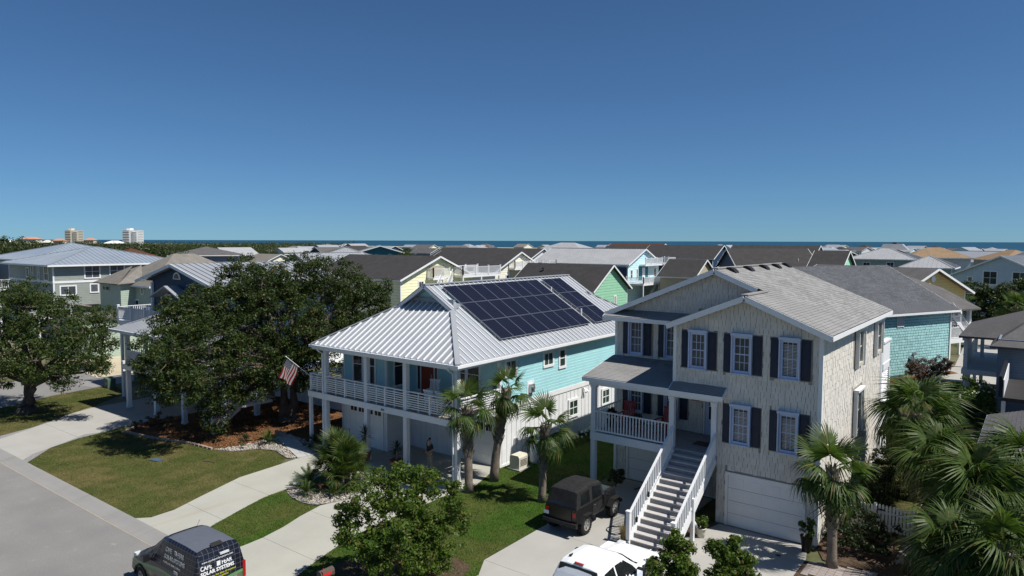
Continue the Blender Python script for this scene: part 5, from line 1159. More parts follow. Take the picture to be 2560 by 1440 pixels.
palm('cabbage_palm', 'straight cabbage palm against the white corner porch post', (-20.65, 23.85), 3.95, (-.15, .05), 14, .92, .19, 1, dead=1, el1=-35)
palm('cabbage_palm', 'leaning cabbage palm reaching up past the small aqua wall window', (-20.7, 25.75), 4.55, (.62, .25), 16, .78, .2, 2, el1=-60)
palm('cabbage_palm', 'short cabbage palm with rough trunk on lawn behind the jeep', (-17.3, 24.95), 3.45, (.1, .1), 14, .9, .17, 3, dead=1, el1=-42)
palm('cabbage_palm', 'cabbage palm standing at the shake house corner by the picket fence', (-5.55, 26.1), 3.55, (-.1, .05), 19, .95, .17, 4, el1=-45)
palm('cabbage_palm', 'tall full palm crown above the side walk behind picket gate', (-4.2, 35.2), 4.0, (0, 0), 40, 1.15, .2, 5, LONG, dead=3, el1=-75)
palm('cabbage_palm', 'broad shaggy palm hanging over the paved walk', (-1.6, 29.5), 2.75, (0, 0), 36, 1.12, .2, 6, LONG, dead=3, el1=-72)
palm('cabbage_palm', 'low shaggy palm in front of the paved walk corner', (-.6, 26.3), 1.9, (0, 0), 30, 1.05, .18, 7, LONG, dead=2, el1=-60)
palm('cabbage_palm', 'small young palm tucked under the shaggy palms', (-2.0, 26.9), 1.5, (0, 0), 26, 1.0, .16, 8, LONG, dead=2, el1=-50)
palm('cabbage_palm', 'leafy palm crowded behind the broad shaggy palm', (-2.9, 32.2), 3.0, (0, 0), 32, 1.05, .18, 12, LONG, dead=2, el1=-70)
palm('cabbage_palm', 'shaggy palm beside the low shingle hip roof', (-.3, 31.6), 3.3, (0, 0), 32, 1.1, .18, 13, LONG, dead=2, el1=-70)
palm('cabbage_palm', 'young palm tuft between shake house and teal house lawn', (-6.0, 44.5), 1.9, (0, 0), 18, 1.0, .16, 9, dead=0)
palm('cabbage_palm', 'slender palm beside the dark trees past the gold porch', (-8.0, 98), 5.0, (0, 0), 20, 1.3, .17, 10)
palm('cabbage_palm', 'second slender palm deep among the dark trees past the gold porch', (-2.2, 93), 4.6, (0, 0), 20, 1.3, .17, 11)
def fan_clump(name, label, centres, F, n, s, el0=85, el1=5, seed=0, cat='palm shrub', pz=.15):
    c = Vector(np.mean(np.array(centres), 0)); T = thing(name, label, cat, (c.x, c.y, 0)); r = random.Random(seed)
    b = MB()
    for x, y, z in centres: b.tube([(x, y, 0), (x, y, max(.12, z))], [.12, .08], 8)
    obj('stem', b, 'palm_bark', T)
    for x, y, z in centres:
        for i in range(n):
            f = (i+.5)/n; put_frond(T, F[i % len(F)], (x, y, z+.02), i*2.4+r.uniform(-.3, .3), R(el0+(el1-el0)*f+r.uniform(-8, 8)), s*r.uniform(.8, 1.15), r.uniform(-.5, .5))
    return T
fan_clump('fan_palm', 'dense clumping fan palm in the pebble island between the drives', [(-26.5, 21.0, 1.5), (-26.1, 21.3, 1.1), (-25.7, 20.9, 1.25), (-25.5, 20.5, .7), (-26.4, 20.6, .8), (-25.2, 20.9, .5)], STIFF, 24, 1.35, 88, -12, 31)
def pinnate(name, seed, L=.9, n=26, arch=.35, w=.016, ll=.17, m='palm_leaf'):
    r = random.Random(seed); b = MB()
    def P(t): return Vector((L*t, 0, arch*L*(t-t*t*1.5)))
    for i in range(8): a, c = P(i/8), P((i+1)/8); b.add([a+Vector((0, .008, 0)), a-Vector((0, .008, 0)), c-Vector((0, .006, 0)), c+Vector((0, .006, 0))], [(0, 1, 2, 3)])
    for i in range(n):
        t = .12+.86*i/n; c = P(t); l = ll*math.sin(math.pi*(.12+.8*t))**.6
        for s in (1, -1):
            e = c+Vector((l*.55, s*l*.85, .04+r.uniform(-.01, .02))); b.add([c+Vector((-w, 0, 0)), c+Vector((w, 0, 0)), e], [(0, 1, 2)])
    me = b.mesh(name); me.materials.append(MATS[m]); return me
SAGO = [pinnate('frond', 5), pinnate('frond', 6, arch=.15)]
for (x, y, s, lab) in ((-26.85, 19.65, 1.0, 'sago cycad at the tip of the pebble island nearest the fan palm'), (-26.1, 18.95, .7, 'small sago cycad beside creeping cover on the pebble island'), (-34.6, 22.6, .75, 'sago cycad in pebbles beside the stone walk'), (-25.1, 19.6, .6, 'sago cycad among red bromeliads on the pebble island')):
    fan_clump('sago_palm', lab, [(x, y, .22*s)], SAGO, 22, s, 75, 5, int(abs(x)*10), 'cycad')
def shrub(name, label, lobes, m, per=60, size=.09, dens=40, cat='shrub', cr=(.1, .2), petals=0, group=None):
    x, y = lobes[0][:2]; T = thing(name, label, cat, (x, y, 0), group=group); b = MB()
    for i, (a, c, z, r) in enumerate(lobes): b.tube(wob((x+(a-x)*.3, y+(c-y)*.3, .02), (a, c, z), 4, .06, i), [.03, .026, .02, .016, .01], 6)
    obj('stem', b, 'bark', T); crown('foliage', lobes, T, m, per, size, dens, cr, .85, .3)
    if petals:
        C = []
        for a, c, z, r in lobes:
            D = rng.normal(size=(petals, 3)); D[:, 2] = abs(D[:, 2]); D /= np.linalg.norm(D, axis=1, keepdims=True); C.append(np.array([a, c, z])+D*r)
        C = np.concatenate(C)-np.array(OFF[T.name]); link(bpy.data.objects.new('blossom', leafcloud('blossom', C, np.full(len(C), .07), 10, .07, 'petal', thin=.9)), T)
    return T
shrub('creeping_cover', 'flat green ground cover patch at the pebble island tip', [(-27.0, 19.0, .08, .42), (-26.7, 19.1, .08, .3)], 'bright_leaf', 60, .06, 60, 'ground cover', (.1, .16))
shrub('creeping_cover', 'flat green ground cover patch on pebbles near the right drive', [(-25.5, 18.75, .08, .4), (-25.2, 18.85, .08, .3)], 'bright_leaf', 60, .06, 60, 'ground cover', (.1, .16))
shrub('red_bromeliads', 'red tinged low plants under the fan palm', [(-26.1, 19.9, .2, .35), (-25.7, 19.5, .2, .35), (-25.3, 19.9, .15, .3)], 'red_leaf', 40, .14, 30)
shrub('low_shrub', 'dark low shrub by the drive end of the bark bed', [(-43.2, 19.6, .45, .6), (-42.6, 20.2, .5, .7), (-42.0, 20.6, .45, .6), (-43.0, 20.4, .5, .6)], 'red_leaf', 60, .09, 30)
shrub('low_shrub', 'small shrub in the middle of the bark mulch', [(-35.9, 21.9, .25, .3), (-36.1, 22.1, .2, .25)], 'dark_leaf', 60, .07, 60)
shrub('low_shrub', 'small green shrub in pebbles by the lawn edge', [(-34.9, 21.2, .15, .22)], 'bright_leaf', 60, .06, 80)
shrub('low_shrub', 'tiny rust tinted shrub at the lawn edge pebbles', [(-34.1, 21.8, .15, .2)], 'red_leaf', 60, .06, 80)
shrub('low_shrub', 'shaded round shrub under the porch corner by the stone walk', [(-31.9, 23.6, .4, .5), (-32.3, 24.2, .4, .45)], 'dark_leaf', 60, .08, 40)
shrub('entry_shrub', 'dark dense shrub mound inside the bed by the picket fence', [(-5.6, 27.6, .6, .8), (-4.8, 28.2, .6, .8), (-5.4, 29.1, .7, .9), (-4.6, 29.4, .6, .8), (-5.9, 28.6, .6, .6), (-4.3, 27.7, .4, .5)], 'dark_leaf', 70, .1, 40)
shrub('entry_shrub', 'sparse leafy shrub against the white pickets', [(-5.8, 30.15, 1.0, .35), (-5.3, 30.1, .9, .3)], 'dark_leaf', 50, .08, 50)
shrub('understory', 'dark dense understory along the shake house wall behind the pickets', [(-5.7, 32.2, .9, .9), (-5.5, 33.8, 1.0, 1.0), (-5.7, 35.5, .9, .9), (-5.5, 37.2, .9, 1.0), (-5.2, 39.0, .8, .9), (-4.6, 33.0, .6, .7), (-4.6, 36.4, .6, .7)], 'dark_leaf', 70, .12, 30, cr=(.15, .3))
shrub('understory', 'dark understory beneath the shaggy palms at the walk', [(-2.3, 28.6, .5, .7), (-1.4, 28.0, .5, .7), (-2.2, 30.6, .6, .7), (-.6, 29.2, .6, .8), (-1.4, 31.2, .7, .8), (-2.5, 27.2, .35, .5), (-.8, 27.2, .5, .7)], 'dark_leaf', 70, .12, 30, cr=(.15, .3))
shrub('purple_bush', 'clipped purple brown bush on mulch by the teal shingle wall', [(-7.6, 67.0, 1.1, 1.1), (-6.8, 68.7, 1.1, 1.15), (-8.1, 66.1, 1.0, .9), (-6.4, 69.7, .9, .8)], 'purple_leaf', 70, .14, 24, cr=(.2, .35))
shrub('flower_hedge', 'glossy green hedge dotted with white blossoms before the grey porch house', [(-4.6, 54.9, 1.4, 1.2), (-3.4, 54.5, 1.6, 1.3), (-2.6, 51.4, 1.4, 1.1), (-3.8, 51.6, 1.2, 1.0), (-5.2, 54.4, 1.0, .9), (-3.1, 53, 1.5, 1.1)], 'bright_leaf', 70, .14, 24, cr=(.2, .35), petals=5)
for i in range(7): shrub('flower_clump', 'small pale flowering plant in the row along the white batten wall', [(-20.95+.12*(i % 2), 31.0+.75*i, .28, .33)], 'dark_leaf', 60, .07, 60, 'flowers', (.08, .14), petals=9, group='flowers along the aqua house side wall')
shrub('dark_trees_edge', 'dark leafy thicket behind the grey porch house', [(-7.1, 105.0, 5.0, 2.0), (-4.9, 104.0, 4.6, 2.3), (-3.0, 104.3, 5.4, 2.3), (-1.9, 103.8, 4.2, 2.3), (-5.6, 103.3, 2.8, 1.9), (-3.6, 102.4, 3.0, 2.1), (-.2, 104, 5.4, 2.4), (-6.2, 103, 1.4, 1.6), (-2.4, 102, 1.4, 1.8)], 'oak_leaf', 60, .26, 12, 'thicket', (.4, .7))
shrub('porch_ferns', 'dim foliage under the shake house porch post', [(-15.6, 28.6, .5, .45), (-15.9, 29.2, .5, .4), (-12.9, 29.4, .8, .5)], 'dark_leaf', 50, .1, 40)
def grass_tuft(lab, x, y, h=.75, n=60, m='dry_grass'):
    b = MB(); r = random.Random(int(abs(x)*100))
    for i in range(n):
        a = r.uniform(0, 6.3); d = Vector((math.cos(a), math.sin(a), 0)); p = Vector((-d.y, d.x, 0))*.008; l = h*r.uniform(.6, 1.1); s = r.uniform(.08, .4); o = Vector((x, y, .03))+d*r.uniform(0, .08)
        b.add([o-p, o+p, o+d*l*s*.45+Vector((0, 0, l*.6))+p, o+d*l*s*.45+Vector((0, 0, l*.6))-p, o+d*l*s+Vector((0, 0, l*(.95-s*.3)))], [(0, 1, 2, 3), (3, 2, 4)])
    return single('grass_tuft', b, m, lab, 'ornamental grass')
grass_tuft('dry straw coloured grass tuft at the left foot of the stairs', -12.5, 23.55, .8, 90); grass_tuft('dry straw coloured grass tuft at the right foot of the stairs', -10.15, 23.6, .8, 90); grass_tuft('green grass tuft beside the stair bed post', -10.6, 24.5, .4, 80, 'bright_leaf')
def potted(lab, x, y, pot_m, pr, ph, kind, s=1, z=.035):
    T = thing('potted_plant', lab, 'potted plant', (x, y, z)); b = MB(); b.lathe((x, y, z), [(pr*.7, 0), (pr*.85, ph*.5), (pr, ph*.92), (pr*1.08, ph*.93), (pr*1.08, ph), (pr*.9, ph), (pr*.88, ph*.9)], 16); obj('pot', b, pot_m, T, smooth=True)
    if kind == 'yucca':
        b = MB(); b.tube([(x, y, z+ph*.9), (x+.03, y, z+ph+.35*s), (x+.02, y+.02, z+ph+.75*s)], [.05, .045, .04], 8); b.tube([(x, y, z+ph*.9), (x-.12, y+.05, z+ph+.3*s)], [.04, .03], 6); obj('stem', b, 'palm_bark', T)
        b = MB(); r = random.Random(int(x*10))
        for cx_, cy_, cz, n in ((x+.02, y+.02, z+ph+.75*s, 46), (x-.12, y+.05, z+ph+.3*s, 26)):
            for i in range(n):
                a = i*2.4; el = R(85-100*i/n); d = Vector((math.cos(a)*math.cos(el), math.sin(a)*math.cos(el), math.sin(el))); p = Vector((-math.sin(a), math.cos(a), 0))*.022; o = Vector((cx_, cy_, cz-.15*i/n)); l = .55*s*r.uniform(.8, 1.1)
                b.add([o-p*.6, o+p*.6, o+d*l*.5+p, o+d*l*.5-p, o+d*l+Vector((0, 0, -.08*s))], [(0, 1, 2, 3), (3, 2, 4)])
        obj('foliage', b, 'dark_leaf', T)
    else: crown('foliage', [(x, y, z+ph+.22*s, .3*s), (x+.05, y-.05, z+ph+.42*s, .22*s)], T, kind, 50, .09, 90, (.08, .14), .9, .3)
    return T
potted('spiky yucca in terracotta pot before the left garage door', -28.0, 24.0, 'terracotta', .34, .5, 'yucca', 1.25)
potted('yucca in terracotta pot behind the middle porch post', -25.6, 24.0, 'terracotta', .34, .5, 'yucca', .9)
potted('bushy plant in grey pot below the white stairs', -10.25, 25.7, 'tan_plastic', .2, .38, 'bright_leaf', .9)
potted('bushy plant in tall dark pot at the garage corner', -6.62, 26.9, 'black', .22, .6, 'bright_leaf', 1.1)
potted('leafy plant in pot on the shake house porch by the red chair', -16.0, 28.7, 'black', .2, .35, 'dark_leaf', 1, 2.85)
potted('flowering plant in red pot between the porch chairs', -14.5, 28.6, 'red_wood', .2, .35, 'red_leaf', 1, 2.85)
# ================================================================ VEHICLES
def f_wrap(g):
    """printed wrap: black solar-cell grid above, green landscape print below"""
    g.set(.25, .5); o = g.xyz(g.objc())
    def ln(v, p, w): f = g.math('FRACT', g.math('DIVIDE', v, p)); return g.math('LESS_THAN', f, w)
    gx, gy, gz = ln(o[0], .17, .07), ln(o[1], .17, .07), ln(o[2], .155, .07)
    nz = g.n('NewGeometry'); nx = g.math('ABSOLUTE', g.xyz(nz.outputs['Normal'])[0])
    lines = g.math('MAXIMUM', gz, g.math('MAXIMUM', g.math('MULTIPLY', gx, g.math('LESS_THAN', nx, .5)), g.math('MULTIPLY', gy, g.math('GREATER_THAN', nx, .5))))
    cell = g.mix(g.math('MULTIPLY', lines, .55), (.008, .009, .016), (.15, .16, .22))
    wave = g.math('ADD', o[2], g.math('MULTIPLY', g.math('SINE', g.math('MULTIPLY', g.math('ADD', o[0], o[1]), 1.7)), .08))
    low = g.mix(g.rng(g.noise(2.5, 3, g.objc()), .4, .6), (.05, .14, .055), (.16, .13, .10))
    low = g.mix(g.rng(g.noise(5, 2, g.objc()), .55, .65), low, (.30, .20, .15))
    band = g.mix(g.math('GREATER_THAN', wave, .84), low, (.11, .27, .11))
    g.color(g.mix(g.math('GREATER_THAN', wave, .93), band, cell))
gmat('van_wrap', f_wrap)
plain('van_roof', (.11, .12, .145), .35, .5, .05, 6); plain('car_white', (.78, .79, .80), .22, .5, .02, 1); plain('car_black', (.012, .012, .013), .3, .5, .2, 3)
plain('canvas', (.022, .022, .023), .85, .15, .25, 6, bump=.3, bs=40); plain('trim_black', (.015, .015, .016), .6, .3); plain('lamp_red', (.35, .012, .01), .25, .5); plain('rim_steel', (.34, .33, .31), .4, .5, .1, 8, metal=.5)
plain('letter_white', (.72, .73, .74), .4, .3); plain('letter_grey', (.42, .44, .43), .4, .3); plain('letter_yellow', (.68, .68, .05), .4, .3); plain('lens', (.6, .62, .62), .1, .6); plain('mirror', (.75, .8, .9), .05, .8, metal=1); glass('car_glass', (.012, .014, .016), .04)
class Loft:
    def __init__(s, st): s.st = st                        # stations: (x, [(y,z)...] half section, top centre to bottom centre)
    def mb(s):
        b = MB(); n = len(s.st[0][1]); ring = 2*n-2; vv = []; ff = []
        for x, p in s.st:
            vv += [(x, y, z) for y, z in p]+[(x, -y, z) for y, z in p[-2:0:-1]]
        for i in range(len(s.st)-1):
            for j in range(ring): ff.append((i*ring+j, i*ring+(j+1) % ring, (i+1)*ring+(j+1) % ring, (i+1)*ring+j))
        ff += [tuple(range(ring))[::-1], tuple(range((len(s.st)-1)*ring, len(s.st)*ring))]
        return b.add(vv, ff)
    def sec(s, x):
        for (x0, p), (x1, q) in zip(s.st, s.st[1:]):
            if x0 <= x <= x1:
                t = (x-x0)/((x1-x0) or 1); return [(a+(c-a)*t, b+(d-b)*t) for (a, b), (c, d) in zip(p, q)]
        return s.st[-1][1]
    def side(s, x, z):
        p = s.sec(x)
        for (y0, z0), (y1, z1) in zip(p, p[1:]):
            if min(z0, z1) <= z <= max(z0, z1) and abs(z1-z0) > 1e-6 and y0+y1 > .3: return y0+(y1-y0)*(z-z0)/(z1-z0)
        return max(q[0] for q in p)
    def patch(s, pts, sgn, off=.006):
        return MB().poly([(x, sgn*(s.side(x, z)+off), z) for x, z in (pts if sgn < 0 else pts[::-1])])
def lathe_y(c, prof, n=24, cap=True):
    b = MB(); c = Vector(c); vv = []; ff = []
    for r, o in prof:
        for j in range(n): vv.append(c+Vector((r*math.cos(2*math.pi*j/n), o, r*math.sin(2*math.pi*j/n))))
    for i in range(len(prof)-1):
        for j in range(n): ff.append((i*n+j, (i+1)*n+j, (i+1)*n+(j+1) % n, i*n+(j+1) % n))
    if cap: ff += [tuple(range(n)), tuple(range((len(prof)-1)*n, len(prof)*n))[::-1]]
    return b.add(vv, ff)
def wheel(T, x, y, r, w, sgn, m='rim_steel', knob=False):
    h = w/2; t = lathe_y((x, y, r), [(r*.62, -h), (r*.9, -h), (r, -h*.7), (r, h*.7), (r*.9, h), (r*.62, h)], 24, False)
    if knob:
        for i in range(26):
            a = i*2*math.pi/26
            for o in (-.62, 0, .62): t.obox((x+math.cos(a+o*.12)*r*1.01, y+o*h, r+math.sin(a+o*.12)*r*1.01), (.05, h*.5, .03), Matrix.Rotation(-a+math.pi/2, 3, 'Y'))
    wl = obj('wheel', t, 'rubber', T); q = lathe_y((x, y, r), [(r*.60, -h*.55*sgn if sgn > 0 else h*.55), (r*.62, sgn*h*.9), (r*.56, sgn*h*.93), (r*.5, sgn*h*.45), (r*.2, sgn*h*.55), (.02, sgn*h*.62)], 20)
    for i in range(5):
        a = i*2*math.pi/5; q.obox((x+math.cos(a)*r*.36, y+sgn*h*.62, r+math.sin(a)*r*.36), (r*.42, .03, r*.12), Matrix.Rotation(-a, 3, 'Y'))
    obj('rim', q, m, wl)
# ---- wrapped solar van (heads along -x, left side towards the camera)
V = thing('wrapped_van', 'solar company van wrapped in black cell grid and green print at kerb', 'van', (-20.2, 11.42, 0), math.pi, local=True)
def vs_(x, zt, wt, wb, zbelt=1.08, zb=.28, wl=.86): return (x, [(0, zt+.02), (wt*.6, zt+.012), (wt*.93, zt-.025), (wt, zt-.1), (wb, zbelt), (wb+.005, .75), (wl, .45), (wl-.08, zb), (0, zb)])
vl = Loft([vs_(0, 1.2, .80, .84), vs_(.02, 1.55, .76, .86), vs_(.10, 1.88, .71, .88), vs_(.22, 1.96, .70, .89), vs_(.9, 1.99, .70, .895), vs_(1.9, 1.985, .70, .895), vs_(2.25, 1.93, .69, .895), vs_(2.7, 1.60, .71, .895), vs_(3.2, 1.23, .74, .89, 1.1), vs_(3.45, 1.12, .74, .885, .98), vs_(3.95, .99, .70, .86, .85), vs_(4.15, .86, .66, .82, .72), vs_(4.28, .62, .6, .74, .55, .3, .74)])
obj('body', vl.mb(), 'van_wrap', V, smooth=False)
q = MB(); gx_ = [.24, .5, .9, 1.4, 1.9, 2.05]; vv_ = []
for x in gx_:
    p = vl.sec(x); vv_ += [(x, s_*p[i][0]*(.97 if i == 2 else 1), p[i][1]+.012) for s_, i in ((-1, 2), (-1, 1), (1, 0), (1, 1), (1, 2))]
q.add(vv_, [(i*5+j, (i+1)*5+j, (i+1)*5+j+1, i*5+j+1) for i in range(len(gx_)-1) for j in range(4)]); obj('roof_panel', q, 'van_roof', V)
for s in (1, -1):
    obj('front_window', vl.patch([(2.02, 1.14), (2.9, 1.14), (2.72, 1.36), (2.42, 1.68), (2.08, 1.8)], s), 'car_glass', V)
    q = MB(); q.obox((2.78, s*1.02, 1.2), (.12, .2, .22)); q.obox((2.8, s*.9, 1.14), (.06, .1, .05)); obj('mirror', q, 'car_black', V)
    q = MB(); q.obox((.02, s*.80, 1.0), (.07, .1, .5)); obj('tail_light', q, 'lamp_red', V)
    q = MB(); q.obox((4.1, s*.66, .82), (.2, .2, .18)); obj('headlight', q, 'lens', V)
    for x in (.78, 3.45): wheel(V, x, s*.80, .325, .2, s)
    q = MB()
    for x in (.78, 3.45):
        for i in range(9):
            a = R(180*i/8); b_ = R(180*(i+1)/8)
            if i < 8: q.beam((x+.4*math.cos(a), s*.88, .33+.4*math.sin(a)), (x+.4*math.cos(b_), s*.88, .33+.4*math.sin(b_)), .06, .09, (0, 1, 0))
    obj('wheel_arch', q, 'trim_black', V)
q = MB(); q.add([(2.30, -.60, 1.905), (2.30, .60, 1.905), (3.16, .66, 1.275), (3.16, -.66, 1.275)], [(0, 3, 2, 1)]); obj('windscreen', q, 'car_glass', V)
q = MB(); q.box((-.08, -.8, .3), (.04, .8, .5)); obj('rear_bumper', q, 'trim_black', V); q = MB(); q.box((-.03, -.28, 1.74), (.03, .02, 1.80)); obj('plate_light', q, 'lens', V)
q = MB(); q.prism([(.16, -.2, 1.98), (.16, .2, 1.98), (.3, .17, 2.05), (.3, -.17, 2.05)], (0, 0, .025)); obj('brake_light', q, 'trim_black', V)
q = MB(); q.tube([(2.0, -.3, 1.98), (1.75, -.3, 2.33)], .006, 5); obj('antenna', q, 'trim_black', V)
su = (0, -.21, 1)
def vtxt(s_, sz, x, z, m, sx=1, bold=.0): return text(V, s_, sz, (x, vl.side(x, z)+.012, z), (-1, 0, 0), su, m, 'lettering', bold, sx)
vtxt('CAPE', .2, 1.93, 1.60, 'letter_grey', .8, .005); vtxt('FEAR', .2, 1.16, 1.60, 'letter_grey', .8, .005); vtxt('SOLAR SYSTEMS', .18, 1.93, 1.40, 'letter_grey', .98, .006); vtxt('Providing Solar Quality Confidence', .075, 1.93, 1.27, 'letter_grey')
q = MB(); q.obox((1.29, vl.side(1.29, 1.67)+.012, 1.67), (.13, .01, .15)); q.obox((1.1, vl.side(1.1, 1.15)+.012, 1.14), (.22, .01, .1)); obj('logo', q, 'letter_grey', V)
ru = (.14, 0, 1)
def rtxt(s_, sz, y, z, m, sx=1, bold=0): return text(V, s_, sz, (-.012+max(0, (z-1.2))*.075, y, z), (0, -1, 0), ru, m, 'lettering', bold, sx)
rtxt('www.capefearsolarsystems.com', .085, .60, 1.62, 'letter_white', .95); rtxt('CAPE', .2, .66, 1.41, 'letter_white', .78, .005); rtxt('FEAR', .2, -.04, 1.41, 'letter_white', .78, .005); rtxt('SOLAR SYSTEMS', .155, .66, 1.25, 'letter_white', 1.0, .006)
rtxt('We will turn, the value of renewed', .075, .62, 1.13, 'letter_yellow', 1.05); rtxt('energy to home systems,', .075, .5, 1.04, 'letter_yellow'); rtxt('Cape Fear, 27%', .075, .4, .96, 'letter_yellow')
q = MB(); q.obox((.0, .07, 1.48), (.02, .12, .14)); obj('logo', q, 'letter_white', V)
# ---- black soft-top jeep (heads +y, tail to the camera)
J = thing('soft_top_jeep', 'black soft top off road jeep parked on the concrete drive', 'jeep', (-14.72, 22.45, .033), math.pi/2, local=True)
def js(x, zt, wt, zs=None, w=.74, zb=.52): return (x, [(0, zt), (wt*.7, zt-.005), (wt, zt-.03), (w, zt-.12), (w, zb+.1), (w-.03, zb), (0, zb)])
tub = Loft([js(.08, 1.12, .72), js(.12, 1.14, .73), js(1.2, 1.14, .73), js(1.25, 1.14, .73), js(2.25, 1.16, .72), js(2.35, 1.16, .68, w=.70), js(2.45, 1.15, .62, w=.64), js(3.4, 1.08, .56, w=.58), js(3.48, 1.02, .54, w=.56)]); obj('body', tub.mb(), 'car_black', J)
top = Loft([(.10, [(0, 1.16), (.6, 1.16), (.7, 1.15), (.72, 1.12), (.72, 1.1), (0, 1.1)]), (.30, [(0, 1.76), (.52, 1.745), (.62, 1.71), (.70, 1.14), (.70, 1.1), (0, 1.1)]), (.42, [(0, 1.80), (.52, 1.785), (.63, 1.74), (.71, 1.14), (.71, 1.1), (0, 1.1)]), (1.25, [(0, 1.87), (.52, 1.85), (.63, 1.80), (.71, 1.15), (.71, 1.1), (0, 1.1)]), (1.95, [(0, 1.80), (.52, 1.785), (.63, 1.74), (.70, 1.16), (.70, 1.1), (0, 1.1)]), (2.12, [(0, 1.74), (.5, 1.73), (.6, 1.69), (.69, 1.16), (.69, 1.1), (0, 1.1)]), (2.38, [(0, 1.2), (.5, 1.2), (.6, 1.19), (.67, 1.16), (.67, 1.1), (0, 1.1)])])
obj('soft_top', top.mb(), 'canvas', J)
q = MB(); q.add([(.112, -.58, 1.2), (.112, .58, 1.2), (.285, .5, 1.68), (.285, -.5, 1.68)], [(0, 3, 2, 1)]); obj('rear_window', q, 'car_glass', J)
for s in (1, -1):
    obj('quarter_window', top.patch([(.42, 1.2), (1.12, 1.2), (1.12, 1.68), (.5, 1.62)], s, .008), 'car_glass', J)
    d = tub.patch([(1.27, .62), (1.75, .62), (2.02, .8), (2.05, 1.04), (1.27, 1.04)], s, .012); dr = obj('door', d, 'canvas', J)
    obj('door_window', top.patch([(1.32, 1.2), (2.08, 1.2), (1.98, 1.62), (1.36, 1.72)], s, .012), 'car_glass', J)
    q = MB(); q.obox((1.4, s*.765, .98), (.12, .02, .025)); obj('handle', q, 'steel', dr)
    for x in (.72, 3.0): wheel(J, x, s*.70, .385, .26, s, knob=True)
    for x in (.72, 3.0):
        q = MB()
        for a0, a1 in ((20, 60), (60, 120), (120, 160)):
            q.beam((x+.5*math.cos(R(a0)), s*.78, .4+.47*math.sin(R(a0))), (x+.5*math.cos(R(a1)), s*.78, .4+.47*math.sin(R(a1))), .24, .05, (math.cos(R((a0+a1)/2)), 0, math.sin(R((a0+a1)/2))))
        obj('fender_flare', q, 'trim_black', J)
    q = MB(); q.box((.05, s*.56, .82), (.09, s*.69, 1.0)); obj('tail_light', q, 'lamp_red', J)
    q = MB(); q.box((2.12, s*.8, 1.18), (2.2, s*1.0, 1.36)); mi = obj('mirror', q, 'trim_black', J); q = MB(); q.box((2.11, s*.82, 1.2), (2.119, s*.98, 1.34)); obj('mirror_glass', q, 'mirror', mi)
    q = MB(); q.tube([(3.49, s*.38, .88), (3.53, s*.38, .88)], .1, 14); obj('headlight', q, 'lens', J)
q = MB(); q.box((-.06, -.78, .46), (.06, .78, .6)); q.box((-.08, -.8, .45), (.05, -.66, .61)); q.box((3.55, -.78, .46), (3.66, .78, .6)); obj('bumper', q, 'trim_black', J)
q = MB(); q.box((.05, -.5, .6), (.079, .5, 1.08)); obj('tailgate', q, 'car_black', J)
q = MB(); q.box((.03, .54, .72), (.049, .78, .86)); obj('licence_plate', q, 'plate', J)
q = MB(); q.box((.3, -.5, .35), (3.4, .5, .52)); obj('chassis', q, 'trim_black', J); q = MB(); q.tube([(2.3, -.6, 1.22), (2.3, .6, 1.22)], .03, 6); obj('windscreen_hinge', q, 'trim_black', J)
# ---- white pickup
P = thing('white_pickup', 'white crew cab pickup truck on the concrete drive below the stairs', 'pickup truck', (-10.66, 15.6, .033), math.pi/2, local=True)
def ps(x, zt, wt, w=.98, zbelt=1.18, zb=.5): return (x, [(0, zt+.015), (wt*.6, zt+.01), (wt*.92, zt-.03), (wt, zt-.1), (w*.985, zbelt), (w, .95), (w, .7), (w-.05, zb), (0, zb)])
pc = Loft([ps(1.55, 1.32, .92), ps(1.62, 1.60, .80), ps(1.72, 1.88, .70), ps(1.85, 1.95, .69), ps(2.5, 1.97, .69), ps(3.05, 1.93, .68), ps(3.25, 1.86, .68), ps(3.7, 1.52, .76), ps(4.05, 1.30, .84), ps(4.3, 1.26, .86), ps(5.2, 1.18, .86), ps(5.6, 1.08, .84, .95, 1.0), ps(5.8, .92, .78, .90, .85, .45)]); obj('body', pc.mb(), 'car_white', P)
bed = MB(); bed.box((0, -.98, .5), (1.5, -.88, 1.3)); bed.box((0, .88, .5), (1.5, .98, 1.3)); bed.box((0, -.88, .5), (.08, .88, 1.3)); bed.box((1.42, -.88, .55), (1.5, .88, 1.3)); bed.box((.08, -.88, .55), (1.42, .88, .62)); obj('cargo_bed', bed, 'car_white', P)
q = MB(); q.add([(1.575, -.74, 1.38), (1.575, .74, 1.38), (1.70, .64, 1.86), (1.70, -.64, 1.86)], [(0, 3, 2, 1)]); obj('rear_window', q, 'car_glass', P)
q = MB(); q.add([(3.27, -.60, 1.865), (3.27, .60, 1.865), (4.0, .74, 1.34), (4.0, -.74, 1.34)], [(0, 3, 2, 1)]); obj('windscreen', q, 'car_glass', P)
q = MB(); q.obox((1.74, -.0, 1.94), (.06, .3, .05)); obj('cargo_light', q, 'lamp_red', P)
q = MB(); q.prism([(1.95, .42, 1.96), (1.95, .5, 1.96), (2.12, .46, 1.97)], (0, 0, .05)); obj('antenna_fin', q, 'trim_black', P)
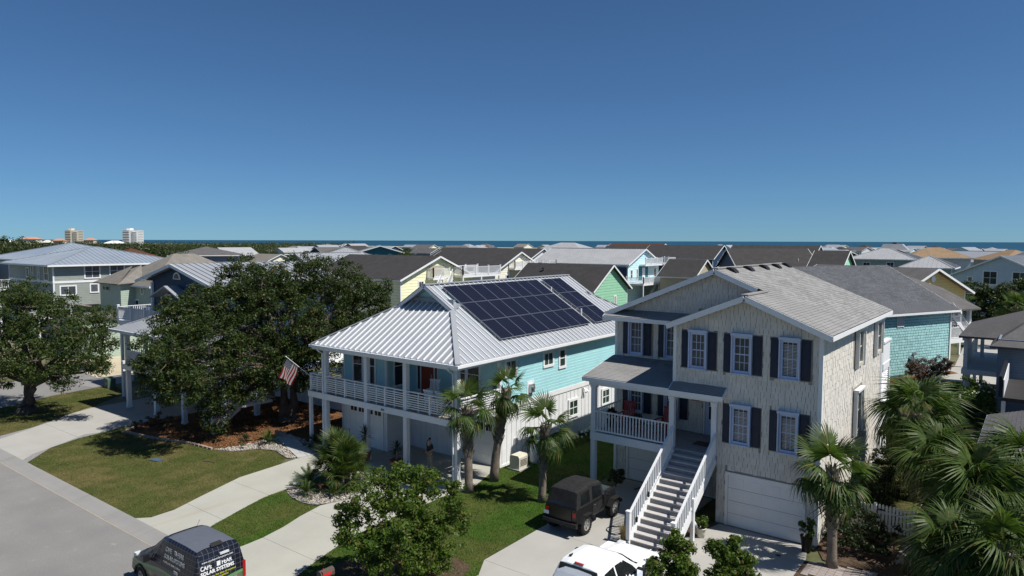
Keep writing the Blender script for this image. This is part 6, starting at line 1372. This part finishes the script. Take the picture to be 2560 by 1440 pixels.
for s in (1, -1):
    obj('rear_side_window', pc.patch([(1.85, 1.24), (2.5, 1.24), (2.5, 1.78), (1.95, 1.74)], s), 'car_glass', P); obj('front_side_window', pc.patch([(2.58, 1.24), (3.75, 1.24), (3.62, 1.42), (3.15, 1.74), (2.58, 1.78)], s), 'car_glass', P)
    q = MB(); q.obox((3.55, s*1.13, 1.3), (.14, .24, .3)); q.obox((3.6, s*1.0, 1.24), (.08, .14, .06)); mi = obj('mirror', q, 'trim_black', P); q = MB(); q.obox((3.475, s*1.13, 1.31), (.01, .19, .22)); obj('mirror_glass', q, 'mirror', mi)
    for x in (.75, 4.75): wheel(P, x, s*.88, .39, .25, s)
    q = MB(); q.obox((5.72, s*.72, .95), (.2, .25, .2)); obj('headlight', q, 'lens', P); q = MB(); q.obox((4.4, s*.985, 1.02), (.18, .012, .05)); obj('badge', q, 'trim_black', P)
    q = MB(); q.beam((4.1, s*.52, 1.315), (5.55, s*.5, 1.155), .02, .02); obj('hood_crease', q, 'car_white', P)
    q = MB(); q.obox((2.9, s*.985, 1.05), (.16, .02, .03)); obj('door_handle', q, 'car_white', P)
q = MB(); q.box((5.75, -.9, .5), (5.92, .9, .72)); q.box((-.12, -.9, .5), (-.01, .9, .7)); obj('bumper', q, 'steel', P)
q = MB(); q.add([(4.02, -.72, 1.325), (4.02, .72, 1.325), (4.14, .74, 1.295), (4.14, -.74, 1.295)], [(0, 3, 2, 1)]); obj('cowl', q, 'trim_black', P)

# ================================================================ SMALL THINGS
# picket fence and gate
F2 = thing('picket_fence', 'white picket fence panel from the shake house wall to the gate', 'fence', (-5.6, 30.5, 0))
def pickets(T, x0, x1, y, z0=.12, h=.95):
    n = int((x1-x0)/.125); it = [((x0+(i+.5)*(x1-x0)/n, y, z0+h/2), (.085, .022, h), None) for i in range(n)]
    pieces('picket', T, 'white', it); q = MB()
    for c, _, _ in it: q.prism([(c[0]-.0425, y-.011, z0+h), (c[0]+.0425, y-.011, z0+h), (c[0]+.02, y-.011, z0+h+.05), (c[0]-.02, y-.011, z0+h+.05)], (0, .022, 0))
    obj('picket_tips', q, 'white', T, 'stuff'); q = MB(); q.box((x0, y+.012, .3), (x1, y+.05, .38)); q.box((x0, y+.012, .8), (x1, y+.05, .88)); obj('rail', q, 'white', T)
pickets(F2, -6.35, -5.0, 30.5); q = MB(); q.box((-5.0, 30.44, .03), (-4.9, 30.56, 1.2)); obj('post', q, 'white', F2)
F3 = thing('picket_gate', 'white picket gate across the paved walk with black latch', 'gate', (-4.3, 30.5, 0)); pickets(F3, -4.86, -3.72, 30.5, .14, .98); q = MB(); q.box((-4.84, 30.46, .95), (-4.6, 30.488, 1.0)); obj('latch', q, 'black', F3); q = MB(); q.box((-3.7, 30.45, .02), (-3.58, 30.57, 1.2)); obj('post', q, 'white', F3)
# generator box, tank, hose, utility things
T = thing('generator_box', 'beige generator cabinet beside the white batten wall', 'generator', (-20.85, 27.95, 0)); q = MB(); q.prism([(-21.15, 27.6, .1), (-20.55, 27.6, .1), (-20.55, 27.6, .68), (-20.62, 27.6, .78), (-21.08, 27.6, .78), (-21.15, 27.6, .68)], (0, .75, 0)); obj('cabinet', q, 'tan_plastic', T); q = MB(); q.box((-21.25, 27.5, .02), (-20.45, 28.45, .1)); obj('pad', q, 'concrete_b', T)
q = MB()
for i in range(5): q.box((-20.547, 27.7, .25+.07*i), (-20.54, 28.25, .28+.07*i))
obj('louvre', q, 'trim_black', T)
q = MB(); q.lathe((-20.75, 29.35, .03), [(.30, 0), (.34, .1), (.34, .95), (.28, 1.08), (.1, 1.14)], 20); single('water_tank', q, 'white', 'white upright cylinder tank next to the generator cabinet', 'tank', smooth=True)
q = MB(); pts = [Vector((-13.05+.5*math.cos(a)*(1 if a < 4 else .9), 24.2+.42*math.sin(a), .06)) for a in [i*.25 for i in range(-2, 20)]]+[Vector((-12.4, 24.6, .06)), Vector((-12.25, 25.2, .06))]; q.tube(pts, .016, 6); single('garden_hose', q, 'black', 'loop of dark hose on the drive by the stair newel', 'hose')
T = thing('recycling_bin', 'green wheeled recycling bin with yellow lid behind porch posts', 'bin', (-58.2, 26.4, 0)); q = MB(); q.add([(-58.55, 26.1, .12), (-57.95, 26.1, .12), (-57.95, 26.7, .12), (-58.55, 26.7, .12), (-58.62, 26.0, 1.05), (-57.88, 26.0, 1.05), (-57.88, 26.8, 1.05), (-58.62, 26.8, 1.05)], [(3, 2, 1, 0), (0, 1, 5, 4), (1, 2, 6, 5), (2, 3, 7, 6), (3, 0, 4, 7), (4, 5, 6, 7)]); obj('body', q, 'green_plastic', T); q = MB(); q.prism([(-58.66, 25.95, 1.05), (-57.84, 25.95, 1.05), (-57.9, 26.85, 1.14), (-58.6, 26.85, 1.14)], (0, 0, .05)); obj('lid', q, 'yellow_plastic', T)
for x in (-58.5, -58.0): q = MB(); q.tube([(x-.03, 26.75, .13), (x+.03, 26.75, .13)], .13, 12); obj('wheel', q, 'rubber', T)
q = MB(); q.box((-58.35, 25.975, .7), (-58.15, 26.0, .85)); obj('sticker', q, 'letter_white', T)
T = thing('utility_cabinet', 'small green utility cabinet on the corner grass', 'cabinet', (-57.8, 23.9, 0)); q = MB(); q.prism([(-58.15, 23.6, .03), (-57.45, 23.6, .03), (-57.45, 23.6, .75), (-58.15, 23.6, .85)], (0, .6, 0)); obj('cabinet', q, 'util_green', T); q = MB(); q.box((-57.7, 23.57, .35), (-57.6, 23.598, .5)); obj('latch', q, 'steel', T)
q = MB(); q.prism([(-37.0, 17.05, .035), (-36.3, 17.2, .035), (-36.35, 17.6, .035), (-37.05, 17.45, .035)], (0, 0, .035)); o = single('meter_lid', q, 'lid_blue', 'flat blue grey meter lid set in the front lawn', 'meter lid')
q = MB(); q.prism([(-34.6, 18.7, .035), (-34.0, 18.95, .035), (-34.03, 19.05, .035), (-34.63, 18.8, .035)], (0, 0, .03)); single('lawn_drain', q, 'mail_brown', 'narrow brown drain slot in the front lawn', 'drain')
q = MB(); q.lathe((-7.35, 25.9, .036), [(.1, 0), (.1, .006)], 16); single('drain_cover', q, 'black', 'round dark drain cover on the garage apron', 'drain cover')
T = thing('mailbox', 'brown kerbside mailbox with red emblem on a post', 'mailbox', (-17.75, 13.55, 0)); q = MB(); q.box((-17.8, 13.5, 0), (-17.7, 13.6, .95)); obj('post', q, 'mail_brown', T); q = MB(); prof = [(-.12, 0), (.12, 0), (.12, .12), (.085, .2), (0, .235), (-.085, .2), (-.12, .12)]; q.prism([(-17.75+a, 13.3, .95+b) for a, b in prof], (0, .52, 0)); obj('box', q, 'mail_brown', T); q = MB(); q.box((-17.628, 13.4, 1.0), (-17.622, 13.7, 1.1)); obj('emblem', q, 'red_paint', T); q = MB(); q.box((-17.62, 13.35, 1.0), (-17.61, 13.38, 1.3)); obj('flag', q, 'red_paint', T)
for i, (x, y) in enumerate(((-34.45, 21.95), (-33.4, 22.75), (-36.8, 20.7))):
    q = MB(); q.tube([(x, y, .03), (x, y, .22)], .012, 6); q.lathe((x, y, .2), [(.05, 0), (.07, .05), (.03, .1)], 10); single('garden_lamp', q, 'black', ('small black garden spike lamp in the mulch near lawn pebbles', 'small black garden lamp at the corner of the stone walk', 'small black garden lamp near the shaded end of the lawn')[i], 'garden lamp')
T = thing('retaining_wall', 'short low wall of tan blocks at the end of the stone walk', 'wall', (-35.6, 23.9, 0)); pieces('block', T, 'wall_stone', [((-35.75+.3*i, 23.95+.12*i*.3, .12+.15*j), (.29, .2, .145), Matrix.Rotation(R(-20), 3, 'Z')) for i in range(3) for j in range(2)])
q = MB(); q.tube([(-30.9, 24.35, .04), (-30.9, 24.35, .95), (-30.9, 25.4, .95), (-30.9, 25.4, .04)], .02, 8); single('hand_rail', q, 'black', 'black metal hand rail under the deck left of the garage', 'hand rail')
# flag on the deck corner
def f_flag(g):
    g.set(.8, .1); uv = g.n('TexCoord').outputs['UV']; u = g.xyz(uv)
    st = g.math('GREATER_THAN', g.math('FRACT', g.math('MULTIPLY', u[1], 6.5)), .5)
    c = g.mix(st, (.34, .02, .03), (.62, .60, .58)); can = g.math('MULTIPLY', g.math('LESS_THAN', u[0], .4), g.math('GREATER_THAN', u[1], .462))
    su_ = g.math('SUBTRACT', g.math('FRACT', g.math('MULTIPLY', u[0], 27)), .5); sv_ = g.math('SUBTRACT', g.math('FRACT', g.math('MULTIPLY', u[1], 16)), .5)
    star = g.math('LESS_THAN', g.math('ADD', g.math('MULTIPLY', su_, su_), g.math('MULTIPLY', sv_, sv_)), .09)
    g.color(g.mix(can, c, g.mix(star, (.012, .02, .07), (.62, .62, .62))))
gmat('flag_cloth', f_flag)
T = thing('flag', 'stars and stripes flag on an angled pole at the deck corner', 'flag', (-32.72, 24.08, 4.0)); a, b = Vector((-32.72, 24.08, 4.0)), Vector((-32.95, 22.75, 5.2)); q = MB(); q.tube([a, b], .017, 8); q.tube([b, b+(b-a).normalized()*.06], [.035, .01], 8); obj('pole', q, 'post_white', T)
NV, NU = 14, 22; bm = []; fc = []; d = (a-b).normalized()
for j in range(NV+1):
    for i in range(NU+1):
        s, t = j/NV, i/NU; p = b+d*(.1+.85*(1-s)); fl = Vector((-.42, -.12, -.9)).normalized()*(1.25*t)
        fold = math.sin(t*5+s*4)*.07*t+math.sin(s*9+t*2)*.05*t; gath = Vector((.12, .55, -.12))*(-.45*t*(.5-s)*-1)
        bm.append(p+fl+Vector((fold*.6, fold, 0))+gath*.6)
for j in range(NV):
    for i in range(NU): fc.append((j*(NU+1)+i, j*(NU+1)+i+1, (j+1)*(NU+1)+i+1, (j+1)*(NU+1)+i))
o = obj('cloth', MB().add(bm, fc), 'flag_cloth', T, smooth=True); uvl = o.data.uv_layers.new()
for lp in o.data.loops: j, i = divmod(lp.vertex_index, NU+1); uvl.data[lp.index].uv = (i/NU, j/NV)
# deck chairs and tables
def slat_chair(name, lab, x, y, z, rot, m, rocker=False, s=1.0):
    T = thing(name, lab, 'chair', (x, y, z), rot, local=True)
    q = MB(); q.box((-.28*s, -.26*s, .40*s), (.28*s, .26*s, .44*s)); obj('seat', q, m, T)
    for i in range(7): q = MB(); q.beam((-.24*s+.08*s*i, .26*s, .44*s), (-.24*s+.08*s*i, .40*s, 1.08*s), .055*s, .02, (0, 1, 0)); obj('back_slat', q, m, T)
    q = MB(); q.beam((-.3*s, .40*s, 1.08*s), (.3*s, .40*s, 1.08*s), .03, .09); obj('top_rail', q, m, T)
    for sx in (-1, 1):
        q = MB(); q.box((sx*.30*s-.03, -.3*s, .62*s), (sx*.30*s+.03, .3*s, .65*s)); obj('armrest', q, m, T)
        for sy in (-1, 1): q = MB(); q.box((sx*.28*s-.025, sy*.25*s-.025, .02), (sx*.28*s+.025, sy*.25*s+.025, (.62 if sy < 0 else .62)*s)); obj('leg', q, m, T)
        if rocker: q = MB(); q.tube([(sx*.28*s, -.45, .08), (sx*.28*s, -.2, .02), (sx*.28*s, .2, .02), (sx*.28*s, .5, .1)], .022, 6); obj('rocker', q, m, T)
    return T
slat_chair('deck_chair', 'white slatted deck chair beside the red front door', -25.3, 26.3, zD, R(20), 'white'); slat_chair('deck_chair', 'white slatted deck chair facing away at the deck table', -23.9, 24.9, zD, R(185), 'white'); slat_chair('deck_chair', 'white slatted deck chair close to the deck rail by palm', -23.1, 24.9, zD, R(175), 'white')
T = thing('deck_table', 'small wooden deck table between white chairs', 'table', (-23.5, 25.8, zD)); q = MB(); q.lathe((-23.5, 25.8, zD+.68), [(.55, 0), (.55, .04)], 20); obj('top', q, 'deck_tan', T); q = MB(); q.tube([(-23.5, 25.8, zD), (-23.5, 25.8, zD+.68)], [.05, .04], 8); q.lathe((-23.5, 25.8, zD), [(.3, 0), (.28, .04), (.05, .07)], 12); obj('pedestal', q, 'deck_tan', T)
slat_chair('rocking_chair', 'red slatted rocking chair near the left porch window', -15.3, 29.0, 2.85, R(5), 'red_wood', True, 1.05); slat_chair('rocking_chair', 'red slatted rocking chair beside the porch stair post', -13.4, 29.0, 2.85, R(-10), 'red_wood', True, 1.05)
q = MB(); q.box((-11.75, 28.3, 2.85), (-11.0, 28.9, 2.875)); single('door_mat', q, 'mail_brown', 'brown door mat on the porch before the door', 'door mat')
slat_chair('patio_chair', 'white patio chair by the navy house roof deck rail', -56.3, 26.4, 5.25, R(60), 'white'); slat_chair('patio_chair', 'white patio chair in the middle of the navy house roof deck', -55.2, 27.2, 5.25, R(-40), 'white')
# person under the deck
def skinned(name, parent, verts, edges, m, sub=1):
    me = bpy.data.meshes.new(name); me.from_pydata([v[:3] for v in verts], edges, []); o = bpy.data.objects.new(name, me); col.objects.link(o)
    md = o.modifiers.new('skin', 'SKIN'); sk = me.skin_vertices[0].data
    for i, v in enumerate(verts): sk[i].radius = (v[3], v[4] if len(v) > 4 else v[3]); sk[i].use_root = (i == 0)
    o.modifiers.new('sub', 'SUBSURF').levels = sub; o.modifiers['sub'].render_levels = sub
    me2 = bpy.data.meshes.new_from_object(o.evaluated_get(bpy.context.evaluated_depsgraph_get())); bpy.data.objects.remove(o)
    me2.materials.clear(); me2.materials.append(MATS[m]); me2.polygons.foreach_set('use_smooth', [True]*len(me2.polygons)); o = link(bpy.data.objects.new(name, me2), parent); return o
T = thing('person', 'person in dark shirt and khaki trousers looking down at their hands', 'person', (-24.0, 24.75, .036), R(-10), local=True)
vv = [(0, 0, .95, .14, .11), (0, 0, 1.12, .13, .10), (0, -.01, 1.30, .15, .11), (0, 0, 1.43, .10, .08), (0, -.03, 1.52, .055), (0, -.05, 1.60, .07, .085), (0, -.06, 1.69, .075, .09)]
ee = [(0, 1), (1, 2), (2, 3), (3, 4), (4, 5), (5, 6)]
for s in (1, -1):
    n = len(vv); vv += [(s*.09, 0, .86, .085), (s*.10, -.01, .5, .06), (s*.105, .02, .1, .042), (s*.11, -.1, .04, .04)]; ee += [(0, n), (n, n+1), (n+1, n+2), (n+2, n+3)]
    n = len(vv); vv += [(s*.18, 0, 1.40, .055), (s*.23, .02, 1.15, .042), (s*.12, -.22, 1.08, .033), (s*.08, -.28, 1.10, .03, .02)]; ee += [(3, n), (n, n+1), (n+1, n+2), (n+2, n+3)]
    for i in range(4): n2 = len(vv); vv += [(s*(.085-.02*i)+.0, -.33, 1.12-.004*i, .010), (s*(.075-.02*i), -.365+.006*abs(i-1), 1.10, .008)]; ee += [(n+3, n2), (n2, n2+1)]
    n2 = len(vv); vv += [(s*.045, -.29, 1.14, .011), (s*.03, -.32, 1.155, .009)]; ee += [(n+3, n2), (n2, n2+1)]
body = skinned('body', T, vv, ee, 'skin')
skinned('shirt', body, [(0, 0, .93, .165, .13), (0, 0, 1.12, .155, .12), (0, -.01, 1.30, .17, .125), (0, 0, 1.44, .115, .09), (.17, 0, 1.41, .075), (.22, .02, 1.2, .06), (-.17, 0, 1.41, .075), (-.22, .02, 1.2, .06)], [(0, 1), (1, 2), (2, 3), (3, 4), (4, 5), (3, 6), (6, 7)], 'shirt')
skinned('trousers', body, [(0, 0, .93, .15, .125), (.09, 0, .84, .1), (.10, -.01, .5, .08), (.105, .02, .1, .07), (-.09, 0, .84, .1), (-.10, -.01, .5, .08), (-.105, .02, .1, .07)], [(0, 1), (1, 2), (2, 3), (0, 4), (4, 5), (5, 6)], 'trousers')
skinned('hair', body, [(0, -.03, 1.74, .075, .085), (0, .02, 1.70, .07, .075), (0, .03, 1.62, .055, .05)], [(0, 1), (1, 2)], 'hair')
q = MB(); q.box((-.012, -.155, 1.61), (.012, -.125, 1.65)); [q.box((s*.03-.012, -.142, 1.655), (s*.03+.012, -.13, 1.667)) for s in (1, -1)]; q.box((-.025, -.138, 1.575), (.025, -.125, 1.585)); obj('face_features', q, 'hair', body)
q = MB(); q.box((-.035, -.36, 1.115), (.035, -.28, 1.125)); single_ = obj('phone', q, 'black', T)
# ================================================================ THE FAR TOWN
def polar(az, d): return (-math.sin(R(az))*d, math.cos(R(az))*d)
FT = []
for i in range(4):
    r_ = random.Random(70+i); C = []; Rr = []
    for j in range(46):
        a, e, q = r_.uniform(0, 6.28), r_.uniform(-.4, 1.4), r_.uniform(.45, 1)
        C.append((math.cos(a)*math.cos(e)*q*.95, math.sin(a)*math.cos(e)*q*.95, .62+math.sin(e)*q*.40)); Rr.append(r_.uniform(.13, .26))
    me = leafcloud('far_tree', C, Rr, 44, .085, 'far_leaf', .8)
    FT.append(me)
TRK = MB().tube([(0, 0, 0), (.01, 0, .3), (0, .01, .6)], [.05, .038, .03], 7).mesh('trunk'); TRK.materials.append(MATS['bark'])
def far_tree(x, y, h, w, i, lab, grp):
    T = thing('far_tree', lab, 'tree', (x, y, 0), rnd.uniform(0, 6.28), grp, local=True); c = link(bpy.data.objects.new('crown', FT[i % 4]), T); c.scale = (w, w, h*.78); t = link(bpy.data.objects.new('trunk', TRK), T); t.scale = (w*1.2, w*1.2, h*.8)
for i_, (az, d, h, w) in enumerate(((73.4, 200, 14.6, 7), (71.9, 172, 14, 6.5), (70.2, 212, 13.4, 7), (68.7, 182, 11.8, 6), (67.3, 230, 11.8, 7), (66.2, 196, 12.4, 7.5), (65.3, 205, 12.2, 7), (64.2, 188, 11.6, 7.5), (63, 172, 10.6, 6), (61.6, 240, 10.8, 6), (60, 200, 9.6, 6), (72.6, 260, 14.2, 7), (69.4, 290, 13, 7.5), (58.6, 230, 9.4, 6), (71.0, 190, 12.6, 6), (74.4, 210, 13.6, 7))):
    x, y = polar(az, d); far_tree(x, y, h, w, i_, 'tall dark evergreen standing over the slate and taupe roofs', 'tall evergreens beyond the left houses')
TL = 'dark round evergreen in the tree belt before the distant towers'; n_ = 0
pl = random.Random(99); used = []
for c in ((-93, 37, 12), (-118, 44, 14), (-79, 41, 11), (-66, 61, 12), (-76, 90, 13), (-68, 117, 16), (-51, 80, 10), (-42, 96, 7), (-30, 96, 14), (-76, 176, 14), (-32, 134, 10), (-148, 133, 13), (-24.5, 122, 10), (-13.5, 107, 8), (-21.5, 195, 11), (-1, 125, 12), (-13, 82, 12)): used.append(c)
def free(x, y, r):
    return all(math.hypot(x-a, y-b) > r+c*.75 for a, b, c in used)
# named neighbours in the middle distance
rhouse('taupe_roof_house', 'grey house with broad taupe hipped roof beyond the sage house', (-166, 84), (-158, 96), 15, 8.2, 10.0, 'siding_bluegrey', 'sh_grey', 'hip', .6, [('S', -2, 6.5, 1, 1.2, 1), ('S', 1, 6.5, 1, 1.2, 1)]); used.append((-162, 90, 11))
rhouse('brown_roof_house', 'brown hipped roof peeking behind the blue metal roof', (-150, 62), (-150, 72), 13, 7.5, 9.9, 'siding_white', 'sh_brown', 'hip', .6); used.append((-150, 67, 9))
rhouse('white_roof_house', 'navy house with wide white metal hip beyond the oak crown', (-118, 88), (-109, 98), 13, 7.9, 10.1, 'siding_navy', 'white_metal', 'hip', .8, seam=.7); used.append((-113, 93, 11))
rhouse('pale_gable_house', 'white metal gable roof house behind the oak top', (-92, 66), (-92, 78), 10, 7.2, 9.6, 'siding_white', 'white_metal', 'gable', .6, seam=.6); used.append((-92, 72, 9))
rhouse('twin_dormer_house', 'long dark roof with two small cream gables behind the cream house', (-96, 138), (-128, 138), 12, 7.2, 9.8, 'siding_white', 'sh_dark', 'gable', .5, [('W', -12, 6, 1.2, 1, 1), ('W', -10, 6, 1.2, 1, 1)])
used.append((-112, 138, 17))
rhouse('dark_ridge_house', 'house with near black ridge roof below the sea line', (-88, 205), (-116, 205), 13, 7.2, 10.1, 'siding_bluegrey', 'sh_dark'); used.append((-102, 205, 15))
rhouse('rust_roof_house', 'house with rusty brown roof above the ribbed metal roof', (-112, 240), (-134, 240), 12, 8, 10.7, 'siding_cream', 'sh_brown'); used.append((-123, 240, 13))
rhouse('silver_ridge_house', 'house with wide silver hip roof below the sea line', (-150, 250), (-172, 250), 15, 8, 10.9, 'siding_white', 'galv_metal', 'hip'); used.append((-161, 250, 14))
rhouse('charcoal_gable_house', 'charcoal roofed house with white gable railing near the sea', (-46, 190), (-68, 190), 12, 7.6, 10.6, 'siding_white', 'sh_dark', wins=[('S', -2, 6, .9, 1.2), ('S', 2, 6, .9, 1.2)]); used.append((-57, 190, 13))
rhouse('tan_low_house', 'small tan roofed house at the right below the horizon', (-3, 210), (-10, 222), 11, 7.4, 9.7, 'siding_khaki', 'sh_tan', 'hip'); used.append((-6, 216, 9))
rhouse('slate_roof_house', 'slate blue roofed house behind the pale blue gable house', (8, 150), (-2, 165), 13, 7.6, 10.3, 'siding_paleblue', 'sh_blue'); used.append((3, 157, 12))
WALL = [('white', 'siding_white'), ('cream', 'siding_cream'), ('blue grey', 'siding_bluegrey'), ('navy', 'siding_navy'), ('pale yellow', 'siding_yellow'), ('sky blue', 'siding_sky'), ('sage', 'siding_sage')]
ROOF = [('silver', 'white_metal'), ('silver', 'galv_metal'), ('dark', 'sh_dark'), ('grey', 'sh_grey'), ('taupe', 'sh_taupe'), ('grey', 'sh_grey'), ('silver', 'white_metal')]
cnt = 0
for t in range(900):
    if cnt >= 95: break
    az = pl.uniform(-1, 66); d = 170+pl.random()**.8*600; x, y = polar(az, d)
    if coast_n.x*x+coast_n.y*y > COAST-60 or not free(x, y, 8): continue
    if az > 55 and d > 330: continue
    wn, wm_ = pl.choice(WALL); rn, rm = pl.choice(ROOF); L = pl.uniform(11, 18); w = pl.uniform(9.5, 13); e = pl.uniform(4.6, 6.4); r = e+w*pl.uniform(.17, .24); a = pl.choice((0, 90, 90, 0))+pl.uniform(-8, 8)
    if az < 20: a -= 26
    dv_ = Vector((-math.sin(R(a)), math.cos(R(a)), 0)); c = Vector((x, y, 0)); kd = pl.choice(('hip', 'gable', 'gable'))
    rhouse('far_house', f'distant {wn} house with {rn} {"hipped" if kd == "hip" else "gabled"} roof in the rooftops toward the sea', (c-dv_*L/2)[:2], (c+dv_*L/2)[:2], w, e, r, wm_, rm, kd, .5, [('S', -2, e-2, 1, 1.3), ('S', 2, e-2, 1, 1.3), ('E', 0, e-2, 1, 1.3), ('W', 0, e-2, 1, 1.3)] if d < 330 else (), group='far rooftops')
    used.append((x, y, 10)); cnt += 1
for t in range(1600):
    if n_ >= 210: break
    z = pl.random()
    if z < .62: az, d = pl.uniform(56, 77), 120+pl.random()*480
    elif z < .86: az, d = pl.uniform(38, 60), 150+pl.random()*450
    else: az, d = pl.uniform(0, 40), 150+pl.random()*500
    x, y = polar(az, d)
    if not free(x, y, 4) or coast_n.x*x+coast_n.y*y > COAST-40 or (-75 < x < -50 and y < 150): continue
    h = pl.uniform(5, 8) if az < 58 else (pl.uniform(9, 13) if az > 66 else pl.uniform(7.5, 11)); far_tree(x, y, h, pl.uniform(3.2, 6), n_, TL if az > 56 else ('dark evergreen between the far rooftops' if az > 38 else 'low evergreen among the seaside roofs'), 'far evergreens'); used.append((x, y, 2)); n_ += 1
tree('round_tree', 'large rounded dark tree crown rising behind the live oak', (-78, 76), [(-78, 76, 7.6, 2.6), (-75.5, 78.5, 7.2, 2.3), (-80.5, 73.5, 6.6, 2.4), (-73.5, 80, 5.8, 2), (-77, 77, 5, 3), (-82, 72, 5, 2)], 'far_leaf', .3, 2.5, 60, .3, 9, cr=(.45, .8))
C = []; Rr = []
for i in range(1500):
    az, d = pl.uniform(50, 80), 620+pl.random()*700; x, y = polar(az, d)
    if coast_n.x*x+coast_n.y*y > COAST-30: continue
    C.append((x, y, pl.uniform(2, 6))); Rr.append(pl.uniform(5, 9))
wd = link(bpy.data.objects.new('far_wood', leafcloud('far_wood', C, Rr, 34, 1.5, 'far_leaf', .6))); tag(wd, 'dark belt of far woodland below the town towers', 'woodland', kind='stuff')
# two towers and resort blocks
plain('tower_cream', (.62, .57, .47), .7, .2); plain('tower_white', (.74, .74, .73), .7, .2); plain('coral', (.50, .24, .16), .8, .2)
def tower(name, lab, az, d, W, D, h, m, nf, rot=0):
    x, y = polar(az, d); T = thing(name, lab, 'building', (x, y, 0), R(rot), local=True); q = MB(); q.box((-W/2, -D/2, 0), (W/2, D/2, h)); obj('wall', q, m, T)
    q = MB(); q.box((-W*.30, -D*.3, h), (-W*.08, D*.3, h+3.2)); obj('lift_tower', q, m, T); fh = (h-3)/nf
    pieces('balcony', T, m, [((-W*.27, -D/2-.7, 3+fh*i), (W*.42, 1.4, 1.1), None) for i in range(nf)]+[((W*.3, -D/2-.6, 3+fh*i), (W*.3, 1.2, .9), None) for i in range(nf)])
    pieces('balcony_opening', T, 'glass', [((-W*.27, -D/2-.06, 4.3+fh*i), (W*.42, .1, fh-1.3), None) for i in range(nf)])
    pieces('window', T, 'glass', [((W/2+.04, -D*.36+D*.18*j, 4.2+fh*i), (.1, 1.6, 1.5), None) for i in range(nf) for j in range(5)])
    return T
tower('resort_tower', 'cream resort tower block standing above the far tree line', 69.35, 1300, 20, 15, 26, 'tower_cream', 9, 40); tower('apartment_tower', 'bright white apartment tower block at the far sea edge', 65.75, 1300, 24, 20, 27, 'tower_white', 9, 40)
for i, (az, d, w, h, m, lab) in enumerate(((70.2, 1240, 14, 12, 'coral', 'low coral resort wing left of the cream tower'), (68.4, 1240, 14, 13, 'coral', 'low coral resort wing right of the cream tower'), (71.8, 1150, 20, 14, 'coral', 'pinkish apartment block far along the shore'), (66.9, 900, 18, 9.5, 'tower_white', 'low white building in front of the towers'), (73.0, 900, 16, 10.5, 'tower_white', 'white flat roofed building at the far left shore'), (70.9, 1000, 9, 10, 'tower_cream', 'small cream block among the far trees'))):
    x, y = polar(az, d); T = thing('resort_block', lab, 'building', (x, y, 0), R(40), local=True); q = MB(); q.box((-w/2, -w/3, 0), (w/2, w/3, h-2)); obj('wall', q, 'tower_white' if m != 'coral' else 'tower_cream', T); q = MB(); q.add([(-w/2-1, -w/3-1, h-2), (w/2+1, -w/3-1, h-2), (w/2+1, w/3+1, h-2), (-w/2-1, w/3+1, h-2), (-w/5, 0, h+1), (w/5, 0, h+1)], [(0, 1, 5, 4), (1, 2, 5), (2, 3, 4, 5), (3, 0, 4), (3, 2, 1, 0)]); obj('roof', q, m, T); pieces('window', T, 'glass', [((-w*.4+w*.2*j, -w/3-.04, h*.35+3.2*f), (1.5, .1, 1.6), None) for j in range(5) for f in range(2)])
